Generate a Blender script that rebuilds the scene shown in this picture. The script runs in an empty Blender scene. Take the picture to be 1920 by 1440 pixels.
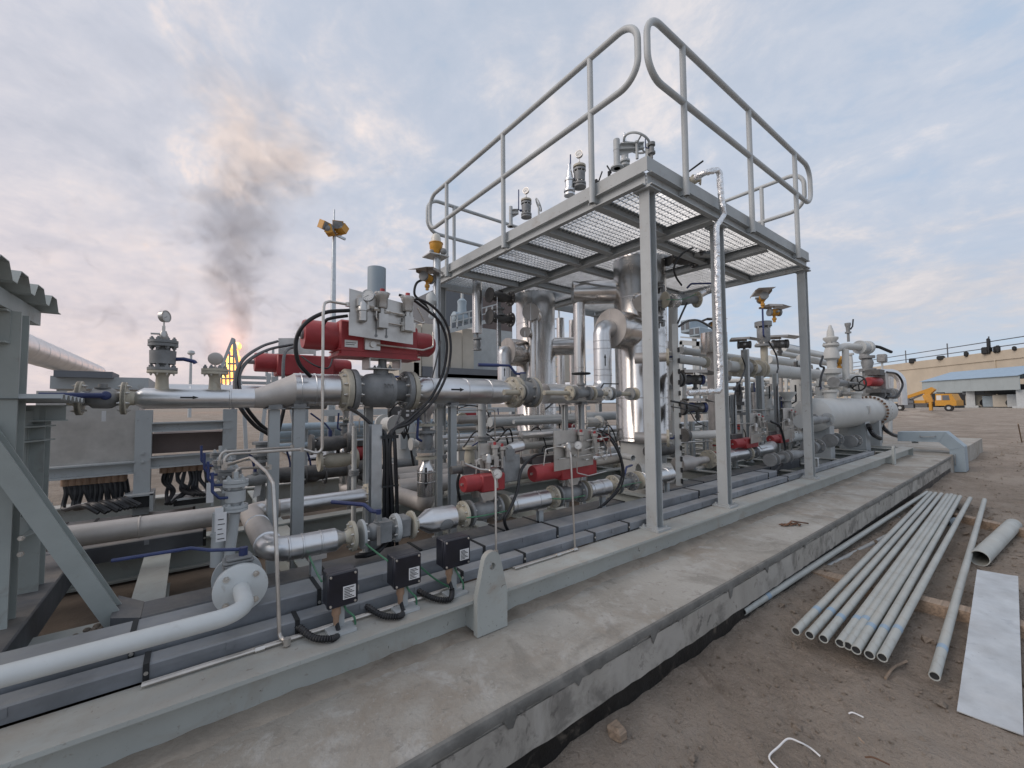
import bpy, math, random
from mathutils import Vector as V, Matrix, noise as mn
R = math.radians
random.seed(7)
sc = bpy.context.scene
COL = sc.collection
# ------------------------------------------------------------------ camera
FPX, CH = 780.867, 1.5
FW = V((0.610699, 0.790468, 0.046983)); RT = V((0.791546, -0.611057, -0.007991)); UP = V((-0.022392, -0.042069, 0.998864))
cam = bpy.data.cameras.new('camera'); cam.sensor_width = 36; cam.lens = FPX / 1920 * 36; cam.clip_start = 0.02; cam.clip_end = 3000
co = bpy.data.objects.new('camera', cam); COL.objects.link(co); sc.camera = co
M = Matrix((RT, UP, -FW)).transposed().to_4x4(); M.translation = V((0, 0, CH)); co.matrix_world = M
# ------------------------------------------------------------------ sky, sun, exposure
SUN_AZ, SUN_EL = R(165), R(36)          # azimuth from +X towards +Y: veiled sun, off to the left of the picture
w = bpy.data.worlds.new('World'); sc.world = w; w.use_nodes = True
nt = w.node_tree; nt.nodes.clear()
def N(t, tree=None, **kw):
    n = (tree or nt).nodes.new(t)
    for k, v in kw.items(): setattr(n, k, v)
    return n
def L(a, b, tree=None): (tree or nt).links.new(a, b)
def mth(tree, op, a, b=None, clamp=False):
    n = N('ShaderNodeMath', tree, operation=op); n.use_clamp = clamp
    for i, x in enumerate((a, b)):
        if x is None: continue
        if isinstance(x, (int, float)): n.inputs[i].default_value = x
        else: L(x, n.inputs[i], tree)
    return n.outputs[0]
def ramp(tree, fac, stops, interp='EASE'):
    n = N('ShaderNodeValToRGB', tree); cr = n.color_ramp; cr.interpolation = interp
    while len(cr.elements) < len(stops): cr.elements.new(0.5)
    for e, (p, c) in zip(cr.elements, stops):
        e.position = p; e.color = (c, c, c, 1) if isinstance(c, (int, float)) else (*c, 1)
    L(fac, n.inputs[0], tree); return n.outputs[0]
def mixc(tree, f, a, b, mode='MIX'):
    n = N('ShaderNodeMix', tree, data_type='RGBA', blend_type=mode)
    for i, x in ((0, f), (6, a), (7, b)):
        if isinstance(x, (int, float)): n.inputs[i].default_value = x
        elif isinstance(x, tuple): n.inputs[i].default_value = (*x, 1)
        else: L(x, n.inputs[i], tree)
    return n.outputs[2]
def noise(tree, vec, scale, detail=6, rough=.55, dist=0.0, dim='3D'):
    n = N('ShaderNodeTexNoise', tree, noise_dimensions=dim); n.inputs['Scale'].default_value = scale
    n.inputs['Detail'].default_value = detail; n.inputs['Roughness'].default_value = rough; n.inputs['Distortion'].default_value = dist
    if vec is not None: L(vec, n.inputs['Vector'], tree)
    return n.outputs[0]
sky = N('ShaderNodeTexSky', sky_type='NISHITA'); sky.sun_disc = False; sky.sun_elevation = SUN_EL; sky.sun_rotation = R(90) - SUN_AZ
sky.air_density = 1.0; sky.dust_density = 1.2; sky.ozone_density = 1.4
tc = N('ShaderNodeTexCoord'); sx = N('ShaderNodeSeparateXYZ'); L(tc.outputs['Generated'], sx.inputs[0])
zz = mth(nt, 'MAXIMUM', sx.outputs[2], 0.0); den = mth(nt, 'ADD', zz, 0.26)
cx = N('ShaderNodeCombineXYZ'); L(mth(nt, 'DIVIDE', sx.outputs[0], den), cx.inputs[0]); L(mth(nt, 'DIVIDE', sx.outputs[1], den), cx.inputs[1])
mp = N('ShaderNodeMapping'); mp.inputs['Location'].default_value = (3.7, 1.9, 0); mp.inputs['Rotation'].default_value = (0, 0, R(62)); mp.inputs['Scale'].default_value = (1.0, 0.92, 1); L(cx.outputs[0], mp.inputs[0])
big = noise(nt, mp.outputs[0], 0.62, 5, .6, .4); fine = noise(nt, mp.outputs[0], 2.6, 8, .64, .5); puff = noise(nt, mp.outputs[0], 10.0, 6, .62, .3)
cover = mth(nt, 'ADD', mth(nt, 'MULTIPLY', big, .52), mth(nt, 'ADD', mth(nt, 'MULTIPLY', fine, .34), mth(nt, 'MULTIPLY', puff, .16)))
mask = ramp(nt, cover, [(.41, 0.04), (.50, .45), (.61, .92)])
tone = mth(nt, 'ADD', mth(nt, 'MULTIPLY', fine, .62), mth(nt, 'MULTIPLY', puff, .38))
# evening side: towards the flare, left of the picture
ca, sa = math.cos(R(112)), math.sin(R(112))
warm = mth(nt, 'ADD', mth(nt, 'MULTIPLY', sx.outputs[0], ca), mth(nt, 'MULTIPLY', sx.outputs[1], sa))
warm = ramp(nt, warm, [(.30, 0), (.98, 1)]); low = ramp(nt, zz, [(0.0, 1), (.45, 0)])
mask = mth(nt, 'MAXIMUM', mask, mth(nt, 'MULTIPLY', warm, .70))
wl = mth(nt, 'MULTIPLY', warm, mth(nt, 'ADD', mth(nt, 'MULTIPLY', low, .55), .45))
ccol = ramp(nt, tone, [(.34, (.50, .51, .565)), (.46, (.575, .58, .635)), (.55, (.655, .645, .68)), (.68, (.84, .77, .75))], 'LINEAR')
pcol = ramp(nt, tone, [(.34, (.58, .51, .52)), (.45, (.73, .625, .61)), (.54, (.90, .745, .685)), (.66, (1.12, .86, .71))], 'LINEAR')
ccol = mixc(nt, wl, ccol, pcol)
ccol = mixc(nt, mth(nt, 'MULTIPLY', low, .58), ccol, mixc(nt, warm, (.47, .465, .495), (.76, .58, .54)))
bg1 = N('ShaderNodeBackground'); L(mixc(nt, .8, sky.outputs[0], (5.7, 7.0, 8.8)), bg1.inputs[0]); bg1.inputs[1].default_value = 0.085
bg2 = N('ShaderNodeBackground'); L(ccol, bg2.inputs[0]); bg2.inputs[1].default_value = 1.0
ms = N('ShaderNodeMixShader'); L(mask, ms.inputs[0]); L(bg1.outputs[0], ms.inputs[1]); L(bg2.outputs[0], ms.inputs[2])
wo = N('ShaderNodeOutputWorld'); L(ms.outputs[0], wo.inputs[0])
sun = bpy.data.lights.new('sun', 'SUN'); sun.energy = 1.4; sun.angle = R(40); sun.color = (1.0, .86, .76)
so = bpy.data.objects.new('sun', sun); COL.objects.link(so)
so.rotation_euler = V((math.cos(SUN_AZ) * math.cos(SUN_EL), math.sin(SUN_AZ) * math.cos(SUN_EL), math.sin(SUN_EL))).to_track_quat('Z', 'Y').to_euler()
sc.view_settings.view_transform = 'Standard'; sc.view_settings.look = 'None'; sc.view_settings.exposure = 0.15; sc.view_settings.gamma = 1.0
sc.view_settings.use_curve_mapping = False
# ------------------------------------------------------------------ measuring helpers: a sight line met with a real plane
def ray(u, v): return FW + RT * ((u - 960) / FPX) + UP * ((720 - v) / FPX)
def PY(u, v, y): d = ray(u, v); return d * (y / d.y) + V((0, 0, CH))
def PX(u, v, x): d = ray(u, v); return d * (x / d.x) + V((0, 0, CH))
def PZ(u, v, z): d = ray(u, v); return d * ((z - CH) / d.z) + V((0, 0, CH))
def XU(u, y, z):
    k = (u - 960) / FPX; c = V((0, y, z - CH)); return (k * c.dot(FW) - c.dot(RT)) / (RT.x - k * FW.x)
def YU(u, x, z):
    k = (u - 960) / FPX; c = V((x, 0, z - CH)); return (k * c.dot(FW) - c.dot(RT)) / (RT.y - k * FW.y)
def ZV(v, x, y):
    k = (720 - v) / FPX; c = V((x, y, 0)); return CH + (k * c.dot(FW) - c.dot(UP)) / (UP.z - k * FW.z)
def PPM(p): return FPX / (V(p) - V((0, 0, CH))).dot(FW)
# ------------------------------------------------------------------ materials
MATS = {}
def mat(name, base, rough=.5, metal=0.0, var=.12, scale=6.0, bump=.05, bscale=60.0, dust=0.0, dustc=(.30, .25, .20), rvar=.15, spec=.5, col2=None, streak=None, stains=None, trans=0.0):
    m = bpy.data.materials.new(name); m.use_nodes = True; t = m.node_tree; b = t.nodes['Principled BSDF']
    tcn = N('ShaderNodeTexCoord', t); vec = tcn.outputs['Object']
    if streak:
        mpn = N('ShaderNodeMapping', t); mpn.inputs['Scale'].default_value = streak; L(vec, mpn.inputs[0], t); vecs = mpn.outputs[0]
    else: vecs = vec
    nz = noise(t, vecs, scale, 6, .6)
    hi = tuple(min(1, c * (1 + var)) for c in base); lo = col2 if col2 else tuple(c * (1 - var * 1.6) for c in base)
    colr = ramp(t, nz, [(.32, lo), (.66, hi)], 'LINEAR')
    if stains:
        for (sc_, a, b_, cst, amt) in stains:
            f = mth(t, 'MULTIPLY', ramp(t, noise(t, vec, sc_, 5, .65, .6), [(a, 0), (b_, 1)], 'LINEAR'), amt)
            colr = mixc(t, f, colr, cst)
    if dust > 0:
        g = N('ShaderNodeNewGeometry', t); s = N('ShaderNodeSeparateXYZ', t); L(g.outputs['Normal'], s.inputs[0], t)
        f = mth(t, 'MULTIPLY', ramp(t, s.outputs[2], [(.35, .12), (.95, 1)], 'LINEAR'), ramp(t, noise(t, vec, 3.3, 7, .7, .5), [(.30, 0), (.68, 1)], 'LINEAR'))
        f = mth(t, 'MULTIPLY', f, dust); colr = mixc(t, f, colr, dustc)
        met = mth(t, 'MULTIPLY', mth(t, 'SUBTRACT', 1.0, f), metal); L(met, b.inputs['Metallic'], t)
    else: b.inputs['Metallic'].default_value = metal
    L(colr, b.inputs['Base Color'], t)
    rr = N('ShaderNodeMapRange', t); rr.inputs[3].default_value = max(.03, rough - rvar); rr.inputs[4].default_value = min(1, rough + rvar)
    L(noise(t, vecs, scale * 2.3, 5, .6), rr.inputs[0], t); L(rr.outputs[0], b.inputs['Roughness'], t)
    b.inputs['Specular IOR Level'].default_value = spec
    if bump:
        bn = N('ShaderNodeBump', t); bn.inputs['Strength'].default_value = bump; bn.inputs['Distance'].default_value = .02
        L(noise(t, vecs, bscale, 5, .6), bn.inputs['Height'], t); L(bn.outputs[0], b.inputs['Normal'], t)
    MATS[name] = m; return m
GREY = mat('grey_steel_paint', (.40, .425, .43), .55, var=.07, scale=3, bump=.03, bscale=40, dust=.30, stains=[(9, .58, .72, (.26, .22, .18), .4), (40, .66, .69, (.12, .10, .085), .7)])
LGREY = mat('light_grey_paint', (.45, .475, .48), .5, var=.06, scale=4, bump=.02, dust=.12)
GREEN = mat('grey_green_paint', (.36, .395, .38), .55, var=.10, scale=3, bump=.03, dust=.62, dustc=(.27, .24, .205), stains=[(7, .60, .75, (.17, .13, .10), .5)])
BEAM = mat('skid_beam_paint', (.42, .445, .425), .55, var=.07, scale=2.2, bump=.03, dust=.85, dustc=(.34, .30, .255), stains=[(26, .665, .70, (.07, .06, .05), .85), (4, .57, .75, (.30, .235, .18), .6), (55, .62, .66, (.22, .19, .16), .5)])
PALE = mat('pale_vessel_paint', (.52, .53, .515), .5, var=.05, scale=2, bump=.02, dust=.28, dustc=(.42, .37, .32))
TRAY = mat('tray_galvanised', (.225, .243, .268), .50, .20, var=.20, scale=4, bump=.03, dust=.6, dustc=(.37, .36, .335), stains=[(14, .64, .72, (.30, .27, .23), .6)])
DTRAY = mat('tray_dark', (.085, .095, .11), .55, .2, var=.2, scale=5, bump=.03, dust=.75, dustc=(.25, .22, .185))
CLAD = mat('aluminium_cladding', (.68, .69, .70), .33, 1.0, var=.06, scale=5, bump=.05, bscale=38, dust=.30, dustc=(.42, .39, .36), rvar=.10)
STEEL = mat('stainless_cladding', (.66, .64, .62), .24, 1.0, var=.07, scale=3, bump=.05, bscale=9, rvar=.12, streak=(1.5, 1.5, .35), stains=[(3.0, .5, .8, (.42, .38, .35), .35)])
DUCT = mat('dusty_cladding', (.50, .475, .45), .52, .55, var=.10, scale=6, bump=.04, dust=.5, dustc=(.40, .355, .32))
BEIGE = mat('beige_primer', (.46, .43, .35), .6, var=.12, scale=8, bump=.04, dust=.3, stains=[(12, .60, .72, (.22, .15, .09), .5)])
VGREY = mat('cast_grey', (.235, .245, .25), .55, .15, var=.16, scale=10, bump=.10, bscale=90, dust=.35, dustc=(.36, .33, .29))
DVAL = mat('dark_dusty_valve', (.105, .105, .105), .6, .2, var=.25, scale=10, bump=.10, dust=.55, dustc=(.28, .25, .21))
RED = mat('red_paint', (.33, .030, .036), .45, var=.16, scale=5, bump=.05, bscale=30, dust=.5, dustc=(.38, .17, .15), stains=[(5, .55, .75, (.40, .10, .09), .5), (22, .65, .70, (.16, .03, .03), .6)])
BLUE = mat('blue_handle', (.026, .042, .135), .4, var=.2, scale=9, bump=.02, dust=.22, dustc=(.25, .25, .30))
BLACK = mat('black_cable', (.012, .013, .016), .42, var=.3, scale=12, bump=.04, dust=.16, dustc=(.20, .18, .16))
BOXM = mat('black_enclosure', (.010, .011, .020), .35, var=.3, scale=8, bump=.02, dust=.30, dustc=(.22, .21, .21))
BOLT = mat('zinc_bolt', (.62, .60, .56), .38, .85, var=.15, scale=30, bump=.03, dust=.2)
PLATE = mat('stainless_plate', (.52, .51, .49), .38, .85, var=.12, scale=7, bump=.03, dust=.25, dustc=(.40, .36, .32), rvar=.15)
TUBE = mat('stainless_tube', (.58, .55, .51), .33, .9, var=.1, scale=12, bump=.0, dust=.25)
GALV = mat('galvanised_steel', (.50, .53, .55), .38, .8, var=.12, scale=9, bump=.02, rvar=.15)
WHITE = mat('white_pipe_paint', (.60, .63, .63), .45, var=.07, scale=4, bump=.03, bscale=25, dust=.35, dustc=(.46, .44, .40), stains=[(14, .62, .70, (.36, .34, .31), .4)])
WHT = mat('white_label', (.72, .72, .72), .5, var=.04, scale=20, bump=0)
INK = mat('black_print', (.015, .015, .015), .6, var=.1, bump=0)
DIAL = mat('gauge_dial', (.66, .66, .64), .3, var=.03, bump=0)
YEL = mat('safety_yellow', (.55, .27, .03), .45, var=.10, scale=8, bump=.02, dust=.15)
AMB = mat('beacon_glass', (.62, .60, .54), .25, var=.05, bump=0)
GLAND = mat('cable_gland', (.36, .235, .16), .5, var=.12, scale=14, bump=.04)
EARTH = mat('green_earth_wire', (.055, .20, .11), .45, var=.15, scale=14, bump=0, dust=.2)
FOIL = mat('foil_wrap', (.80, .80, .80), .26, 1.0, var=.10, scale=18, bump=.55, bscale=34, rvar=.14)
TAN = mat('tan_cladding', (.47, .435, .37), .6, var=.05, scale=2, bump=.01)
COAT = mat('coated_tube_paint', (.40, .425, .41), .5, var=.10, scale=3, bump=.03, dust=.45, dustc=(.38, .35, .30), stains=[(16, .60, .68, (.30, .29, .26), .6), (50, .66, .70, (.2, .17, .13), .6)])
TANW = mat('tan_wall', (.53, .46, .36), .7, var=.05, scale=.35, bump=.01)
SHED = mat('shed_grey', (.36, .41, .42), .6, var=.04, scale=.7, bump=.01)
SHEDB = mat('shed_blue', (.27, .37, .47), .5, var=.04, scale=.9, bump=.01)
DARK = mat('dark_interior', (.020, .022, .024), .7, var=.3, bump=0)
DKGR = mat('dark_grey_wall', (.125, .135, .15), .6, var=.06, scale=.8, bump=.01)
BLUEG = mat('blue_grey_paint', (.30, .37, .42), .5, var=.08, scale=2, bump=0)
TYRE = mat('tyre_rubber', (.02, .02, .02), .7, var=.2, bump=.05)
WOOD = mat('rough_timber', (.30, .225, .165), .75, var=.25, scale=5, bump=.20, bscale=30, streak=(1, 14, 14), dust=.3)
BRWN = mat('brown_panel_paint', (.13, .10, .092), .6, var=.06, bump=.01)
RUST = mat('rusty_steel', (.16, .085, .05), .75, var=.3, scale=12, bump=.08)
CONC = mat('concrete', (.365, .348, .315), .82, var=.12, scale=1.6, bump=.35, bscale=48, col2=(.28, .258, .222), rvar=.06,
           stains=[(1.3, .46, .64, (.265, .222, .175), .85), (5.5, .54, .70, (.46, .45, .425), .7), (3.0, .56, .66, (.20, .185, .16), .55), (24, .60, .67, (.21, .195, .17), .6), (11, .58, .66, (.26, .235, .205), .5), (60, .60, .66, (.40, .38, .35), .5)])
MORT = mat('cement_edge', (.165, .162, .150), .85, var=.22, scale=6, bump=.25, bscale=40, stains=[(9, .56, .7, (.26, .25, .23), .6)])
CFACE = mat('concrete_face', (.37, .35, .315), .85, var=.12, scale=2.4, bump=.16, bscale=42, streak=(2.2, 1, .55), stains=[(4, .50, .62, (.17, .16, .145), .8), (13, .58, .66, (.12, .11, .10), .75), (2.2, .52, .6, (.44, .42, .385), .7)])
DUSTB = mat('brown_dust', (.345, .30, .25), .95, var=.18, scale=5, bump=.3, bscale=60, stains=[(9, .55, .7, (.20, .155, .12), .6)])
BITU = mat('bitumen', (.012, .012, .012), .5, var=.4, scale=9, bump=.3, bscale=25, stains=[(7, .55, .68, (.13, .11, .09), .8)])
DIRTF = mat('skid_floor_dirt', (.135, .105, .080), .9, var=.25, scale=2.5, bump=.2, bscale=30)
PIT = mat('pit_shade_floor', (.03, .035, .035), .6, var=.3, scale=3, bump=.05)  # near-black: the darkness down in the pits is put into the floor colour
# ground: dry packed earth, colour patches, clods
def ground_mat():
    m = bpy.data.materials.new('dry_earth'); m.use_nodes = True; t = m.node_tree; b = t.nodes['Principled BSDF']
    vec = N('ShaderNodeTexCoord', t).outputs['Object']
    c = ramp(t, noise(t, vec, .75, 8, .60, .6), [(.30, (.210, .173, .140)), (.50, (.300, .255, .212)), (.70, (.405, .355, .305))], 'LINEAR')
    c = mixc(t, ramp(t, noise(t, vec, 7, 8, .7), [(.45, 0), (.75, .6)], 'LINEAR'), c, (.43, .36, .30))
    c = mixc(t, ramp(t, noise(t, vec, 3.1, 8, .72, .8), [(.56, 0), (.74, .7)], 'LINEAR'), c, (.130, .098, .075))
    mp_ = N('ShaderNodeMapping', t); mp_.inputs['Rotation'].default_value = (0, 0, R(38)); mp_.inputs['Scale'].default_value = (.25, 2.0, 1); L(vec, mp_.inputs[0], t)
    c = mixc(t, ramp(t, noise(t, mp_.outputs[0], .9, 7, .65, .5), [(.5, 0), (.72, .5)], 'LINEAR'), c, (.42, .35, .295))
    c = mixc(t, ramp(t, noise(t, vec, 26, 6, .72), [(.54, 0), (.70, .45)], 'LINEAR'), c, (.40, .34, .285))
    c = mixc(t, ramp(t, noise(t, vec, 38, 6, .72, .4), [(.58, 0), (.68, .55)], 'LINEAR'), c, (.12, .092, .07))
    c = mixc(t, ramp(t, noise(t, vec, 120, 3, .7), [(.60, 0), (.68, .7)], 'LINEAR'), c, (.46, .41, .35))
    L(c, b.inputs['Base Color'], t); b.inputs['Roughness'].default_value = .95; b.inputs['Specular IOR Level'].default_value = .15
    h = mth(t, 'ADD', mth(t, 'MULTIPLY', noise(t, vec, 9, 9, .68), 1.0), mth(t, 'MULTIPLY', noise(t, vec, 45, 5, .7), .35))
    bn = N('ShaderNodeBump', t); bn.inputs['Strength'].default_value = 1.0; bn.inputs['Distance'].default_value = .07
    L(h, bn.inputs['Height'], t); L(bn.outputs[0], b.inputs['Normal'], t); return m
SOIL = ground_mat()
# ------------------------------------------------------------------ mesh builder
def fillet(pts, r, n=7):
    pts = [V(p) for p in pts]; out = [pts[0]]
    for i in range(1, len(pts) - 1):
        p = pts[i]; a = (pts[i - 1] - p); b = (pts[i + 1] - p); la, lb = a.length, b.length; a.normalize(); b.normalize()
        ang = a.angle(b, math.pi)
        if ang > math.pi - .02: out.append(p); continue
        d = min(r / math.tan(ang / 2), la * .49, lb * .49); rr = d * math.tan(ang / 2)
        c = p + (a + b).normalized() * (rr / math.sin(ang / 2)); s = p + a * d - c; e = p + b * d - c
        for k in range(n + 1): out.append(c + s.normalized().slerp(e.normalized(), k / n) * s.length if s.length > 1e-9 else p)
    out.append(pts[-1]); return out
def spline(pts, n=8):
    P = [V(p) for p in pts]; P = [P[0] * 2 - P[1]] + P + [P[-1] * 2 - P[-2]]; out = []
    for i in range(1, len(P) - 2):
        for k in range(n):
            t = k / n; a, b, c, d = P[i - 1:i + 3]
            out.append(.5 * ((2 * b) + (c - a) * t + (2 * a - 5 * b + 4 * c - d) * t * t + (3 * b - a - 3 * c + d) * t ** 3))
    out.append(P[-2]); return out
def frame(ax):
    ax = V(ax).normalized(); h = V((0, 0, 1)) if abs(ax.z) < .9 else V((1, 0, 0))
    a = ax.cross(h).normalized(); return a, ax.cross(a).normalized(), ax
SMALL = {'bolts', 'rivets', 'print', 'needle', 'fittings', 'screw', 'joist_bolts', 'buttons', 'panel_slot', 'rivet', 'grating_panel', 'tubing'}
class MB:
    def __init__(s): s.v = []; s.f = []
    def add(s, vs, fs):
        o = len(s.v); s.v += [V(x) for x in vs]; s.f += [tuple(i + o for i in f) for f in fs]; return s
    def box(s, c, d, rot=None):
        c = V(c); x, y, z = d[0] / 2, d[1] / 2, d[2] / 2
        vs = [V((i, j, k)) for i in (-x, x) for j in (-y, y) for k in (-z, z)]
        if rot is not None: vs = [rot @ q for q in vs]
        return s.add([c + q for q in vs], [(0, 1, 3, 2), (4, 6, 7, 5), (0, 4, 5, 1), (2, 3, 7, 6), (0, 2, 6, 4), (1, 5, 7, 3)])
    def mm(s, lo, hi): lo, hi = V(lo), V(hi); return s.box((lo + hi) / 2, hi - lo)
    def rbox(s, lo, hi, b=.004):
        """box with chamfered edges"""
        lo, hi = V(lo), V(hi); o = len(s.v); pts = []
        for k in range(3):
            for sx_ in (0, 1):
                for sy_ in (0, 1):
                    for sz_ in (0, 1):
                        p = V((lo.x if not sx_ else hi.x, lo.y if not sy_ else hi.y, lo.z if not sz_ else hi.z))
                        for a in range(3):
                            if a != k: p[a] += b if (sx_, sy_, sz_)[a] == 0 else -b
                        pts.append(p)
        import bmesh
        bm = bmesh.new(); [bm.verts.new(p) for p in pts]; bmesh.ops.convex_hull(bm, input=bm.verts); bm.verts.index_update()
        s.v += [q.co.copy() for q in bm.verts]; s.f += [tuple(q.index + o for q in f.verts) for f in bm.faces]; bm.free(); return s
    def bar(s, p0, p1, w_, h_, up=(0, 0, 1)):
        p0, p1 = V(p0), V(p1); ax = (p1 - p0).normalized(); u = V(up)
        sd = ax.cross(u).normalized(); u = sd.cross(ax)
        vs = [p + sd * a * w_ / 2 + u * b * h_ / 2 for p in (p0, p1) for a, b in ((-1, -1), (1, -1), (1, 1), (-1, 1))]
        return s.add(vs, [(3, 2, 1, 0), (4, 5, 6, 7), (0, 1, 5, 4), (1, 2, 6, 5), (2, 3, 7, 6), (3, 0, 4, 7)])
    def sect(s, p0, p1, poly, up=(0, 0, 1)):
        """sweep a closed 2-D section (side, up) from p0 to p1"""
        p0, p1 = V(p0), V(p1); ax = (p1 - p0).normalized(); u = V(up); sd = ax.cross(u).normalized(); u = sd.cross(ax); n = len(poly)
        vs = [p + sd * a + u * b for p in (p0, p1) for a, b in poly]
        return s.add(vs, [tuple(range(n - 1, -1, -1)), tuple(range(n, 2 * n))] + [(i, (i + 1) % n, n + (i + 1) % n, n + i) for i in range(n)])
    def ibeam(s, p0, p1, h, b, tw=.007, tf=.010, up=(0, 0, 1)):
        x, y = b / 2, h / 2; w_ = tw / 2
        return s.sect(p0, p1, [(-x, -y), (x, -y), (x, -y + tf), (w_, -y + tf), (w_, y - tf), (x, y - tf), (x, y), (-x, y), (-x, y - tf), (-w_, y - tf), (-w_, -y + tf), (-x, -y + tf)], up)
    def chan(s, p0, p1, h, b, t=.007, up=(0, 0, 1), flip=1):
        y = h / 2; f = flip
        pl = [(0, -y), (b * f, -y), (b * f, -y + t), (t * f, -y + t), (t * f, y - t), (b * f, y - t), (b * f, y), (0, y)]
        return s.sect(p0, p1, pl if f > 0 else pl[::-1], up)
    def angle(s, p0, p1, b, t=.006, up=(0, 0, 1), flip=1):
        f = flip; pl = [(0, 0), (b * f, 0), (b * f, t), (t * f, t), (t * f, b), (0, b)]
        return s.sect(p0, p1, pl if f > 0 else pl[::-1], up)
    def lathe(s, p, ax, prof, n=24):
        a, b, ax = frame(ax); p = V(p); o = len(s.v); m = len(prof)
        for d, r in prof:
            for i in range(n):
                t = 2 * math.pi * i / n; s.v.append(p + ax * d + (a * math.cos(t) + b * math.sin(t)) * max(r, 1e-5))
        for j in range(m - 1):
            for i in range(n): k = (i + 1) % n; s.f.append((o + j * n + i, o + j * n + k, o + (j + 1) * n + k, o + (j + 1) * n + i))
        s.f.append(tuple(o + i for i in range(n - 1, -1, -1))); s.f.append(tuple(o + (m - 1) * n + i for i in range(n))); return s
    def cyl(s, p0, p1, r, r1=None, n=20):
        p0, p1 = V(p0), V(p1); return s.lathe(p0, p1 - p0, [(0, r), ((p1 - p0).length, r if r1 is None else r1)], n)
    def pipe(s, p0, p1, r, t, n=20):
        """open hollow tube"""
        p0, p1 = V(p0), V(p1); ln = (p1 - p0).length; a, b, ax = frame(p1 - p0); o = len(s.v)
        for d, q in ((0, r), (ln, r), (ln, r - t), (0, r - t)):
            for i in range(n): th = 2 * math.pi * i / n; s.v.append(p0 + ax * d + (a * math.cos(th) + b * math.sin(th)) * q)
        for j in range(4):
            for i in range(n): k = (i + 1) % n; s.f.append((o + j * n + i, o + j * n + k, o + ((j + 1) % 4) * n + k, o + ((j + 1) % 4) * n + i))
        return s
    def tube(s, path, r, n=10):
        P = [V(p) for p in path]; Q = [P[0]]
        for p in P[1:]:
            if (p - Q[-1]).length > 1e-5: Q.append(p)
        P = Q; o = len(s.v); rad = r if isinstance(r, (list, tuple)) else [r] * len(P)
        t0 = (P[1] - P[0]).normalized(); a, b, _ = frame(t0); m = len(P)
        for i, p in enumerate(P):
            t1 = (P[min(i + 1, m - 1)] - P[max(i - 1, 0)]).normalized()
            q = t0.rotation_difference(t1); a = q @ a; b = q @ b; t0 = t1; rr = rad[min(i, len(rad) - 1)]
            for k in range(n): th = 2 * math.pi * k / n; s.v.append(p + (a * math.cos(th) + b * math.sin(th)) * rr)
        for j in range(m - 1):
            for i in range(n): k = (i + 1) % n; s.f.append((o + j * n + i, o + j * n + k, o + (j + 1) * n + k, o + (j + 1) * n + i))
        s.f.append(tuple(o + i for i in range(n - 1, -1, -1))); s.f.append(tuple(o + (m - 1) * n + i for i in range(n))); return s
    def torus(s, c, ax, R_, r, n=24, m=8):
        a, b, _ = frame(ax); c = V(c); pts = [c + (a * math.cos(2 * math.pi * i / n) + b * math.sin(2 * math.pi * i / n)) * R_ for i in range(n)]
        o = len(s.v); ax = V(ax).normalized()
        for i, p in enumerate(pts):
            rd = (p - c).normalized()
            for k in range(m): th = 2 * math.pi * k / m; s.v.append(p + rd * math.cos(th) * r + ax * math.sin(th) * r)
        for i in range(n):
            for k in range(m): i2 = (i + 1) % n; k2 = (k + 1) % m; s.f.append((o + i * m + k, o + i2 * m + k, o + i2 * m + k2, o + i * m + k2))
        return s
    def ball(s, c, r, sc_=(1, 1, 1), n=16, m=9):
        c = V(c); o = len(s.v)
        for j in range(m + 1):
            ph = math.pi * j / m
            for i in range(n): th = 2 * math.pi * i / n; s.v.append(c + V((math.sin(ph) * math.cos(th) * r * sc_[0], math.sin(ph) * math.sin(th) * r * sc_[1], math.cos(ph) * r * sc_[2])))
        for j in range(m):
            for i in range(n): k = (i + 1) % n; s.f.append((o + j * n + i, o + (j + 1) * n + i, o + (j + 1) * n + k, o + j * n + k))
        return s
    def plate(s, pts, th, nrm=None):
        """flat polygon given thickness th along its normal"""
        P = [V(p) for p in pts]; nn = V(nrm) if nrm is not None else (P[1] - P[0]).cross(P[2] - P[0]); nn.normalize(); n = len(P)
        vs = [p + nn * th / 2 for p in P] + [p - nn * th / 2 for p in P]
        return s.add(vs, [tuple(range(n)), tuple(range(2 * n - 1, n - 1, -1))] + [(i, n + i, n + (i + 1) % n, (i + 1) % n) for i in range(n)])
    def bolts(s, c, ax, R_, n, r, h, both=0.0, ph=0.0):
        a, b, ax = frame(ax); c = V(c)
        for i in range(n):
            t = 2 * math.pi * (i + .5) / n + ph; p = c + (a * math.cos(t) + b * math.sin(t)) * R_
            s.lathe(p, ax, [(0, r), (h * .7, r), (h * .7, r * .55), (h * 1.25, r * .5)], 6)
            if both: s.lathe(p - ax * both, -ax, [(0, r), (h * .7, r), (h * .7, r * .55), (h * 1.25, r * .5)], 6)
        return s
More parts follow.
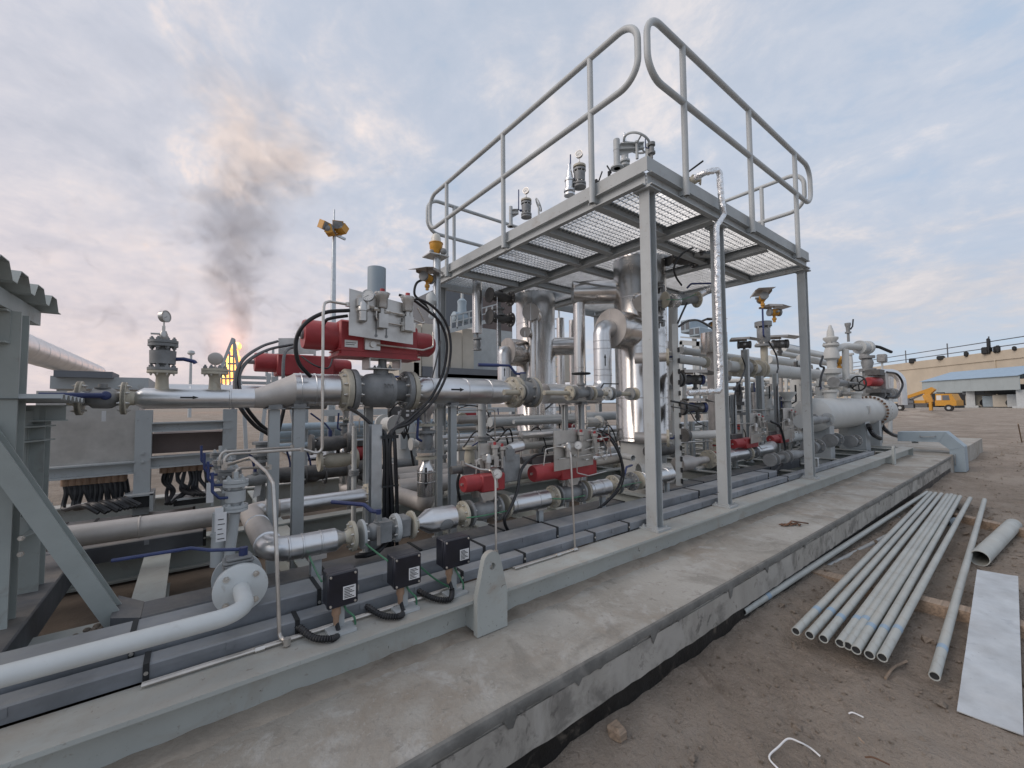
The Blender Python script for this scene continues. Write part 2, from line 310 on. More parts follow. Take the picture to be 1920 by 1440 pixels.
    def clusters(s):
        """groups of faces whose bounding boxes do not touch: separate pieces"""
        par = list(range(len(s.v)))
        def find(a):
            while par[a] != a: par[a] = par[par[a]]; a = par[a]
            return a
        for f in s.f:
            r0 = find(f[0])
            for k in f[1:]: par[find(k)] = r0
        comp = {}
        for i in range(len(s.v)): comp.setdefault(find(i), []).append(i)
        if len(comp) < 2 or len(comp) > 60: return None
        bb = [[ids, [min(s.v[i][k] for i in ids) - .002 for k in range(3)], [max(s.v[i][k] for i in ids) + .002 for k in range(3)]] for ids in comp.values()]
        ch = True
        while ch:
            ch = False
            for a in range(len(bb)):
                for b in range(a + 1, len(bb)):
                    if all(bb[a][1][k] <= bb[b][2][k] and bb[b][1][k] <= bb[a][2][k] for k in range(3)):
                        bb[a] = [bb[a][0] + bb[b][0], [min(bb[a][1][k], bb[b][1][k]) for k in range(3)], [max(bb[a][2][k], bb[b][2][k]) for k in range(3)]]; bb.pop(b); ch = True; break
                if ch: break
        if len(bb) < 2: return None
        out = []
        for ids, _, _ in bb:
            mp_ = {i: k for k, i in enumerate(sorted(ids))}; q = MB(); q.v = [s.v[i] for i in sorted(ids)]; q.f = [tuple(mp_[i] for i in f) for f in s.f if f[0] in mp_]; out.append(q)
        return out
    def build(s, name, m, parent=None, ang=38, kind=None, label=None):
        if parent is not None and name not in SMALL:
            cl = s.clusters()
            if cl: return [q.build1(name, m, parent, ang, kind, label) for q in cl][0]
        return s.build1(name, m, parent, ang, 'stuff' if name in SMALL and parent is not None else kind, label)
    def build1(s, name, m, parent=None, ang=38, kind=None, label=None):
        me = bpy.data.meshes.new(name); org = parent.get('_o') if parent is not None else None
        og = V(parent['_o']) if org is not None else V((0, 0, 0))
        me.from_pydata([tuple(x - og) for x in s.v], [], s.f); me.materials.append(m)
        me.polygons.foreach_set('use_smooth', [True] * len(me.polygons)); me.set_sharp_from_angle(angle=R(ang)); me.update()
        o = bpy.data.objects.new(name, me); COL.objects.link(o)
        if parent is not None: o.parent = parent; o['_o'] = list(og)
        if kind: o['kind'] = kind
        if label: o['label'] = label
        return o
def thing(name, label, cat, loc, group=None):
    o = bpy.data.objects.new(name, None); COL.objects.link(o); o.location = V(loc); o['_o'] = list(V(loc)); o.empty_display_size = .1
    o['label'] = label; o['category'] = cat
    if group: o['group'] = group
    return o
def single(mb, name, m, label, cat, group=None, kind=None, ang=38):
    o = mb.build(name, m, ang=ang)
    if kind: o['kind'] = kind
    o['label'] = label; o['category'] = cat
    if group: o['group'] = group
    return o
def struct(mb, name, m, ang=38): o = mb.build(name, m, ang=ang); o['kind'] = 'structure'; return o
X_, Y_, Z_ = V((1, 0, 0)), V((0, 1, 0)), V((0, 0, 1))
# ------------------------------------------------------------------ component builders
def flange(root, c, ax, r, t, m=None, nb=8, bore=.5, neck=0.0, rneck=None, bolt=True, raised=True):
    """weld-neck flange: disc from c along ax by t, hub running back along -ax"""
    m = m or BEIGE; ax = V(ax).normalized(); c = V(c); rn = rneck or r * .55; pr = []
    if neck: pr += [(-neck, rn), (-neck * .45, rn * 1.02), (-.15 * neck, rn * 1.28), (0, rn * 1.32)]
    pr += [(0, r * .985), (t * .08, r), (t * .92, r), (t, r * .985)]
    f = MB().lathe(c, ax, pr, 30).build('flange', m, root)
    if bolt: MB().bolts(c, -ax, r * .80, nb, r * .085, r * .15).build('bolts', BOLT, f)
    return f
def pair(root, c, ax, r, t, m1, m2, nb=8, neck=0.0, rneck=None):
    """two flanges bolted face to face at c with a dark gasket between"""
    ax = V(ax).normalized(); c = V(c); g = .05 * r
    flange(root, c - ax * (t + g / 2), ax, r, t, m1, nb, neck=neck, rneck=rneck)
    flange(root, c + ax * (t + g / 2), -ax, r, t, m2, nb)
    MB().cyl(c - ax * g * .55, c + ax * g * .55, r * .86, n=24).build('gasket', INK, root)
def bands(root, pts, ax, r, wd=.010, m=None):
    b = MB(); ax = V(ax).normalized()
    for p in pts: b.lathe(V(p) - ax * wd / 2, ax, [(0, r), (wd * .25, r + .0035), (wd * .75, r + .0035), (wd, r)], 28)
    return b.build('seam_band', m or CLAD, root)
def lever(root, p, d, ln, m=None, rise=.04, r=.008, name='lever'):
    """cranked handle: short boss, rise, then a long flat grip"""
    p = V(p); d = V(d).normalized(); m = m or BLUE; b = MB()
    b.cyl(p - Z_ * .012, p + Z_ * .014, r * 2.4, n=12); b.tube(fillet([p, p + d * ln * .16, p + d * ln * .30 + Z_ * rise, p + d * ln + Z_ * rise], .03, 5), r, 8)
    b.tube([p + d * ln * .55 + Z_ * rise, p + d * ln + Z_ * rise], r * 1.35, 8); return b.build(name, m, root)
def arrow(root, c, d, nrm, r, ln=.10, wd=.016):
    """printed flow arrow wrapped on a pipe of radius r whose axis is d; c = axis point"""
    c, d = V(c), V(d).normalized(); nrm = V(nrm); nrm = (nrm - d * nrm.dot(d)).normalized(); sd = d.cross(nrm); rr = r + .0015
    def q(a, b): th = b / r; return c + d * a + (nrm * math.cos(th) + sd * math.sin(th)) * rr
    b = MB(); w_ = wd / 2
    for (a0, h0, a1, h1) in ((-ln / 2, w_ * .55, ln * .18, w_ * .55), (ln * .18, w_ * 1.25, ln / 2, .0008)):
        n = 4
        vs = [q(a0, -h0 + 2 * h0 * i / n) for i in range(n + 1)] + [q(a1, -h1 + 2 * h1 * i / n) for i in range(n + 1)]
        b.add(vs, [(i, i + 1, n + 2 + i, n + 1 + i) for i in range(n)])
    return b.build('flow_arrow', INK, root)
def gauge(label, base, face, r=.05, stem=.06, group=None, m=None):
    base = V(base); face = V(face).normalized(); c = base + Z_ * (stem + r); t = thing('pressure_gauge', label, 'gauge', base, group)
    MB().cyl(base, base + Z_ * stem * .55, r * .26, n=6).cyl(base + Z_ * stem * .5, c, r * .14, n=10).build('stem', TUBE, t)
    MB().lathe(c - face * r * .42, face, [(0, r * .80), (r * .06, r * .95), (r * .62, r * .97), (r * .66, r * 1.04), (r * .84, r * 1.04), (r * .84, r * .9), (r * .76, r * .9)], 26).build('case', m or PLATE, t)
    d = MB().lathe(c + face * r * .33, face, [(0, r * .88), (r * .04, r * .88)], 24).build('dial', DIAL, t)
    a, b, _ = frame(face); n = MB(); n.bar(c + face * r * .40 - a * r * .15, c + face * r * .40 + (a * .5 + b * .4) * r, r * .05, r * .02, face)
    for i in range(11):
        th = R(-135 + 27 * i); q = a * math.sin(th) + b * math.cos(th); n.bar(c + face * r * .385 + q * r * .66, c + face * r * .385 + q * r * .80, r * .035, r * .01, face)
    n.build('needle', INK, d); return t
def ball_valve(name, label, c, ax, ln, r, rb, m=None, lev=None, levlen=.25, levm=None, nb=4, group=None, up=Z_, rise=.04, fm=None, cat='valve', stemh=None):
    """flanged ball valve: two flanges, barrel body, stem bonnet, lever"""
    m = m or VGREY; c, ax, up = V(c), V(ax).normalized(), V(up).normalized(); t = thing(name, label, cat, c - up * r, group); tf = r * .18
    MB().lathe(c - ax * (ln / 2 - tf), ax, [(0, rb * .72), (ln * .14, rb * .72), (ln * .22, rb), (ln * .5, rb * 1.04), (ln * .62, rb), (ln * .72, rb * .75), (ln - 2 * tf, rb * .72)], 24).build('body', m, t)
    for s_ in (-1, 1):
        f = MB().lathe(c + ax * s_ * (ln / 2 - tf), ax * s_, [(0, r * .985), (tf * .1, r), (tf * .9, r), (tf, r * .985)], 30).build('flange', fm or m, t)
        MB().bolts(c + ax * s_ * (ln / 2 - tf), -ax * s_, r * .79, nb, r * .10, r * .16).build('bolts', BOLT, f)
    sh = stemh or rb * 1.45
    MB().cyl(c + up * rb * .8, c + up * sh, rb * .36, n=14).cyl(c + up * rb * .98, c + up * (rb * 1.12), rb * .62, n=14).build('bonnet', m, t)
    if lev is not None:
        p = c + up * (sh + .012); d = V(lev).normalized()
        b = MB().cyl(c + up * sh, p + up * .012, rb * .2 + .004, n=10)
        b.tube(fillet([p, p + d * levlen * .14, p + d * levlen * .30 + up * rise, p + d * levlen + up * rise], .03, 4), .007 + levlen * .012, 8); b.build('lever', levm or BLUE, t)
    return t
def wheel(root, c, ax, r, rt=.007, spokes=4, m=None, dish=0.0):
    a, b, ax = frame(ax); c = V(c); w_ = MB().torus(c, ax, r, rt, 28, 8)
    for i in range(spokes):
        th = 2 * math.pi * i / spokes + .4; w_.tube([c - ax * dish, c + (a * math.cos(th) + b * math.sin(th)) * r], rt * .75, 6)
    w_.cyl(c - ax * (dish + .01), c + ax * .012, rt * 2.2, n=10); return w_.build('handwheel', m or LGREY, root)
def cable(label, pts, r, m=None, group=None, name='cable', cat='cable', n=8, k=8):
    return single(MB().tube(spline(pts, k), r, n), name, m or BLACK, label, cat, group)
def hood(root, c, d, ln, wd, m=None, drop=.04, lip=.03):
    """bent sheet sunshade over an instrument, sloping along d"""
    c = V(c); d = V(d).normalized(); s_ = d.cross(Z_).normalized(); p = []
    for a, z in ((-ln * .45, 0), (ln * .15, 0), (ln * .55, -drop)): p.append(c + d * a + Z_ * z)
    b = MB()
    for i in range(2): b.plate([p[i] - s_ * wd / 2, p[i] + s_ * wd / 2, p[i + 1] + s_ * wd / 2, p[i + 1] - s_ * wd / 2], .003)
    for q in (-1, 1): b.plate([p[0] + s_ * q * wd / 2, p[1] + s_ * q * wd / 2, p[1] + s_ * q * wd / 2 - Z_ * lip, p[0] + s_ * q * wd / 2 - Z_ * lip], .003)
    return b.build('sunshade', m or PLATE, root)
def transmitter(label, c, d, r=.045, group=None, body=None, cap=None, shade=True, pole=None, sln=.22, swd=.16, sm=None):
    """field instrument: round two-ended housing on a neck, with a bent sunshade over it"""
    c = V(c); d = V(d).normalized(); t = thing('transmitter', label, 'instrument', c - Z_ * r * 2.6, group)
    MB().lathe(c - d * r * 1.05, d, [(0, r * .78), (r * .2, r * .9), (r * .9, r * .92), (r * 1.2, r * .92), (r * 1.9, r * .9), (r * 2.1, r * .8)], 20).build('housing', body or YEL, t)
    MB().lathe(c + d * r * 1.05, d, [(0, r), (r * .55, r), (r * .6, r * .86), (r * .62, r * .72)], 20).lathe(c - d * r * 1.05, -d, [(0, r), (r * .45, r), (r * .5, r * .8)], 20).build('cover', cap or VGREY, t)
    MB().lathe(c + d * r * 1.60, d, [(0, r * .70), (r * .06, r * .70)], 18).build('window', DIAL, t)
    MB().cyl(c - Z_ * r * 2.6, c - Z_ * r * .7, r * .34, n=12).cyl(c - Z_ * r * 2.0, c - Z_ * r * 1.5, r * .55, n=8).build('neck', body or YEL, t)
    sd = d.cross(Z_).normalized(); MB().cyl(c + sd * r * .7, c + sd * r * 1.7, r * .3, n=8).build('cable_gland', VGREY, t)
    if shade: hood(t, c + Z_ * r * 1.75, d, sln, swd, sm); MB().bar(c + Z_ * r * .8, c + Z_ * r * 1.75, .02, .006, d).build('shade_bracket', PLATE, t)
    return t
def post(root, p, h, wd=.06, name='support_post', m=None, base=True):
    """H-section support post with base plate and cap"""
    p = V(p); b = MB().ibeam(p, p + Z_ * h, wd, wd, .006, .007, up=Y_)
    if base: b.mm(p - V((wd * .8, wd * .8, 0)), p + V((wd * .8, wd * .8, .01)))
    return b.build(name, m or GREY, root)
# ------------------------------------------------------------------ the ground
def axis(segs):
    o = []
    for a, b, n in segs: o += [a + (b - a) * i / n for i in range(n)]
    return o + [segs[-1][1]]
xs = axis([(-700, -60, 8), (-60, -8, 16), (-8, 0, 20), (0, 9, 230), (9, 30, 70), (30, 120, 30), (120, 1600, 12)])
ys = axis([(-300, -20, 8), (-20, -1.5, 20), (-1.5, 1.7, 100), (1.7, 30, 60), (30, 120, 24), (120, 1500, 12)])
GO = .13                                                        # the yard rises a little towards the camera
def gz(x, y):
    if abs(x) > 150 or abs(y) > 150: return 0.0
    z = .030 * mn.noise(V((x * .7, y * .7, 3))) + .020 * mn.noise(V((x * 2.3, y * 2.3, 9)))
    if -1.6 < y < 1.9 and -1 < x < 10: z += .016 * mn.noise(V((x * 6, y * 6, 1))) + .012 * max(-.25, mn.noise(V((x * 14, y * 14, 5)))) + .016 * max(0, mn.noise(V((x * 3.1, y * 5.5, 8))) - .15)
    if 11 < x < 70: z += .05 * mn.noise(V((x * .5, y * .9, 2)))
    e = math.exp(-((y - 1.18) / .22) ** 2) * .06 * (1 if -2 < x < 11 else 0)          # earth banked against the plinth
    k = max(0.0, min(1.0, (24 - x) / 14)) * max(0.0, min(1.0, (6 - abs(y)) / 2)); return z + e + .01 + GO * k * k * (3 - 2 * k)
g = MB(); nx, ny = len(xs), len(ys)
g.v = [V((x, y, gz(x, y))) for x in xs for y in ys]
g.f = [(i * ny + j, (i + 1) * ny + j, (i + 1) * ny + j + 1, i * ny + j + 1) for i in range(nx - 1) for j in range(ny - 1)]
struct(g, 'ground', SOIL, 180)
peb = MB()
for i in range(5200):
    if i < 3400: x, y = random.uniform(.6, 8), random.uniform(-1.2, 1.12)
    else: x, y = random.uniform(5, 26), random.uniform(-3, 1.1)
    r = random.uniform(.003, .011) * (1 if random.random() < .90 else 2.6) * (1 + .05 * x); q = Matrix.Rotation(random.uniform(0, 6.3), 3, V((random.random(), random.random(), 1)))
    c = V((x, y, gz(x, y) + r * .25)); o = len(peb.v)
    for d in ((1, 0, 0), (-.9, .2, 0), (0, 1, .1), (.1, -1, 0), (0, 0, .7), (0, .1, -.7)): peb.v.append(c + q @ (V(d) * r * random.uniform(.7, 1.25)))
    peb.f += [tuple(o + k for k in f) for f in ((0, 2, 4), (2, 1, 4), (1, 3, 4), (3, 0, 4), (2, 0, 5), (1, 2, 5), (3, 1, 5), (0, 3, 5))]
pb = peb.build('pebbles', SOIL, ang=10); pb['kind'] = 'stuff'; pb['label'] = 'loose brown clods and pebbles on the bare earth'; pb['category'] = 'pebbles'
# ------------------------------------------------------------------ concrete plinth
SLZ, SLY, SLX, SLT, SLB = .378, 1.170, 10.95, .475, .285      # skid floor level; plinth edge, end, top and face bottom
sl = MB(); n = 240; x0, x1 = -4.0, SLX
def ej(x, k): return .006 * mn.noise(V((x * 5, k, 0))) + .004 * mn.noise(V((x * 16, k, 4)))
for i in range(n + 1):
    x = x0 + (x1 - x0) * i / n
    sl.v += [V((x, SLY + .012, -.3)), V((x, SLY + .012, SLB)), V((x, SLY, SLB + ej(x, 3))), V((x, SLY + ej(x, 1) * .3, SLT - .05)), V((x, SLY + .006, SLT - .008)), V((x, SLY + .02, SLT)), V((x, 1.80, SLT)), V((x, 1.80, -.3))]
for i in range(n):
    for k in range(1, 7): a = i * 8 + k; sl.f.append((a, a + 8, a + 9, a + 1))
sl.f += [tuple(range(7, -1, -1)), tuple(n * 8 + k for k in range(8))]
plinth = struct(sl, 'concrete_plinth', CONC)
fc = MB()                                                              # cast face, then the bitumen-coated footing under it
for i in range(n + 1):
    x = x0 + (x1 - x0) * i / n; fc.v += [V((x, SLY - .006, SLB + ej(x, 3) * 1.6)), V((x, SLY - .006 + ej(x, 1) * .2, SLT - .045))]
fc.f = [(2 * i, 2 * i + 2, 2 * i + 3, 2 * i + 1) for i in range(n)]
fo = fc.build('cast_face', CFACE, plinth)
ft = MB().mm((x0, SLY + .004, -.3), (x1 - .01, SLY + .03, SLB + .007)).build('footing', BITU, plinth)
me_ = MB(); n2 = 700                                                   # dark cement rendering along the top edge with ragged drips
for i in range(n2 + 1):
    x = x0 + (x1 - x0) * i / n2; d = .034 + .020 * mn.noise(V((x * 2, 0, 7))) + .016 * max(0, mn.noise(V((x * 22, 0, 1)))) + .16 * max(0, mn.noise(V((x * 12, 3, 1))) - .30) + .10 * max(0, mn.noise(V((x * 31, 6, 1))) - .35)
    me_.v += [V((x, SLY - .009, SLT - max(.012, d))), V((x, SLY - .012, SLT - .010)), V((x, SLY - .006, SLT + .001)), V((x, SLY + .006 + .006 * mn.noise(V((x * 3, 1, 0))), SLT + .003))]
for i in range(n2):
    for k in range(3): a = 4 * i + k; me_.f.append((a, a + 4, a + 5, a + 1))
me_.build('cement_edge', MORT, plinth)
rd = MB(); n3 = 1400                                                    # earth swept against the foot of the skid beam
for i in range(n3 + 1):
    x = -3.5 + 14.1 * i / n3; wv = .10 + .05 * mn.noise(V((x * 1.3, 0, 2))) + .03 * mn.noise(V((x * 6, 2, 2))) + .015 * mn.noise(V((x * 23, 2, 2))); h = .014 + .010 * mn.noise(V((x * 2.1, 5, 0))) + .007 * mn.noise(V((x * 14, 5, 0)))
    rd.v += [V((x, 1.685 - max(.02, wv), SLT - .0015)), V((x, 1.685 - max(.02, wv) * .45, SLT + max(.003, h) * .55)), V((x, 1.69, SLT + max(.004, h)))]
for i in range(n3):
    for k in range(2): a = 3 * i + k; rd.f.append((a, a + 3, a + 4, a + 1))
o = rd.build('swept_earth', DUSTB, ang=180); o['kind'] = 'stuff'; o['label'] = 'dry earth swept against the foot of the skid beam'; o['category'] = 'earth'
struct(MB().mm((SLX + .03, 1.19, -.2), (16.9, 6.0, SLT - .012)), 'far_plinth', CONC)
struct(MB().mm((-4, 1.81, -.2), (5.0, 5.6, SLZ + .02)), 'skid_floor', DIRTF)
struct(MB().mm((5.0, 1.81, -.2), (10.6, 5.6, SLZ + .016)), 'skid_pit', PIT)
# ------------------------------------------------------------------ skid frame
BZ = .627
sk = thing('skid_frame', 'long grey steel skid frame of I-beams on the concrete plinth', 'skid', (3, 1.7, SLZ))
MB().ibeam((-3.6, 1.697, SLT - .016 + (BZ - SLT + .016) / 2), (10.68, 1.697, SLT - .016 + (BZ - SLT + .016) / 2), BZ - SLT + .016, .178, .030, .014).build('front_beam', BEAM, sk)
MB().ibeam((-3.6, 5.35, SLZ + .125), (10.68, 5.35, SLZ + .125), .25, .17, .010, .014).build('rear_beam', BEAM, sk)
MB().bar((10.69, 1.62, SLZ + .12), (10.69, 5.4, SLZ + .12), .014, .24).build('end_plate', BEAM, sk)
for x in (-2.2, .55, 1.75, 2.55, 3.5, 4.6):
    MB().ibeam((x, 1.79, .5), (x, 5.26, .5), .20, .10, .007, .010).build('cross_member', GREEN, sk)
for x in (5.25, 6.05, 6.9, 7.8, 8.6, 9.45, 10.2):
    MB().ibeam((x, 1.79, .515), (x, 5.26, .515), .21, .12, .007, .010).build('cross_member', BEAM, sk)
MB().ibeam((-3.6, 2.335, .515), (-.02, 2.335, .515), .21, .17, .008, .012).build('stringer', GREEN, sk)
MB().ibeam((-.13, 2.43, .535), (-.13, 3.27, .535), .20, .12, .008, .012).build('cross_member', GREEN, sk)
MB().ibeam((-3.6, 3.62, .515), (5.2, 3.62, .515), .20, .12, .008, .012).build('stringer', GREEN, sk)
MB().ibeam((5.3, 2.95, .515), (10.6, 2.95, .515), .20, .12, .008, .012).build('stringer', BEAM, sk)
for xl, big_ in ((XU(925, 1.57, .6), 1), (XU(1679, 1.57, .6), .72)):      # lifting lugs
    w_ = .082 * big_; b = MB(); zt = BZ + .205 * big_; pts = [(xl - w_, SLT + .004), (xl + w_, SLT + .004), (xl + w_, BZ + .02)]
    rr = .046 * big_
    pts += [(xl + rr * math.cos(R(a)), zt - rr + rr * math.sin(R(a))) for a in range(15, 180, 15)] + [(xl - w_, BZ + .02)]
    hole = [(xl + .016 * math.cos(R(a)), zt - .065 * big_ + .016 * math.sin(R(a))) for a in range(0, 360, 30)]
    import bmesh
    bm = bmesh.new(); es = []
    for loop in (pts, hole):
        vv = [bm.verts.new((p[0], 1.605, p[1])) for p in loop]; es += [bm.edges.new((vv[i], vv[(i + 1) % len(vv)])) for i in range(len(vv))]
    bmesh.ops.triangle_fill(bm, use_beauty=True, edges=es); r_ = bmesh.ops.extrude_face_region(bm, geom=bm.faces[:])
    for e in r_['geom']:
        if isinstance(e, bmesh.types.BMVert): e.co.y -= .030
    bmesh.ops.recalc_face_normals(bm, faces=bm.faces[:]); bm.verts.index_update(); b.v = [q.co.copy() for q in bm.verts]; b.f = [tuple(q.index for q in f.verts) for f in bm.faces]; bm.free()
    lg = b.build('lifting_lug', BEAM, sk, ang=30)
    MB().mm((xl - w_ + .004, 1.606, SLT + .016), (xl - w_ + .016, 1.69, BZ - .016)).mm((xl + w_ - .016, 1.606, SLT + .016), (xl + w_ - .004, 1.69, BZ - .016)).build('stiffener', BEAM, lg)
p = PZ(1502, 925, SLT); MB().mm((p.x - .05, p.y - .03, SLT + .001), (p.x + .05, p.y + .05, SLT + .012)).lathe((p.x, p.y, SLT + .01), Z_, [(0, .022), (.022, .022), (.022, .012), (.05, .012)], 6).build('anchor_bolt', RUST, sk)
# cable trays along the front beam: lidded galvanised channels in butted lengths with dark straps
def tray(label, y0, y1, z0, z1, cuts, m, group='lidded cable trays on the skid'):
    t = thing('cable_tray', label, 'cable tray', ((cuts[0] + cuts[-1]) / 2, (y0 + y1) / 2, z0), group)
    for a, b in zip(cuts[:-1], cuts[1:]):
        d = .004; s_ = MB().sect((a + .001, (y0 + y1) / 2, z0), (b - .001, (y0 + y1) / 2, z0), [((y0 - y1) / 2 + .002, 0), ((y1 - y0) / 2 - .002, 0), ((y1 - y0) / 2 - .002, z1 - z0 - .022), ((y1 - y0) / 2, z1 - z0 - .022), ((y1 - y0) / 2, z1 - z0 - .005), ((y1 - y0) / 2 - .005, z1 - z0), ((y0 - y1) / 2 + .005, z1 - z0), ((y0 - y1) / 2, z1 - z0 - .005), ((y0 - y1) / 2, z1 - z0 - .022), ((y0 - y1) / 2 + .002, z1 - z0 - .022)])
        ob = s_.build('tray_length', m, t)
        st = MB().mm((b - .012, y0 - .003, z0 - .002), (b + .004, y1 + .003, z1 + .003)); st.build('strap', DARK, ob)
        MB().lathe((b - .004, y0 - .003, (z0 + z1) / 2), -Y_, [(0, .006), (.004, .006)], 8).build('rivet', BOLT, ob)
        for q in range(1, int((b - a) / .34) + 1): xq = a + (b - a) * q / (int((b - a) / .34) + 1); MB().mm((xq - .011, y0 - .0025, z1 - .032), (xq + .011, y0 - .0002, z1 - .006)).build('lid_clip', TRAY, ob)
    return t
cu = lambda us, y, z: [XU(u, y, z) for u in us]
tray('narrow lidded grey cable tray lying along the front skid beam', 1.792, 1.872, BZ + .004, .682, [-1.6] + cu((277, 560, 868, 985, 1116, 1180, 1355, 1478, 1640), 1.79, .67), TRAY)
tray('wider lidded grey cable tray just behind the narrow one', 1.895, 2.045, BZ + .006, .735, [-1.6] + cu((250, 600, 908, 1045, 1238, 1310, 1440, 1457), 1.9, .72), TRAY)
rv = MB()
for u0 in (45, 66, 87, 117, 138, 158, 960, 972, 984, 996, 1150, 1162, 1174): x = XU(u0, 1.893, .71); rv.ball((x, 1.892, .700 if u0 < 500 else .665), .0065, n=8, m=5)
single(rv, 'rivet_row', BOLT, 'row of small domed rivets on the face of the wider cable tray', 'rivets')
tray('dark dusty cable tray behind the wide tray, under the lower pipe', 2.135, 2.30, BZ - .05, .705, [-.13] + cu((480, 612, 790, 945, 1010, 1170), 2.14, .7), DTRAY)
MB_ = MB().add([V((x, y, z)) for z in (.577, .705) for x, y in ((-.13, 2.135), (-.22, 2.20), (-.22, 2.44), (-.13, 2.30))], [(3, 2, 1, 0), (4, 5, 6, 7), (0, 1, 5, 4), (1, 2, 6, 5), (2, 3, 7, 6), (3, 0, 4, 7)])
single(MB_, 'tray_bend', DTRAY, 'chamfered end piece of the dark cable tray by the diagonal brace', 'cable tray')
tray('dark dusty cable tray across the left bay of the skid', 3.27, 3.46, BZ + .004, .725, [-1.6, XU(62, 3.3, .7), XU(150, 3.3, .7), XU(385, 3.3, .7)], DTRAY)
tray('thin dark cable tray next to the rear pipe at the left', 3.86, 4.0, .66, .74, [-1.6, XU(40, 3.9, .7), XU(120, 3.9, .7), XU(180, 3.9, .7), XU(365, 3.9, .7)], DTRAY)
ct = MB().sect((-.53, 2.02, .60), (-.53, 3.30, .60), [(-.075, 0), (.075, 0), (.075, .115), (.07, .12), (-.07, .12), (-.075, .115)])
single(ct, 'cable_tray', DTRAY, 'dusty cable tray running back from the left picture edge under the rack', 'cable tray')
tray('low dusty cable tray bending beside the open pipe sleeve', 2.17, 2.33, BZ - .03, .70, cu((1250, 1320, 1372, 1445, 1500), 2.17, .69), DTRAY)
# ------------------------------------------------------------------ junction boxes on the beam
for i, (u0, u1, v0, v1, lb) in enumerate(((614, 669, 1078, 1128, 'nearest black junction box, left of the other two on the beam'), (738, 787, 1047, 1090, 'middle black junction box of the three on the beam'), (832, 879, 1015, 1060, 'farthest black junction box, next to the lifting lug'))):
    yb = 1.70; xa, xb = XU(u0, yb, .82), XU(u1, yb, .82); zt = ZV(v0 - 6, (xa + xb) / 2, yb); zb = zt - .125; xm = (xa + xb) / 2
    t = thing('junction_box', lb, 'junction box', (xm, yb, BZ), 'black junction boxes on the skid beam')
    MB().rbox((xa, yb + .012, zb), (xb, yb + .075, zt), .004).build('box', BOXM, t); lid = MB().rbox((xa - .002, yb - .012, zb - .002), (xb + .002, yb + .011, zt + .002), .005).build('lid', BOXM, t)
    sr = MB()
    for a in (xa + .009, xb - .009):
        for z in (zb + .009, zt - .009): sr.lathe((a, yb - .012, z), -Y_, [(0, .005), (.003, .004)], 10)
    sr.build('screw', BOLT, lid)
    pl = MB().mm((xb - .055, yb - .0145, zb + .024), (xb - .008, yb - .012, zb + .072)).build('label_plate', WHT, lid); pr = MB()
    for k in range(7): pr.mm((xb - .051, yb - .0155, zb + .029 + k * .006), (xb - .014 - .016 * ((k * 7 + i) % 3) / 2, yb - .0146, zb + .0315 + k * .006))
    pr.build('print', INK, pl)
    MB().mm((xm - .018, yb + .03, BZ), (xm + .018, yb + .036, zb + .02)).mm((xm - .05, yb - .02, BZ + .001), (xm + .05, yb + .05, BZ + .012)).build('stand', LGREY, t)
    gx = xa + .038; MB().lathe((gx, yb + .02, zb), -Z_, [(0, .016), (.035, .017), (.045, .012), (.075, .010)], 12).build('cable_gland', GLAND, t)
    s0 = V((gx, yb + .02, zb - .06)); e0 = V((gx - .12, 1.80, BZ + .03)); path = spline([s0 + Z_ * .03, s0, s0 + V((.004, -.02, -.045)), V((gx - .035, yb - .045, BZ + .016)), V((gx - .085, yb + .0, BZ + .018)), e0], 22)
    rr = [.0085 if k < 40 else (.0092, .0125, .0125)[k % 3] for k in range(len(path))]
    MB().tube(path, rr, 8).build('conduit', BLACK, t)
    gp = V((gx + .025, yb + .03, zb + .01)); MB().tube(spline([gp, gp + V((.012, -.01, -.04)), V((gx + .06, yb + .0, BZ + .05)), V((gx + .07, yb + .01, BZ + .012))], 6), .0042, 6).build('earth_wire', EARTH, t)
cable('green earth wire draped from the lower pipe support to the nearest box', [PY(580, 1043, 2.1), PY(592, 1070, 1.95), PY(603, 1090, 1.75)], .004, EARTH, name='earth_wire', cat='wire')
cable('green earth wire draped behind the middle junction box', [PY(684, 1018, 2.1), PY(705, 1035, 1.95), PY(728, 1052, 1.76)], .004, EARTH, name='earth_wire', cat='wire')
cable('green earth wire running from the middle box towards the third', [PY(787, 1062, 1.76), PY(815, 1085, 1.76), PY(842, 1101, 1.76)], .004, EARTH, name='earth_wire', cat='wire')
tp = thing('instrument_tube', 'thin steel tubing clipped flat on the beam flange in front of the trays', 'tube', (1, 1.765, BZ))
for a, b in ((-.1, XU(860, 1.77, .64)), (XU(962, 1.77, .64), XU(1076, 1.77, .64))):
    MB().tube([(a, 1.757, BZ + .010), (b, 1.757, BZ + .010)], .006, 8).tube([(a, 1.775, BZ + .008), (b, 1.775, BZ + .008)], .004, 8).build('tube', TUBE, tp)
    MB().lathe((b - .02, 1.757, BZ + .010), X_, [(0, .011), (.03, .011)], 6).lathe((a + .3, 1.757, BZ + .010), X_, [(0, .011), (.03, .011)], 6).build('fitting', TUBE, tp)
np_ = PY(660, 1105, 1.888); nb_ = thing('name_plate', 'small engraved metal plate on the side of the wider cable tray', 'plate', np_)
MB().mm(np_ + V((-.03, -.002, -.012)), np_ + V((.03, .002, .012))).build('plate', PLATE, nb_); q = MB()
for k in range(3): q.mm(np_ + V((-.025, -.003, -.009 + k * .007)), np_ + V((.025 - .01 * k, -.0021, -.0055 + k * .007)))
q.build('print', TRAY, nb_)
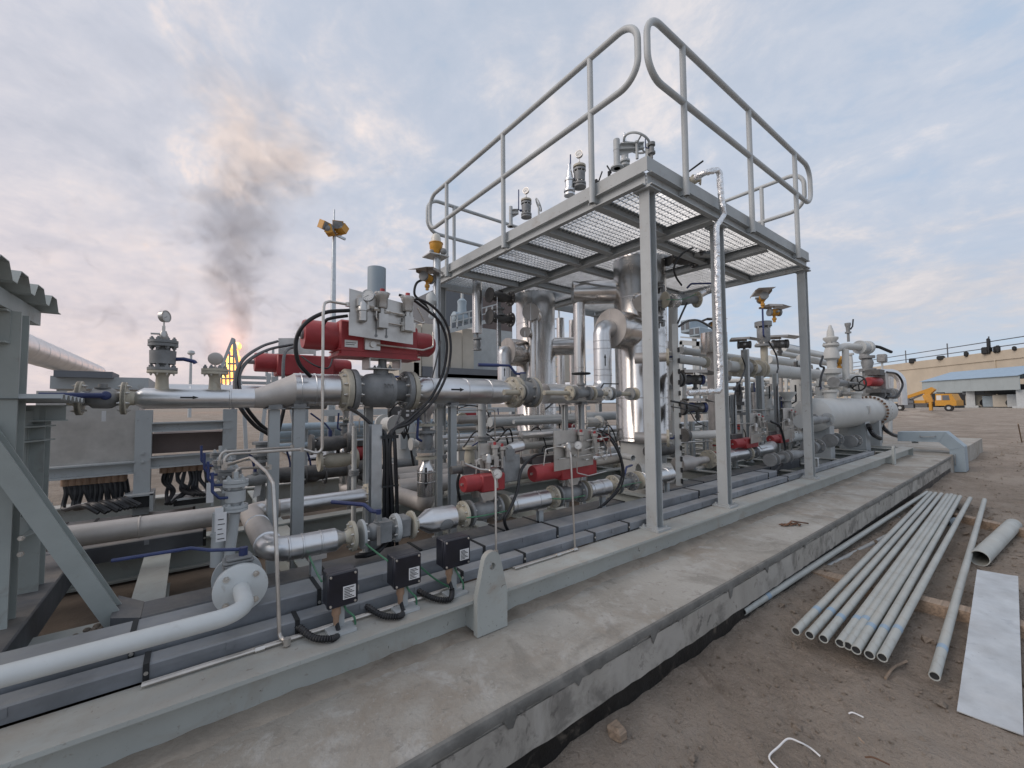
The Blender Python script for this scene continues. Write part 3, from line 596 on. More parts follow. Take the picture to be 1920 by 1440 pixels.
# ------------------------------------------------------------------ access platform
PXa, PXb, PYa, PYb = 2.48, 5.632, 1.655, 4.88
ZT, ZD, ZB = 3.217, 3.117, 3.022
pf = thing('access_platform', 'grey steel access platform on tall posts with tubular handrails', 'platform', (4, 3.2, BZ))
for x, y in ((2.565, 1.715), (3.58, 1.715), (5.60, 1.715), (2.565, 4.80), (5.60, 4.80)):
    c = MB().ibeam((x, y, BZ + .012), (x, y, ZB - .006), .078, .082, .006, .008, up=X_).build('column', GREY, pf)
    MB().mm((x - .075, y - .075, BZ + .001), (x + .075, y + .075, BZ + .014)).mm((x - .07, y - .07, ZB - .016), (x + .07, y + .07, ZB - .003)).bolts((x, y, BZ + .014), Z_, .075, 4, .011, .014).build('base_plate', GREY, c)
# edge channels, web set back, flanges outwards, with toe boards above
for p0, p1 in (((PXa, PYa + .022, 0), (PXb, PYa + .022, 0)), ((PXb - .022, PYa, 0), (PXb - .022, PYb, 0)), ((PXb, PYb - .022, 0), (PXa, PYb - .022, 0)), ((PXa + .022, PYb, 0), (PXa + .022, PYa, 0))):
    z = (ZB + ZD - .004) / 2; dz = V((0, 0, z)); ax = (V(p1) - V(p0)).normalized()
    MB().chan(V(p0) + dz + ax * .024, V(p1) + dz - ax * .024, ZD - .004 - ZB, .045, .008, flip=1).build('edge_channel', GREY, pf)
for lo, hi in (((PXa, PYa - .006, ZD - .002), (PXb, PYa, ZT)), ((PXb, PYa, ZD - .002), (PXb + .006, PYb, ZT)), ((PXa, PYb, ZD - .002), (PXb, PYb + .006, ZT)), ((PXa - .006, PYa - .006, ZD - .002), (PXa, PYb, ZT))):
    MB().mm(lo, hi).build('toe_board', GREY, pf)
xb = [2.12, 2.72, 3.16, 3.69, 4.25]
for y in xb: MB().ibeam((PXa + .03, y, 3.068), (3.40, y, 3.068), .085, .07, .006, .008).build('joist', GREY, pf)
for x in (3.45, 4.55): MB().ibeam((x, PYa + .03, 3.062), (x, PYb - .03, 3.062), .10, .09, .007, .009).build('main_joist', GREY, pf)
for y in (2.30, 3.25, 4.05):
    for a, b in ((3.5, 4.50), (4.60, PXb - .03)): MB().ibeam((a, y, 3.068), (b, y, 3.068), .085, .07, .006, .008).build('joist', GREY, pf)
clp = MB()
for x, y in ((3.38, 2.72), (3.38, 3.16), (3.38, 3.69), (4.48, 2.3), (4.62, 2.3), (4.62, 3.25), (3.52, 2.3), (4.48, 3.25)):
    for d in (-.03, .03): clp.lathe((x, y + d, 3.04), V((0, 1, 0)), [(0, .016), (.018, .016)], 6)
clp.build('joist_bolts', BOLT, pf)
# open grating panels: bearing bars and cross rods
gxs = [PXa + .035, 3.45, 4.55, PXb - .035]; gys = [PYa + .035, 2.30, 3.25, 4.05, PYb - .035]
for i in range(3):
    for j in range(4):
        a, b, c, d = gxs[i] + .004, gxs[i + 1] - .004, gys[j] + .004, gys[j + 1] - .004; m_ = MB(); k = a
        if (i, j) in ((1, 1), (1, 3)):  c_, d_ = c, d
        while k < b: m_.mm((k - .002, c, ZD - .026), (k + .002, d, ZD - .006)); k += .046
        k = c
        while k < d: m_.mm((a, k - .003, ZD - .014), (b, k + .003, ZD - .008)); k += .056
        m_.mm((a - .003, c - .003, ZD - .032), (a, d + .003, ZD - .001)).mm((b, c - .003, ZD - .032), (b + .003, d + .003, ZD - .001))
        m_.build('grating_panel', GALV, pf)
# handrails
RR = .0235; zt_, zm_ = 4.217, 3.770
def rail(p0, p1, posts, nrm, lab=None):
    p0, p1 = V(p0), V(p1); ax = (p1 - p0).normalized(); e = .10
    loop = [p0 + ax * .5 + Z_ * zt_, p0 + Z_ * zt_, p0 + Z_ * zm_, p0 + ax * .5 + Z_ * zm_]
    loop2 = [p1 - ax * .5 + Z_ * zm_, p1 + Z_ * zm_, p1 + Z_ * zt_, p1 - ax * .5 + Z_ * zt_]
    a, b = fillet(loop, .16, 9), fillet(loop2, .16, 9)
    MB().tube(a + b[::-1][::-1] + [a[0]], RR, 14).build('handrail', LGREY, pf)
    for q in posts:
        P = p0 + ax * q; o = MB().pipe(P + Z_ * 3.048, P + Z_ * (zt_ - .01), RR * .98, .004, 16).build('rail_post', LGREY, pf)
        MB().mm(P + V((-.012, -.012, 3.06)) + V(nrm) * .02, P + V((.012, .012, 3.11)) + V(nrm) * .05).bolts(P + V(nrm) * .03 + ax * .05 + Z_ * 3.085, -V(nrm), .018, 2, .010, .012).build('clamp', GREY, o)
rail((2.455, PYa - .042, 0), (5.655, PYa - .042, 0), [2.917 - 2.455, 4.052 - 2.455, 5.185 - 2.455], (0, 1, 0))
rail((PXa - .042, 1.677, 0), (PXa - .042, 4.89, 0), [2.118 - 1.677, 3.273 - 1.677, 4.439 - 1.677], (1, 0, 0))
rail((PXb + .045, 1.68, 0), (PXb + .045, 4.86, 0), [.46, 1.6, 2.7], (-1, 0, 0))
rail((2.42, PYb + .045, 0), (5.6, PYb + .045, 0), [.40, 1.5, 2.6], (0, -1, 0))
# ------------------------------------------------------------------ things on and through the platform deck
def davit(label, c, top, ax, rp=.045, arm=.25):
    c = V(c); t = thing('manway_davit', label, 'davit', c); ax = V(ax)
    MB().cyl(c, c + Z_ * top, rp, n=18).cyl(c + Z_ * (top + .001), c + Z_ * (top + .004), rp * .9, n=18).build('post', LGREY, t)
    MB().lathe(c, Z_, [(0, rp * 2.0), (.014, rp * 2.0)], 20).lathe(c + Z_ * top * .62, Z_, [(0, rp * 1.08), (.008, rp * 1.08)], 18).build('collar', LGREY, t)
    MB().chan(c + Z_ * top * .72 + ax * rp, c + Z_ * top * .72 + ax * (arm + rp), .07, .04).plate([c + ax * rp + Z_ * top * .68, c + ax * (rp + arm) + Z_ * top * .62, c + ax * rp + Z_ * top * .45], .006).build('arm', LGREY, t)
    return t
p = PX(1157, 316, 3.72); dv = davit('davit post and arm over the manway at the platform corner', (p.x, p.y, p.z), .33, V((.75, -.66, 0)), .036, .26)
c2 = V((4.0, 2.80, ZD + .03)); mw = thing('manway_cover', 'round grey manway cover on the front vessel, above the deck', 'manway', c2)
MB().lathe(c2 - Z_ * .08, Z_, [(0, .20), (.12, .20), (.12, .27), (.16, .27), (.165, .26), (.175, .05)], 32).build('cover', LGREY, mw); MB().bolts(c2 + Z_ * .08, Z_, .235, 12, .018, .03).build('bolts', BOLT, mw)
hw = PX(1194, 268, 3.85); t = thing('handwheel_valve', 'large pale handwheel on the manway arm at the platform corner', 'handwheel', hw - Z_ * .1)
wheel(t, hw, V((.35, -.25, .9)), .15, .013, 3, LGREY); MB().cyl(hw - Z_ * .18, hw, .016, n=10).cyl(hw - Z_ * .24 + V((.10, -.08, 0)), hw + V((.10, -.08, -.02)), .036, n=16).build('stem', LGREY, t)
def relief(label, base, h, r, m=None):
    base = V(base); t = thing('relief_valve', label, 'valve', base)
    MB().lathe(base, Z_, [(0, r * 1.25), (.02, r * 1.25), (.02, r * .8), (h * .12, r * .8), (h * .12, r * 1.3), (h * .17, r * 1.3), (h * .17, r * .9), (h * .42, r * .95), (h * .44, r * 1.1), (h * .49, r * 1.1)], 20).build('body', m or LGREY, t)
    MB().bolts(base + Z_ * h * .17, Z_, r * 1.12, 6, r * .16, r * .25).build('bolts', BOLT, t)
    MB().lathe(base + Z_ * h * .49, Z_, [(0, r * .85), (h * .1, r * .8), (h * .26, r * .55), (h * .30, r * .38), (h * .46, r * .36), (h * .5, r * .15)], 16).build('bonnet', FOIL, t)
    return t
relief('foil-capped relief valve rising behind the handwheel at the corner', PX(1172, 312, 4.05), .42, .045, LGREY)
relief('silver relief valve behind the blue lever on the platform', PX(1068, 367, 3.5), .40, .052, CLAD)
def deck_valve(label, base, h, r, lev, levlen, m=None):
    """vertical valve: flange, barrel, flange, with an upright lever at one side"""
    base = V(base); t = thing('deck_valve', label, 'valve', base); lev = V(lev)
    MB().lathe(base + Z_ * h * .12, Z_, [(0, r * .6), (h * .1, r * .62), (h * .16, r * .86), (h * .55, r * .9), (h * .62, r * .6), (h * .75, r * .6)], 22).build('body', m or VGREY, t)
    for z in (.0, .12, .74, .90): f = MB().lathe(base + Z_ * h * z, Z_, [(0, r), (h * .085, r)], 26).build('flange', BEIGE if z > .8 else (m or VGREY), t)
    MB().bolts(base + Z_ * h * .74, -Z_, r * .8, 8, r * .12, r * .2).bolts(base + Z_ * h * .21, Z_, r * .8, 8, r * .12, r * .2).build('bolts', BOLT, t)
    p = base + Z_ * h * .38 + lev * r * .8; MB().cyl(p, p + lev * r * .5, r * .22, n=10).tube(fillet([p + lev * r * .4, p + lev * r * .75 + Z_ * .01, p + lev * r * .7 + Z_ * levlen], .02, 4), .008, 8).build('lever', BLUE, t)
    return t
b = PX(1087, 352, 3.6); deck_valve('grey deck valve with blue upright lever, beside the rail post', b, .27, .075, (-.75, .55, 0), .30)
gauge('pressure gauge on top of the deck valve beside the rail post', b + Z_ * .27, (-.85, -.4, .1), .045, .09)
b = PX(987, 408, 3.7); deck_valve('grey deck valve at the left half of the platform edge', b, .26, .075, (-.8, .5, 0), .30)
gauge('pressure gauge on the left deck valve above the platform edge', b + Z_ * .26, (-.85, -.4, .1), .045, .08)
p = PX(958, 425, 3.7); davit('thin davit post left of the left deck valve', (p.x, p.y, p.z), .30, V((.6, -.5, 0)), .028, .12)
hw = PX(1010, 384, 3.8); t = thing('handwheel_valve', 'small grey handwheel just right of the left deck valve', 'handwheel', hw); wheel(t, hw, V((.6, -.5, .35)), .09, .009, 3, LGREY); MB().cyl(hw - Z_ * .16, hw, .012, n=8).build('stem', LGREY, t)
b = PX(1222, 297, 3.9); t = thing('vent_valve', 'tiny vent valve stack right of the big handwheel', 'valve', b); MB().lathe(b, Z_, [(0, .014), (.05, .014), (.05, .04), (.07, .04), (.07, .022), (.10, .03), (.14, .02), (.14, .04), (.17, .04)], 16).build('body', VGREY, t); MB().tube(fillet([b + Z_ * .11, b + V((-.05, .04, .12)), b + V((-.05, .04, .22))], .01), .006, 6).build('lever', BLUE, t)
for lb, (u, v, x), d, ln in (('short black lever standing right of the thick rail post', (1118, 340, 3.6), (.3, -.2, 1), .12), ('short black lever leaning left of the davit base', (1142, 325, 3.6), (-.35, .3, .8), .10)):
    q = PX(u, v, x); single(MB().tube(fillet([q, q + V((.02, -.02, .0)), q + V((.02, -.02, 0)) + V(d).normalized() * ln], .012), .008, 8).cyl(q - Z_ * .08, q + Z_ * .02, .016, n=8), 'valve_lever', DARK, lb, 'lever')
b = PY(1300, 338, 1.80); t = ball_valve('deck_flange_valve', 'bolted flange valve with black lever at the right platform edge', b, V((.55, -.85, 0)), .12, .05, .032, BEIGE, None, nb=6)
MB().tube([b + V((-.03, .02, .02)), b + V((-.06, .04, .05)), b + PY(1318, 302, 1.75) - PY(1300, 338, 1.80)], .008, 8).build('lever', DARK, t)
fp = fillet([PY(1304, 333, 1.72), PY(1325, 323, 1.62), PY(1349, 318, 1.585), PY(1350, 345, 1.585), PY(1354, 388, 1.585), PY(1357, 402, 1.585), PY(1343, 424, 1.60), PY(1345, 560, 1.60), PY(1350, 700, 1.60), PY(1349, 733, 1.60), PY(1325, 735, 1.63), PY(1290, 737, 1.70)], .03, 5)
dense = []
for a, b in zip(fp[:-1], fp[1:]):
    k = max(1, int((b - a).length / .018)); dense += [a.lerp(b, i / k) for i in range(k)]
dense.append(fp[-1]); rr = [.0235 + .0035 * mn.noise(V((i * .61, 1, 2))) + .002 * mn.noise(V((i * 2.3, 5, 2))) for i in range(len(dense))]
m_ = MB().tube(dense, rr, 18)
for i, q in enumerate(m_.v): m_.v[i] = q + V((mn.noise(q * 45), mn.noise(q * 45 + V((7, 0, 0))), mn.noise(q * 45 + V((0, 9, 0))))) * .004
single(m_, 'foil_wrapped_pipe', FOIL, 'crumpled silver foil-wrapped pipe hanging down in front of the platform', 'pipe', ang=24)
# ------------------------------------------------------------------ two insulated vessels with their feed lines
def vessel(label, x, y, ztop, zc, r=.285):
    t = thing('insulated_vessel', label, 'vessel', (x, y, SLZ), 'insulated vertical vessels through the platform')
    MB().lathe((x, y, zc), Z_, [(0, r), (.006, r + .004), (.012, r), (ztop - zc, r)], 64).build('shell_cladding', STEEL, t)
    MB().lathe((x, y, SLZ + .01), Z_, [(0, r * 1.05), (.03, r * 1.05), (.03, r * .86), (zc - SLZ - .02, r * .86)], 40).build('skirt', PALE, t)
    bands(t, [(x, y, z) for z in (zc + .04, 1.55, 2.1, 2.65)], Z_, r, .012, STEEL)
    sm = MB(); sm.bar((x - r * .80, y - r * .62, zc + .05), (x - r * .80, y - r * .62, ztop), .010, .004, V((-.8, -.6, 0))); q = MB()
    for k in range(26): z = zc + .1 + k * .075; q.lathe((x - r * .775, y - r * .64, z), V((-.8, -.6, 0)), [(0, .006), (.004, .004)], 6); q.lathe((x + r * .20, y - r * .985, z), V((.2, -1, 0)), [(0, .006), (.004, .004)], 6)
    sm.build('cladding_seam', STEEL, t); q.build('rivets', BOLT, t); return t
def can(root, p0, p1, r, m=None, cap=True):
    """clad box over a nozzle: short drum with a flat pieced end"""
    p0, p1 = V(p0), V(p1); ax = (p1 - p0).normalized(); MB().lathe(p0, ax, [(0, r), ((p1 - p0).length - .004, r), ((p1 - p0).length, r - .003)], 40).build('nozzle_cladding', m or STEEL, root)
    if cap:
        d_ = MB().lathe(p1 - ax * .002, ax, [(0, r * 1.015), (.005, r * 1.015)], 40).build('end_disc', DUCT, root); MB().bar(p1 + ax * .004 - Z_ * r, p1 + ax * .004 + Z_ * r, .006, .003, ax).build('disc_seam', STEEL, d_)
YM, YR = 2.80, 4.60
v2 = vessel('near insulated steel vessel rising through the front of the platform', 4.0, YM, 3.16, 1.08)
v1 = vessel('far insulated steel vessel behind, in the second row', 4.0, YR, 3.16, 1.02)
ZP = 1.597
# nozzle drums: feed inlet on the left of each vessel
for t, y, zn in ((v2, YM, 2.28), (v1, YR, 2.22)): can(t, (3.80, y, zn), (3.47, y, zn), .205 if y < 3 else .19)
can(v2, (3.75, 2.62, ZV(602 - 40, 3.75, 2.62)), (3.58, 2.48, ZV(570, 3.6, 2.5)), .085)
can(v1, (3.75, 4.45, ZV(623, 3.75, 4.45)), (3.55, 4.3, ZV(623, 3.55, 4.3)), .07)
q = PX(1162, 547, 3.88); can(v2, q, q + V((-.42, .34, -.005)), .135, cap=False); e2 = q + V((-.36, .30, 0))
q1 = PX(995, 585, 3.62); can(v1, q1 + V((.28, .22, 0)), q1, .115)
d1 = thing('down_pipe', 'slim clad down-pipe in front of the far vessel', 'pipe', (q1.x + .10, q1.y + .08, SLZ))
MB().cyl((q1.x + .12, q1.y + .09, SLZ + .02), (q1.x + .12, q1.y + .09, q1.z), .068, n=26).build('pipe', STEEL, d1); bands(d1, [(q1.x + .12, q1.y + .09, z) for z in (1.2, 1.7)], Z_, .068, .010, STEEL)
d2 = thing('down_pipe', 'slim clad down-pipe under the side drum of the near vessel', 'pipe', (e2.x, e2.y, SLZ))
MB().cyl((e2.x, e2.y, SLZ + .02), (e2.x, e2.y, e2.z - .05), .068, n=26).build('pipe', STEEL, d2); bands(d2, [(e2.x, e2.y, z) for z in (1.25, 1.9)], Z_, .068, .010, STEEL)
arrow(d2, (e2.x, e2.y, 1.80), (0, 0, -1), (-.5, -.86, 0), .068, .12, .02)
q = PX(1032, 650, 4.15); can(v1, q, q + V((.36, -.34, 0)), .13, cap=False)
for lb, u, r in (('tall thin clad stack behind, left of the pair', 1052, .068), ('tall thin clad stack behind, right of the pair', 1076, .075)):
    x = XU(u, 5.25, 2); t = thing('riser_stack', lb, 'pipe', (x, 5.25, SLZ)); MB().cyl((x, 5.25, 1.75), (x, 5.25, 3.0), r, n=24).build('pipe', STEEL, t)
    MB().tube(fillet([(x, 5.25, 1.8), (x, 5.25, 1.62), (x + .22, 5.15, 1.60)], .12), r, 20).build('elbow', STEEL, t)
# main feed line of each train
def feed(y, lab, zn, full=True):
    t = thing('feed_line', lab, 'pipe', (1.5, y, ZP)); xr = 3.34 if full else 3.42; r = .098
    xa = XU(480, YM, ZP); xe = XU(1108, YM, ZP)
    x6, x7 = XU(775, YM, ZP), XU(940, YM, ZP)
    MB().lathe((x6, y, ZP), X_, [(0, .062), (.06, r), (x7 - x6 - .02, r), (x7 - x6 + .12, .062)], 32).build('main_pipe', CLAD, t)
    bands(t, [(x6 + .12, y, ZP), (x6 + .42, y, ZP), (x7 - .15, y, ZP)], X_, r)
    arrow(t, (XU(846, y, ZP), y, ZP), X_, (-.3, -.95, .10), r, .11, .022)
    # beyond the isolating flanges the line runs on and turns up to the nozzle
    x8 = XU(1020, YM, ZP); MB().tube(fillet([(x8, y, ZP - .01), (xr, y, ZP - .01), (xr, y, zn - .005), (3.50, y, zn - .005)], .14, 10), .090, 28).build('riser', CLAD, t)
    bands(t, [(xr, y, z) for z in (1.78, 1.84, 2.05, zn - .15)], Z_, .090); arrow(t, (xr, y, 1.93), Z_, (-.55, -.83, 0), .090, .12, .02)
    x9 = XU(960, YM, ZP); pair(t, (x9 + .02, y, ZP), X_, .132, .030, BEIGE, BEIGE, 8, .07, .075); pair(t, (x9 + .21, y, ZP), X_, .132, .030, VGREY, BEIGE, 8)
    MB().cyl((x9 + .05, y, ZP), (x9 + .19, y, ZP), .10, n=24).build('valve_body', VGREY, t)
    lever(t, (x9 + .12, y, ZP + .16), (-.93, .3, 0), .40, BLUE, .07, .011); MB().cyl((x9 + .12, y, ZP + .08), (x9 + .12, y, ZP + .16), .03, n=10).build('stem', VGREY, t)
    return t
f1 = feed(YM, 'main silver feed line at eye height in front of the near vessel', 2.28)
f2 = feed(YR, 'rear silver feed line running to the far vessel', 2.22, False)
# smaller inlet half of the front feed line, with eccentric reducer and gauge branches
t = thing('inlet_line', 'silver inlet line with flow arrow at the left, two gauge branches on it', 'pipe', (0, YM, ZP)); zl = 1.541; rl = .053
xL = XU(252, YM, zl); xa = XU(478, YM, zl); xb_ = XU(545, YM, ZP); xc = XU(632, YM, ZP)
MB().lathe((xL, YM, zl), X_, [(0, .030), (.035, rl), (xa - xL, rl)], 28).build('small_pipe', CLAD, t)
red = MB(); nn = 28; prof = [(xa - .005, zl, rl + .001), (xa + .05, zl + .01, rl + .014), (xb_, ZP - .006, .092), (xb_ + .02, ZP, .098)]
for (x, z, r) in prof: red.v += [V((x, YM + r * math.cos(2 * math.pi * k / nn), z + r * math.sin(2 * math.pi * k / nn))) for k in range(nn)]
red.f = [(j * nn + i, j * nn + (i + 1) % nn, (j + 1) * nn + (i + 1) % nn, (j + 1) * nn + i) for j in range(3) for i in range(nn)]
red.build('reducer', DUCT, t); MB().cyl((xb_ + .015, YM, ZP), (xc, YM, ZP), .098, n=32).build('large_pipe', CLAD, t)
bands(t, [(xb_ + .05, YM, ZP), (xb_ + .13, YM, ZP), (xb_ + .17, YM, ZP)], X_, .098); bands(t, [(xa - .12, YM, zl)], X_, rl)
arrow(t, (XU(355, YM, zl), YM, zl), X_, (-.05, -1, .08), rl, .075, .014)
gb = {}
for u, v1_, nm in ((303, 700, 1), (402, 702, 2)):
    x = XU(u, YM, zl); r_ = .028; h = ZV(v1_, x, YM) - zl
    MB().lathe((x, YM, zl + .03), Z_, [(0, .034), (.03, .028), (h - .05, .026), (h - .03, .034)], 18).build('branch', BEIGE, t); flange(t, (x, YM, zl + h), Z_, .062, .014, BEIGE, 8); gb[nm] = V((x, YM, zl + h + .016))
p = gb[1]; vv = thing('branch_valve', 'small flanged valve with blue lever on the tall gauge branch', 'valve', p)
MB().lathe(p, Z_, [(0, .062), (.014, .062), (.014, .03), (.032, .03), (.032, .053), (.10, .055), (.10, .03), (.122, .03)], 26).build('body', VGREY, vv); MB().lathe(p + Z_ * .122, Z_, [(0, .062), (.014, .062), (.016, .056), (.018, .062), (.032, .062)], 26).build('flange', VGREY, vv)
MB().bolts(p + Z_ * .154, Z_, .048, 8, .0105, .014).bolts(p + Z_ * .122, -Z_, .048, 8, .0105, .014).bolts(p + Z_ * .014, Z_, .048, 8, .0105, .014).build('bolts', VGREY, vv)
MB().tube(fillet([p + V((.05, 0, .06)), p + V((.085, -.01, .062)), p + V((.13, -.02, .05)), p + V((.135, -.02, .04))], .01), .010, 8).build('lever', BLUE, vv)
MB().lathe(p + Z_ * .154, Z_, [(0, .012), (.012, .018), (.03, .018), (.05, .012)], 12).tube([p + V((-.05, -.01, .185)), p + V((.0, 0, .188))], .005, 6).build('needle_valve', PLATE, vv)
gauge('round pressure gauge on the tall branch of the inlet line', p + Z_ * .205, (.75, -.55, .05), .030, .045)
p = gb[2]; b2 = thing('blind_flange', 'bolted blind flange on the short gauge branch', 'flange', p); MB().lathe(p, Z_, [(0, .062), (.014, .062)], 26).build('disc', BEIGE, b2); MB().bolts(p + Z_ * .014, Z_, .048, 8, .0105, .016).build('bolts', VGREY, b2)
gauge('round gauge seen from behind on the short branch, near the flame', p + Z_ * .014, (.1, .95, .1), .034, .022, m=DUCT)
# inlet valve at the left end
xv = (XU(144, YM, zl) + XU(238, YM, zl)) / 2; lv = XU(238, YM, zl) - XU(144, YM, zl)
t = ball_valve('inlet_valve', 'grey cast inlet ball valve with blue lever left of the inlet line', (xv, YM, zl), X_, lv * .98, .080, .048, VGREY, None, nb=8, fm=VGREY)
MB().ball((xv, YM - .03, zl + .0), .052, (1.3, .8, .75)).build('casting', VGREY, t); MB().tube([(xv + .02, YM - .085, zl + .012), (xv - .19, YM - .09, zl + .012)], .013, 10).ball((xv + .02, YM - .085, zl + .012), .021, (1, .5, 1)).build('lever', BLUE, t)
MB().mm((xv + .005, YM - .05, zl - .11), (xv + .02, YM - .047, zl - .06)).build('tag', WHT, t)
for s_, m1 in ((-1, BEIGE), (1, BEIGE)): flange(t, (xv + s_ * lv * .5, YM, zl), V((-s_, 0, 0)), .080, .02, m1, 8, bolt=True, neck=.03, rneck=.034)
# ------------------------------------------------------------------ big actuated ball valve on the front line
def main_valve(label, y, s=1.0, dx=0.0, detail=True):
    xf1 = XU(655, YM, ZP) + dx; xf2 = XU(768, YM, ZP) + dx; xm = (xf1 + xf2) / 2 + .01; t = thing('actuated_valve', label, 'valve', (xm, y, ZP), 'red pneumatic actuated valves')
    pair(t, (xf1, y, ZP), X_, .137, .034, BEIGE, VGREY, 10, .08, .085); pair(t, (xf2 - .01, y, ZP), X_, .137, .032, VGREY, BEIGE, 10)
    bd = MB().lathe((xf1 + .05, y, ZP), X_, [(0, .080), (.03, .088), (.06, .108), (.10, .115), (.20, .117), (.205, .122), (.228, .122), (.232, .10), (.26, .075), (xf2 - xf1 - .09, .07)], 32).build('body', VGREY, t)
    MB().cyl((xm - .01, y, ZP + .09), (xm - .01, y, ZP + .142), .050, n=18).build('bonnet', VGREY, t)
    zb = ZP + .142; yk = MB()
    yk.mm((xm - .115, y - .075, zb), (xm + .105, y + .075, zb + .006)).mm((xm - .115, y - .075, zb + .066), (xm + .105, y + .075, zb + .073))
    for a in (-.115, .098): yk.mm((xm + a, y - .075, zb + .006), (xm + a + .007, y + .075, zb + .066))
    yk.build('yoke', PLATE, t); MB().cyl((xm, y, zb), (xm, y, zb + .07), .028, n=14).bolts((xm, y, zb + .008), Z_, .055, 4, .012, .018).build('coupling', VGREY, t)
    # red cylinder, with scotch-yoke housing
    zc = ZV(628, XU(600, YM, 1.9), YM) ; xa = XU(569, YM, zc) + dx; xz = XU(812, YM, zc) + dx; rc = .092; yc = y + .02
    cy = MB().lathe((xa, yc, zc), X_, [(0, rc * .93), (.012, rc), (.22, rc), (.222, rc * 1.06), (.235, rc * 1.06)], 36).lathe((xz, yc, zc - .005), -X_, [(0, rc * .70), (.03, rc * .93), (.22, rc)], 32).build('cylinder', RED, t)
    MB().cyl((xa - .03, yc, zc), (xa, yc, zc), .017, n=8).cyl((xa - .012, yc, zc), (xa, yc, zc), .032, n=12).build('end_plug', VGREY, cy)
    MB().bolts((xa + .014, yc, zc), -X_, rc * .82, 8, .008, .010).build('bolts', RED, cy); MB().torus((xa + .21, yc, zc), X_, rc * 1.03, .008, 32, 6).build('retaining_ring', RED, cy)
    xh0, xh1 = XU(630, YM, zc) + dx, XU(775, YM, zc) + dx
    npl = MB().mm((xh0 + .03, yc - .1085, zc - .075), (xh0 + .11, yc - .1055, zc - .03)).build('name_plate', PLATE, t); MB().mm((xh0 + .035, yc - .1095, zc - .048), (xh0 + .10, yc - .1088, zc - .044)).mm((xh0 + .035, yc - .1095, zc - .06), (xh0 + .09, yc - .1088, zc - .056)).build('print', INK, npl)
    hs = MB().rbox((xh0, yc - .105, zc - .13), (xh1, yc + .105, zc + .10), .012).build('housing', RED, t); MB().mm((xh0 - .012, yc - .112, zc - .132), (xh1 + .012, yc + .112, zc - .118)).mm((xh0 - .01, yc - .110, zc - .095), (xh1 + .01, yc + .110, zc - .088)).build('housing_rib', RED, hs)
    # stainless control panel with regulator, solenoids, tubing
    yp = y - .165; xp0, xp1 = XU(654, yp, zc) + dx, XU(774, yp, zc) + dx; zp0, zp1 = ZV(637, (xp0 + xp1) / 2, yp), ZV(541, xp0, yp)
    pl = MB().plate([(xp0, yp, zp1), (xp0, yp, zp0 + .01), (xp1, yp, zp0 - .015), (xp1, yp, zp1 - .05)], .006).build('control_panel', PLATE, t)
    dp = MB()
    for a in (.40, .56):
        dp.mm((xp0 + (xp1 - xp0) * a - .004, yp - .006, zp0 + .03), (xp0 + (xp1 - xp0) * a + .004, yp - .0031, zp0 + .09)); dp.cyl((xp0 + (xp1 - xp0) * a, yp - .006, zp0 + .022), (xp0 + (xp1 - xp0) * a, yp - .003, zp0 + .022), .010, n=10)
    dp.build('panel_slot', VGREY, pl); MB().mm((xh0 + .15, yc - .13, zc - .085), (xh0 + .25, yc - .106, zc - .01)).cyl((xh0 + .2, yc - .145, zc - .05), (xh0 + .2, yc - .13, zc - .05), .02, n=12).build('port_block', PLATE, t)
    W = lambda a, z: V((xp0 + (xp1 - xp0) * a, yp - .03, zp0 + (zp1 - zp0) * z))
    for a in (.47, .88):
        c = W(a, .86); so_ = MB().lathe(c - Z_ * .06, Z_, [(0, .030), (.01, .033), (.06, .033), (.075, .042), (.10, .042)], 20).cyl(c - Z_ * .10, c - Z_ * .055, .017, n=12).mm(c + V((-.03, -.03, -.19)), c + V((.03, .015, -.10))).build('solenoid_valve', PLATE, t)
        MB().cyl(c + Z_ * .04, c + Z_ * .065, .015, n=12).build('red_cap', RED, so_); MB().mm(c + V((-.045, -.02, .03)), c + V((.045, .02, .042))).build('yoke_bar', PLATE, so_)
    g0 = W(.18, .74); MB().lathe(g0 + V((0, .0, -.13)), Z_, [(0, .012), (.01, .026), (.07, .026), (.072, .032), (.12, .03), (.14, .018)], 18).mm(g0 + V((-.035, -.02, -.03)), g0 + V((.035, .02, .02))).build('regulator', PLATE, t)
    tb = MB(); tr = .006
    for pts in ([W(.38, .64), W(.38, .40), W(.50, .36), W(.80, .34), W(.86, .34)], [W(.55, .60), W(.70, .59), W(.80, .58)], [W(.95, .5), W(1.12, .44), W(1.18, .46), W(1.05, .78)], [W(.30, .66), W(.40, .62), W(.42, .58)]): tb.tube(fillet(pts, .025, 5), tr, 8)
    tb.tube(fillet([V((xh0 + .22, yc - .14, zc - .05)), V((xh1 + .02, yc - .14, zc - .062)), V((xz - .05, yc - .12, zc - .03)), V((xz - .04, yc - .10, zc + .08))], .03, 5), tr, 8); tb.build('tubing', TUBE, t)
    ft_ = MB()
    for a, z in ((.55, .60), (.78, .58), (.84, .34), (.30, .66), (.38, .62)): ft_.lathe(W(a, z) - X_ * .02, X_, [(0, .011), (.014, .013), (.026, .013), (.04, .010)], 6)
    ft_.mm(W(.86, .22) + V((-.03, -.01, 0)), W(.86, .22) + V((.06, .02, .06))).build('fittings', BOLT, t)
    # grey open-topped cylinder behind the panel
    xg, yg = XU(706, y + .06, 2.2) + dx, y + .06; zg = ZV(503, xg, yg); MB().pipe((xg, yg, zc + .08), (xg, yg, zg), .062, .003, 28).bolts((xg, yg, zg - .05), Y_, .062, 2, .008, .01).build('stand_cylinder', BLUEG, t)
    return t, W, xm, zc
t, W, xm, zc = main_valve('large actuated ball valve with red cylinder and steel control panel', YM)
gauge('gauge on the control panel of the large red actuator', W(.24, .58) + V((0, -.02, 0)), (-.5, -.86, .1), .036, .05)
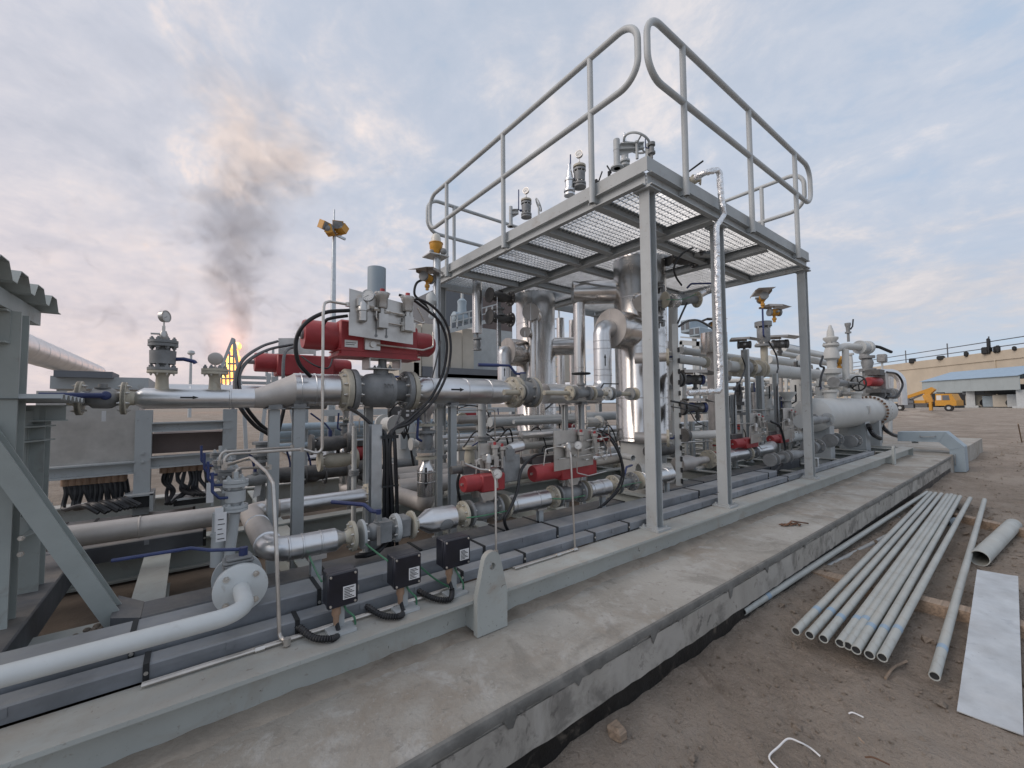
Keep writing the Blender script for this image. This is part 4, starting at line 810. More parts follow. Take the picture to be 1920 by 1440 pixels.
try:
    cu_ = bpy.data.curves.new('cast', 'FONT'); cu_.body = '300'; cu_.size = .045; cu_.extrude = .003; cu_.align_x = 'CENTER'
    to = bpy.data.objects.new('cast', cu_); COL.objects.link(to); dg = bpy.context.evaluated_depsgraph_get(); me = bpy.data.meshes.new_from_object(to.evaluated_get(dg))
    bpy.data.objects.remove(to); rm = Matrix.Translation(V((xm + .0, YM - .116, ZP + .012)) - V(t['_o'])) @ Matrix.Rotation(R(90), 4, 'X')
    me.transform(rm); me.materials.clear(); me.materials.append(VGREY); o = bpy.data.objects.new('cast_number', me); COL.objects.link(o); o.parent = t; o['_o'] = t['_o']
except Exception as ex: print('text', ex)
# second, farther actuated valve (only cylinder, plate and yoke show)
YB = 4.60; zc2 = ZV(685, XU(567, YB, 2), YB); xa, xz = XU(477, YB, zc2), XU(656, YB, zc2); x0h, x1h = XU(516, YB, zc2), XU(622, YB, zc2)
t = thing('actuated_valve', 'farther actuated valve with red cylinder, behind the cable loops', 'valve', ((xa + xz) / 2, YB, ZP), 'red pneumatic actuated valves')
MB().lathe((xa, YB, zc2 + .01), X_, [(0, .085), (.01, .09), (.30, .09)], 30).lathe((xz, YB, zc2 - .0), -X_, [(0, .068), (.03, .08), (.3, .085)], 30).build('cylinder', RED, t)
MB().rbox((x0h, YB - .11, zc2 - .115), (x1h, YB + .10, zc2 + .095), .012).build('housing', RED, t); MB().cyl((xa - .05, YB, zc2 + .01), (xa, YB, zc2 + .01), .02, n=10).build('end_plug', VGREY, t)
MB().plate([PY(522, 634, YB - .14), PY(522, 664, YB - .14), PY(592, 664, YB - .14), PY(592, 634, YB - .14)], .006).build('control_panel', PLATE, t)
MB().mm(((x0h + x1h) / 2 - .1, YB - .07, ZP + .15), ((x0h + x1h) / 2 + .1, YB + .07, zc2 - .116)).cyl(((x0h + x1h) / 2 - .2, YB, ZP), ((x0h + x1h) / 2 + .2, YB, ZP), .14, n=26).build('body', VGREY, t)
q = thing('feed_line', 'rear silver inlet line half hidden behind the front one', 'pipe', (0, YB, ZP)); MB().cyl((XU(300, YB, ZP), YB, ZP), ((x0h + x1h) / 2 - .2, YB, ZP), .095, n=24).cyl(((x0h + x1h) / 2 + .2, YB, ZP), (XU(775, YM, ZP) + .1, YB, ZP), .095, n=24).build('pipe', CLAD, q); bands(q, [(0, YB, ZP), (.6, YB, ZP)], X_, .095)
# ------------------------------------------------------------------ supports under the feed lines
for lb, u, y, wd in (('pale support post under the reducer of the inlet line, right of two', 558, YM, .062), ('support post under the reducer, left of two', 512, YM, .055), ('support post under the front feed line, beside the cable post', 690, YM + .35, .055), ('slim support post under the feed line arrow', 848, YM, .05), ('slim post just left of the feed line arrow post', 822, YM + .35, .05), ('post under the front feed line below the handwheel valve', 1091, YM, .045), ('second post below the handwheel valve', 1060, YM + .3, .045)):
    x = XU(u, y, 1.1); t = thing('support_post', lb, 'post', (x, y, BZ), 'steel posts under the feed lines'); top = (1.541 - .055 if u < 530 else ZP - .105)
    post(t, (x, y, SLZ + .02), top - SLZ - .03, wd); MB().mm((x - .05, y - .05, top - .008), (x + .05, y + .05, top - .001)).mm((x - .035, y - .045, top), (x + .035, y + .045, top + .02)).build('pipe_shoe', VGREY, t)
# ------------------------------------------------------------------ lower process line along the front of the skid
YL, ZL, RL = 2.15, .85, .054
fx = lambda u: XU(u, YL, ZL)
t = thing('lower_line', 'silver lower line that doubles back through two elbows at its left end', 'pipe', (fx(560), YL, ZL)); xe = fx(500) + .02; YK = 3.02
MB().tube(fillet([(fx(640) - .03, YL, ZL), (xe, YL, ZL), (xe, YK, ZL), (XU(700, YK, ZL), YK, ZL)], .10, 10), RL, 26).build('pipe', CLAD, t)
MB().tube(fillet([(xe, YL + .14, ZL), (xe, YK, ZL), (xe + .16, YK, ZL)], .10, 10), RL + .003, 26).build('dusty_bend', DUCT, t)
bands(t, [(fx(540), YL, ZL), (fx(566), YL, ZL), (fx(600), YL, ZL)], X_, RL); bands(t, [(xe, YL + .12, ZL), (xe, YL + .5, ZL)], Y_, RL + .003)
MB().lathe((fx(640) - .03, YL, ZL), X_, [(0, RL), (.035, .03), (.05, .028)], 24).build('cone', CLAD, t)
flange(t, (fx(657), YL, ZL), X_, .073, .018, BEIGE, 8, neck=.06, rneck=.028); pair(t, (XU(690, YK, ZL), YK, ZL), X_, .085, .018, BEIGE, BEIGE, 8)
x = fx(592); post(t, (x, YL, SLZ + .02), ZL - RL - SLZ - .02, .045, m=LGREY); MB().mm((x - .04, YL - .04, ZL - RL - .012), (x + .04, YL + .04, ZL - RL + .01)).build('pipe_shoe', DUCT, t)
t = thing('dusty_line', 'dust-covered rear line crossing the left bay of the skid', 'pipe', (-.3, YK, ZL)); MB().cyl((-1.8, YK + .02, ZL), (xe - .04, YK + .02, ZL), .056, n=26).build('pipe', DUCT, t); bands(t, [(-.8, YK + .02, ZL), (-.2, YK + .02, ZL)], X_, .056, .01, DUCT)
t = ball_valve('drain_valve', 'grey flanged ball valve with long blue lever on the lower line', ((fx(676) + fx(742)) / 2, YL, ZL), X_, fx(742) - fx(676), .072, .044, VGREY, (-.55, .83, 0), .30, nb=8, fm=LGREY, rise=.03, stemh=.085)
MB().mm((fx(706), YL - .052, ZL - .05), (fx(728), YL + .04, ZL + .052)).build('body_block', VGREY, t); MB().mm((fx(700) - .002, YL - .058, ZL - .055), (fx(700) + .016, YL - .053, ZL + .04)).build('tag', PLATE, t)
t = thing('check_valve', 'compact grey wafer valve between two beige flanges on the lower line', 'valve', (fx(755), YL, ZL - .05))
MB().rbox((fx(744), YL - .05, ZL - .052), (fx(766), YL + .05, ZL + .056), .012).build('body', VGREY, t); flange(t, (fx(773), YL, ZL), -X_, .073, .014, BEIGE, 6, neck=.03, rneck=.03); flange(t, (fx(741), YL, ZL), X_, .073, .012, LGREY, 6, bolt=False)
t = thing('lower_spool', 'short fat silver spool with a grey patch on the lower line', 'pipe', (fx(820), YL, ZL))
MB().lathe((fx(778), YL, ZL), X_, [(0, .028), (.02, .03), (.075, .066), (.095, .068), (fx(852) - fx(778) - .01, .066), (fx(852) - fx(778), .03), (fx(852) - fx(778) + .03, .03)], 30).build('pipe', CLAD, t)
pm2 = MB(); rg = [1, .75, .5, .25, 0]
for q_ in rg: pm2.v += [V((fx(828) + q_ * .042 * math.cos(2 * math.pi * k / 24), YL - .0685 * math.cos(.35 + q_ * .5 * math.sin(2 * math.pi * k / 24)), ZL - .0685 * math.sin(.35 + q_ * .5 * math.sin(2 * math.pi * k / 24)))) for k in range(24)]
pm2.f = [(j * 24 + k, j * 24 + (k + 1) % 24, (j + 1) * 24 + (k + 1) % 24, (j + 1) * 24 + k) for j in range(4) for k in range(24)]; pm2.build('patch', VGREY, t); flange(t, (fx(866), YL, ZL), X_, .078, .016, BEIGE, 8, neck=.05, rneck=.032)
for lb, u0, u1 in (('silver spool of the lower line between the two small red actuators', 950, 1030), ('silver spool of the lower line right of the second small actuator', 1098, 1143), ('end spool of the lower line beside the platform column', 1197, 1260)):
    t = thing('lower_spool', lb, 'pipe', (fx((u0 + u1) / 2), YL, ZL)); a, b = fx(u0), fx(u1); MB().lathe((a, YL, ZL), X_, [(0, .028), (.02, RL + .004), (b - a - .03, RL + .004), (b - a, .03)], 28).build('pipe', CLAD, t)
    bands(t, [(a + .05, YL, ZL), (b - .12, YL, ZL)], X_, RL + .004); flange(t, (a - .005, YL, ZL), -X_, .076, .016, BEIGE, 8)
    if u1 < 1200: flange(t, (b + .025, YL, ZL), X_, .078, .016, BEIGE, 8, neck=.05, rneck=.03)
    x = b - .09; post(t, (x, YL, SLZ + .02), ZL - RL - SLZ - .025, .036, m=LGREY); MB().mm((x - .04, YL - .03, ZL - RL - .014), (x + .04, YL + .03, ZL - RL)).build('pipe_shoe', PLATE, t)
ball_valve('lower_valve', 'small valve with green earth strap and short blue lever left of the open sleeve', ((fx(1157) + fx(1183)) / 2, YL, ZL), X_, fx(1185) - fx(1155), .076, .04, VGREY, (.9, .25, .0), .18, nb=8, rise=.05)
cable('green earth strap across the lower valve near the platform column', [PY(1160, 914, 2.07), PY(1180, 908, 2.06), PY(1203, 904, 2.07)], .003, EARTH, name='earth_wire', cat='wire')
cable('green earth strap across the first small actuated valve', [PY(875, 971, 2.07), PY(905, 967, 2.06), PY(950, 958, 2.07)], .004, EARTH, name='earth_wire', cat='wire')
cable('green earth strap across the second small actuated valve', [PY(1036, 935, 2.07), PY(1065, 935, 2.06), PY(1097, 929, 2.07)], .004, EARTH, name='earth_wire', cat='wire')
# ------------------------------------------------------------------ small actuated valves
def small_act(label, y, z, xv, s, x0, x1, vc, panel, stub=False):
    """flanged ball valve with a small red actuator above and an instrument panel at its back"""
    t = thing('small_actuated_valve', label, 'valve', (xv, y, z), 'small red actuated valves')
    MB().lathe((xv - .11 * s, y, z), X_, [(0, .03), (.03, .045), (.09 * s, .058), (.15 * s, .052), (.22 * s, .03)], 24).build('body', VGREY, t)
    for sg in (-1, 1): f = MB().lathe((xv + sg * .11 * s, y, z), V((-sg, 0, 0)), [(0, .077), (.015, .077)], 28).build('flange', VGREY, t); MB().bolts((xv + sg * (.11 * s - .015), y, z), V((-sg, 0, 0)), .06, 8, .008, .012).build('bolts', BOLT, f)
    zc = ZV(vc, (x0 + x1) / 2, y); r = .050 * s
    MB().plate([(xv - .06, y - .055, zc - r * 1.1), (xv + .06, y - .055, zc - r * 1.1), (xv + .035, y - .055, z + .07), (xv - .035, y - .055, z + .07)], .005).plate([(xv - .06, y + .055, zc - r * 1.1), (xv + .06, y + .055, zc - r * 1.1), (xv + .035, y + .055, z + .07), (xv - .035, y + .055, z + .07)], .005).cyl((xv, y, z + .03), (xv, y, zc), .022, n=12).build('bracket', PLATE, t)
    c = MB().lathe((x0, y, zc), X_, [(0, r * .9), (.01, r), ((x1 - x0) * (.45 if not stub else .75), r), ((x1 - x0) * (.46 if not stub else .76), r * 1.05)], 28).build('cylinder', RED, t); MB().cyl((x0 - .012, y, zc), (x0, y, zc), r * .16, n=8).build('end_plug', BOLT, c)
    MB().rbox((x0 + (x1 - x0) * .38, y - r * 1.12, zc - r * 1.15), (x1, y + r * 1.1, zc + r * .95), .008).build('housing', RED, t)
    a, b, v0, v1 = panel; yp = y - .075 * s if not stub else y + .02
    pa, pb = XU(a, yp, zc), XU(b, yp, zc); z0, z1 = ZV(v1, pa, yp), ZV(v0, pa, yp); MB().plate([(pa, yp, z0), (pb, yp, z0 + .01), (pb, yp, z1), (pa, yp, z1)], .005).build('panel', PLATE, t)
    Q = lambda i, j: V((pa + (pb - pa) * i, yp - .025, z0 + (z1 - z0) * j))
    for i, j in ((.62, .86), (.98, .80)):
        o = MB().lathe(Q(i, j) - Z_ * .05, Z_, [(0, .018), (.045, .020), (.05, .026), (.07, .026)], 16).mm(Q(i, j) + V((-.017, -.017, -.115)), Q(i, j) + V((.017, .012, -.05))).build('solenoid_valve', PLATE, t); MB().cyl(Q(i, j) + Z_ * .02, Q(i, j) + Z_ * .038, .010, n=10).build('red_cap', RED, o)
    g0 = Q(.28, .62); MB().lathe(g0 - Z_ * .085, Z_, [(0, .010), (.008, .018), (.05, .018), (.052, .024), (.085, .022), (.105, .012)], 14).mm(g0 + V((-.05, -.012, -.015)), g0 + V((.05, .012, .012))).build('regulator', PLATE, t)
    tb = MB()
    for pts in ([Q(.05, .3), Q(.7, .32), Q(1.05, .34), Q(1.25, .36)], [Q(.62, .45), Q(.9, .5), Q(1.2, .48)], [Q(1.1, .3), Q(1.3, .1), Q(1.35, .45), Q(1.15, .85), Q(.9, .95)], [Q(.1, .62), Q(-.25, .58), Q(-.3, .2)], [Q(.5, .2), Q(.5, -.1), Q(.8, -.22), Q(1.3, -.18)], [Q(.75, .7), Q(1.4, .75), Q(1.45, .2)]): tb.tube(fillet(pts, .015, 4), .0042, 6)
    tb.build('tubing', TUBE, t); f = MB()
    for i, j in ((.9, .5), (1.1, .34), (.15, .62), (1.2, .48), (1.0, .2), (.45, .35), (.75, .2), (1.15, .7)): f.lathe(Q(i, j) - X_ * .012, X_, [(0, .008), (.01, .010), (.018, .010), (.028, .007)], 6)
    f.mm(Q(1.1, .25), Q(1.1, .25) + V((.05, .03, .045))).build('fittings', BOLT, t)
    MB().mm((x0 + .02, y + .02, zc + r), (x0 + (x1 - x0) * .55, y + .09, zc + r + .05)).cyl((x0 - .05, y + .055, zc + r + .03), (x0 + .03, y + .055, zc + r + .03), .024, n=12).build('switch_box', DVAL, t)
    return t, Q
xv = fx(906); t, Q = small_act('small red actuated valve, left one on the lower line, with a gauge', YL, ZL, xv, 1.0, XU(868, YL, .98), XU(938, YL, .98), 903, (900, 938, 832, 900), stub=True)
gauge('gauge facing the camera on the left small actuated valve', PY(932, 888, YL - .06) - Z_ * .085, (-.55, -.83, .05), .030, .055)
xm2 = PY(948, 870, YL + .02); MB().rbox(xm2 + V((-.05, -.05, -.11)), xm2 + V((.085, .05, .06)), .008).mm(xm2 + V((-.04, -.06, .03)), xm2 + V((.03, -.05, .10))).cyl(xm2 + V((.0, 0, .08)), xm2 + V((.14, .05, .11)), .032, n=14).build('positioner', VGREY, t)
MB().lathe(xm2 + V((.05, .02, .09)), V((.8, -.3, .2)), [(0, .034), (.09, .034), (.1, .026)], 14).build('positioner_cap', CLAD, t)
xv = fx(1066); t, Q = small_act('small red actuated valve, right one on the lower line, with a wide panel', YL, ZL, xv, 1.12, XU(998, YL, 1.0), XU(1108, YL, 1.0), 880, (1039, 1112, 808, 884))
gauge('gauge on the panel of the right small actuated valve', Q(.48, .62) - Z_ * .085 + V((0, -.02, 0)), (-.55, -.83, .05), .028, .055)
GT = 'thin bent steel impulse tubes'
def itube(label, pts, r=.006, fit=True):
    P = [V(p) for p in pts]; t = thing('impulse_tube', label, 'tube', P[-1], GT); MB().tube(fillet(P, .03, 5), r, 8).build('tube', TUBE, t)
    if fit: f = MB(); [f.lathe(p - Z_ * .012, Z_, [(0, r * 1.9), (.024, r * 1.9)], 6) for p in (P[0], P[-1])]; f.build('fitting', TUBE, t)
itube('thin tube dropping to the lifting lug from the left small actuator', [PY(868, 868, 2.08), PY(900, 880, 2.06), PY(922, 882, 2.04), PY(929, 900, 1.80), PY(930, 1036, 1.76)])
itube('thin tube dropping in front of the right small actuator', [PY(1040, 837, 2.04), PY(1062, 838, 2.02), PY(1070, 850, 1.80), PY(1078, 1030, 1.775)])
itube('long steel tube hanging left of the large red actuator', [PY(652, 571, YM - .2), PY(618, 565, YM - .25), PY(608, 568, YM - .3), PY(606, 590, YM - .3), PY(604, 853, YM - .3), PY(566, 842, YM - .3), PY(476, 848, YM - .3)], .008)
itube('pale steel tube bent down to the beam flange by the white valve', [PY(425, 872, 2.3), PY(470, 858, 2.2), PY(500, 885, 2.0), PY(512, 905, 1.86), PY(519, 1040, 1.80), PY(524, 1195, 1.76), PY(538, 1203, 1.73)], .007)
for i, (a, b, c) in enumerate((((412, 868), (414, 847), (548, 838)), ((420, 876), (422, 852), (566, 843)), ((440, 890), (446, 878), (505, 876)))):
    itube(('upper', 'middle', 'lower')[i] + ' of the three tubes leaving the small valve manifold', [PY(*a, 2.45 - .1 * i), PY(*b, 2.45 - .1 * i), PY(*c, 2.6 - .1 * i)], .006)
# ------------------------------------------------------------------ manifold of small valves beside the white valve
for i, (u, v, y) in enumerate(((441, 962, 2.22), (430, 936, 2.42), (420, 915, 2.64), (412, 897, 2.86))):
    c = PY(u, v, y); wd = ('nearest', 'second', 'third', 'farthest')[i]; t = thing('manifold_valve', wd + ' upright flanged valve of the manifold with blue lever', 'valve', c, 'small upright manifold valves')
    MB().lathe(c, Z_, [(0, .018), (.012, .048), (.022, .048), (.024, .044), (.026, .048), (.037, .048), (.037, .022), (.05, .022), (.052, .038), (.10, .038), (.102, .020), (.118, .020), (.118, .048), (.13, .048), (.132, .043), (.134, .048), (.146, .048)], 24).build('body', LGREY if i == 0 else VGREY, t)
    MB().bolts(c + Z_ * .146, Z_, .036, 4, .009, .012).bolts(c + Z_ * .037, Z_, .036, 4, .007, .010).bolts(c + Z_ * .118, -Z_, .036, 4, .007, .010).cyl(c + Z_ * .146, c + Z_ * .18, .010, n=6).build('bolts', LGREY, t)
    MB().tube(fillet([c + V((-.03, -.02, .075)), c + V((-.06, -.03, .078)), c + V((-.085, -.03, .11)), c + V((-.087, -.03, .19))], .015), .006, 8).build('lever', BLUE, t)
    if i in (0, 2): MB().plate([c + V((-.075, -.035, .04)), c + V((-.045, -.035, .04)), c + V((-.045, -.035, -.06)), c + V((-.075, -.035, -.06))], .001).build('paper_tag', WHT, t)
c = PY(441, 962, 2.22); t = thing('white_header', 'pale upright header under the nearest manifold valve', 'pipe', (c.x, c.y, BZ)); MB().cyl((c.x - .02, c.y, .82), c, .020, n=16).cyl((c.x - .055, c.y + .05, .80), (c.x - .05, c.y + .05, 1.03), .030, n=18).cyl((c.x - .052, c.y + .05, .93), (c.x - .052, c.y + .05, .945), .035, n=18).build('pipe', LGREY, t); bp = PY(405, 985, 2.15)
MB().plate([bp + V((0, 0, .05)), bp + V((.036, 0, .05)), bp + V((.036, 0, -.07)), bp + V((0, 0, -.07))], .001).build('paper_tag', WHT, t); q = MB()
for k in range(5): q.mm(bp + V((.006, -.002, -.06 + k * .02)), bp + V((.03 - .004 * (k % 3), -.0008, -.057 + k * .02)))
q.build('print', INK, t)
# ------------------------------------------------------------------ white line with its flanged valve
ZW, YW = .82, 1.655; fc_ = PY(452, 1106, 1.87); xw = fc_.x
t = thing('white_line', 'white painted pipe bending off the flanged valve and running out to the left', 'pipe', (xw, YW, ZW))
MB().tube(fillet([(xw, 1.88, ZW), (xw, YW, ZW), (-2.0, YW, ZW)], .085, 12), .0270, 28).build('pipe', WHITE, t)
f = MB().lathe((xw, 1.87, ZW), Y_, [(0, .086), (.001, .088), (.016, .088), (.017, .086)], 40).build('flange', WHITE, t); MB().bolts((xw, 1.87, ZW), -Y_, .066, 4, .011, .014).build('bolts', BOLT, f)
t = thing('white_valve', 'grey ball valve with long blue lever behind the white flange', 'valve', (xw, 1.95, ZW))
MB().lathe((xw, 1.892, ZW), Y_, [(0, .086), (.014, .086), (.014, .05), (.04, .055), (.09, .055), (.12, .045), (.12, .086), (.135, .086)], 34).build('body', LGREY, t)
st = MB()
for k, (w_, z) in enumerate(((.055, .060), (.050, .072), (.055, .084), (.045, .096))): st.rbox((xw - w_, 1.90, ZW + z), (xw + w_ * .8, 1.90 + w_ * 1.5, ZW + z + .010), .003)
st.build('stem_stack', VGREY, t); p = V((xw + .01, 1.93, ZW + .115)); MB().cyl(p - Z_ * .01, p + Z_ * .02, .015, n=12).tube(fillet([p + Z_ * .012, p + V((-.10, .03, .022)), p + V((-.16, .06, .035)), p + V((-.38, .10, .028))], .03), .0065, 8).build('lever', BLUE, t)
# ------------------------------------------------------------------ cable post with its bundle
xp, yp = XU(727, 2.42, 1.1), 2.42; t = thing('cable_post', 'slotted channel post carrying a thick bundle of black cables', 'post', (xp, yp, BZ)); MB().chan((xp - .045, yp, SLZ + .02), (xp - .045, yp, ZV(795, xp, yp)), .05, .06, .004, up=Y_).build('post', GALV, t)
MB().mm((xp - .05, yp - .04, 1.30), (xp + .05, yp - .036, 1.32)).mm((xp - .05, yp - .045, 1.02), (xp + .05, yp - .041, 1.03)).build('strap', DARK, t)
GC = 'black cables looping around the skid'
base = [(xp - .03 + .014 * k, yp - .022 - .012 * (k % 2), BZ - .05) for k in range(7)]; top = [(xp - .035 + .012 * k, yp - .02 - .012 * (k % 2), 1.30) for k in range(7)]
ends = [('left-hand cable of the bundle curving away under the large valve', [PY(700, 800, 2.5), PY(668, 772, 2.6), PY(630, 752, 3.0)]), ('second cable of the bundle curving away under the large valve', [PY(703, 803, 2.5), PY(676, 778, 2.65), PY(640, 760, 3.1)]),
        ('outer cable of the wide loop up to the control panel', [PY(770, 792, 2.45), PY(812, 752, 2.55), PY(838, 700, 2.6), PY(845, 645, 2.6), PY(833, 600, 2.6), PY(800, 567, 2.6), PY(748, 553, 2.63)]), ('inner cable of the wide loop up to the control panel', [PY(766, 788, 2.47), PY(806, 748, 2.57), PY(831, 698, 2.62), PY(838, 645, 2.62), PY(826, 606, 2.62), PY(805, 585, 2.62), PY(775, 562, 2.64)]),
        ('cable of the bundle rising to the beacon pole', [PY(765, 785, 2.5), PY(788, 760, 2.9), PY(812, 700, 3.3), PY(826, 640, 3.6)]), ('short cable of the bundle to the small terminal box', [PY(742, 800, 2.6), PY(748, 790, 2.9), PY(750, 780, 3.2)]), ('straight cable in the middle of the bundle', [PY(738, 812, 2.5), PY(745, 790, 2.75), PY(752, 770, 3.0)])]
for k, (lb, pts) in enumerate(ends): cable(lb, [base[k], (base[k][0], base[k][1], .9), top[k]] + pts, .0095 if k < 4 else .007, group=GC)
for lb, pts, r in (('thick cable loop hanging from the left of the control panel', [PY(655, 582, 2.62), PY(610, 586, 2.6), PY(572, 607, 2.58), PY(555, 640, 2.6), PY(560, 680, 2.62), PY(582, 706, 2.68)], .0115),
                   ('second cable loop left of the control panel', [PY(652, 592, 2.65), PY(620, 597, 2.66), PY(608, 606, 2.7), PY(596, 640, 3.0)], .010),
                   ('outermost cable loop arching down left of the farther actuator', [PY(520, 640, 4.3), PY(490, 650, 4.0), PY(456, 674, 3.6), PY(441, 712, 3.3), PY(447, 756, 3.1), PY(475, 795, 3.1), PY(503, 814, 3.2)], .012),
                   ('inner cable loop arching down left of the farther actuator', [PY(548, 646, 4.3), PY(505, 655, 4.0), PY(466, 676, 3.6), PY(448, 708, 3.35), PY(456, 752, 3.15), PY(480, 788, 3.15), PY(505, 810, 3.25)], .012),
                   ('short cable dropping straight behind the inlet reducer', [PY(556, 650, 4.3), PY(540, 655, 4.1), PY(532, 672, 3.8), PY(531, 720, 3.4), PY(533, 760, 3.3), PY(522, 810, 3.3)], .012),
                   ('slack cable hanging under the farther red cylinder', [PY(565, 668, 4.4), PY(590, 685, 4.3), PY(615, 690, 4.3), PY(624, 672, 4.4)], .008),
                   ('cable bending from the right small actuator to the tray', [PY(1110, 812, 2.1), PY(1140, 820, 2.05), PY(1160, 850, 2.0), PY(1167, 885, 2.0), PY(1158, 915, 2.02), PY(1140, 938, 2.05), PY(1110, 962, 2.1), PY(1080, 975, 2.1)], .009),
                   ('second cable bending from the right small actuator to the tray', [PY(1122, 805, 2.15), PY(1145, 818, 2.1), PY(1163, 852, 2.05), PY(1170, 890, 2.03), PY(1160, 920, 2.05), PY(1132, 948, 2.1)], .006),
                   ('thick black cable under the left small actuator', [PY(1020, 850, 2.2), PY(1000, 856, 2.15), PY(978, 880, 2.1), PY(970, 920, 2.07), PY(958, 950, 2.05), PY(946, 975, 2.05), PY(955, 998, 2.08), PY(970, 1006, 2.12)], .010),
                   ('black cable behind the left small actuator', [PY(884, 870, 2.3), PY(866, 880, 2.3), PY(858, 905, 2.3), PY(862, 935, 2.3), PY(870, 950, 2.35)], .009),
                   ('black hose lying under the flanged ball valve', [PY(728, 1010, 2.2), PY(712, 1030, 2.15), PY(690, 1040, 2.15), PY(668, 1042, 2.2)], .014)):
    cable(lb, pts, r, group=GC)
# ------------------------------------------------------------------ drop lines with valve stacks under the feed lines
def drop(label, x, y, z0, z1, dirn, big=True, s=1.0):
    t = thing('drop_line', label, 'pipe', (x, y, z1)); 
    MB().lathe((x, y, z0), -Z_, [(0, .075 * s), (.03, .075 * s), (.09, .035 * s), (.14, .030 * s)], 22).build('neck', CLAD, t); h = z0 - .15
    for k, dz in enumerate((0, .05, .19, .24)): f = MB().lathe((x, y, h - dz), -Z_, [(0, .074 * s), (.017, .074 * s)], 26).build('flange', BEIGE if k in (0, 3) else VGREY, t)
    MB().lathe((x, y, h - .06), -Z_, [(0, .035), (.03, .05 * s), (.09, .05 * s), (.13, .035)], 20).cyl((x, y, h), (x, y, h - .06), .03, n=12).bolts((x, y, h - .07), -Z_, .057 * s, 6, .009, .014).bolts((x, y, h - .19), Z_, .057 * s, 6, .009, .014).bolts((x, y, h), Z_, .057 * s, 6, .009, .014).build('valve', VGREY, t)
    MB().tube(fillet([V((x - .06, y - .05, h - .12)), V((x - .10, y - .06, h - .10)), V((x - .09, y - .06, h + .06))], .02), .009, 8).build('lever', BLUE, t)
    MB().lathe((x, y, h - .257), -Z_, [(0, .03), (.03, .035), (.07, .062 * s), (.09, .064 * s), (h - .257 - z1, .064 * s)], 26).build('pipe', STEEL, t); bands(t, [(x, y, z1 + .10), (x, y, h - .35)], Z_, .064 * s)
    MB().tube(fillet([(x, y, z1 + .03), (x, y, z1 - .06), V((x, y, z1 - .06)) + V(dirn) * .55], .09, 8), .062 * s, 22).build('elbow', DUCT, t); arrow(t, (x, y, (h - .35 + z1 + .1) / 2), (0, 0, -1), (-.45, -.9, 0), .064 * s, .15, .026); return t
drop('clad drop line with a down arrow and double-flanged valve', XU(799, YM + .02, 1.1), YM + .02, ZP - .09, ZV(930, XU(799, YM, 1), YM), (-.1, 1, 0))
drop('farther clad drop line behind the large valve', XU(648, YR, 1.1), YR, ZP - .09, ZV(905, XU(648, YR, 1), YR), (.2, -1, 0))
# handwheel valve and blanked tee on the bypass in front of the near vessel
t = thing('bypass_valve', 'small bypass with dark handwheel gate valve and blanked end by the vessel', 'valve', PY(1090, 736, YM - .32)); yb = YM - .32; zb = ZV(737, XU(1060, yb, 1.6), yb); bx = lambda u: XU(u, yb, zb)
MB().cyl((bx(945), yb, zb + .0), (bx(972), yb, zb), .022, n=14).cyl((bx(1020), yb, zb), (bx(1190), yb, zb), .020, n=14).build('pipe', BEIGE, t)
for u, m_ in ((975, BEIGE), (982, VGREY), (1068, BEIGE), (1077, VGREY), (1103, VGREY), (1110, BEIGE), (1139, LGREY), (1146, VGREY), (1181, VGREY), (1190, BEIGE)): f = MB().lathe((bx(u) - .012, yb, zb), X_, [(0, .062), (.017, .062)], 26).build('flange', m_, t)
MB().bolts((bx(1190) + .006, yb, zb), X_, .045, 4, .010, .014).bolts((bx(1068) - .012, yb, zb), -X_, .045, 4, .010, .014).bolts((bx(1110) + .006, yb, zb), X_, .045, 4, .009, .012).bolts((bx(1139) - .012, yb, zb), -X_, .045, 4, .009, .012).bolts((bx(975) - .012, yb, zb), -X_, .045, 4, .010, .014).build('bolts', BOLT, t)
MB().lathe((bx(1077), yb, zb), X_, [(0, .03), (.03, .042), (.07, .042), (bx(1103) - bx(1077), .03)], 20).lathe((bx(1090), yb, zb), Z_, [(0, .03), (.07, .03), (.07, .04), (.085, .04), (.085, .014), (.17, .012)], 14).lathe((bx(1115), yb, zb), X_, [(0, .036), (.08, .036)], 20).lathe((bx(1150), yb, zb), X_, [(0, .022), (.03, .033), (.08, .033), (.10, .022)], 18).build('body', VGREY, t)
wheel(t, (bx(1090), yb, zb + .17), Z_, .075, .008, 4, DARK, .0); MB().tube(fillet([V((bx(1127), yb, zb + .05)), V((bx(1132), yb, zb + .09)), V((bx(1160), yb - .0, zb + .092))], .015), .006, 6).build('lever', DARK, t)
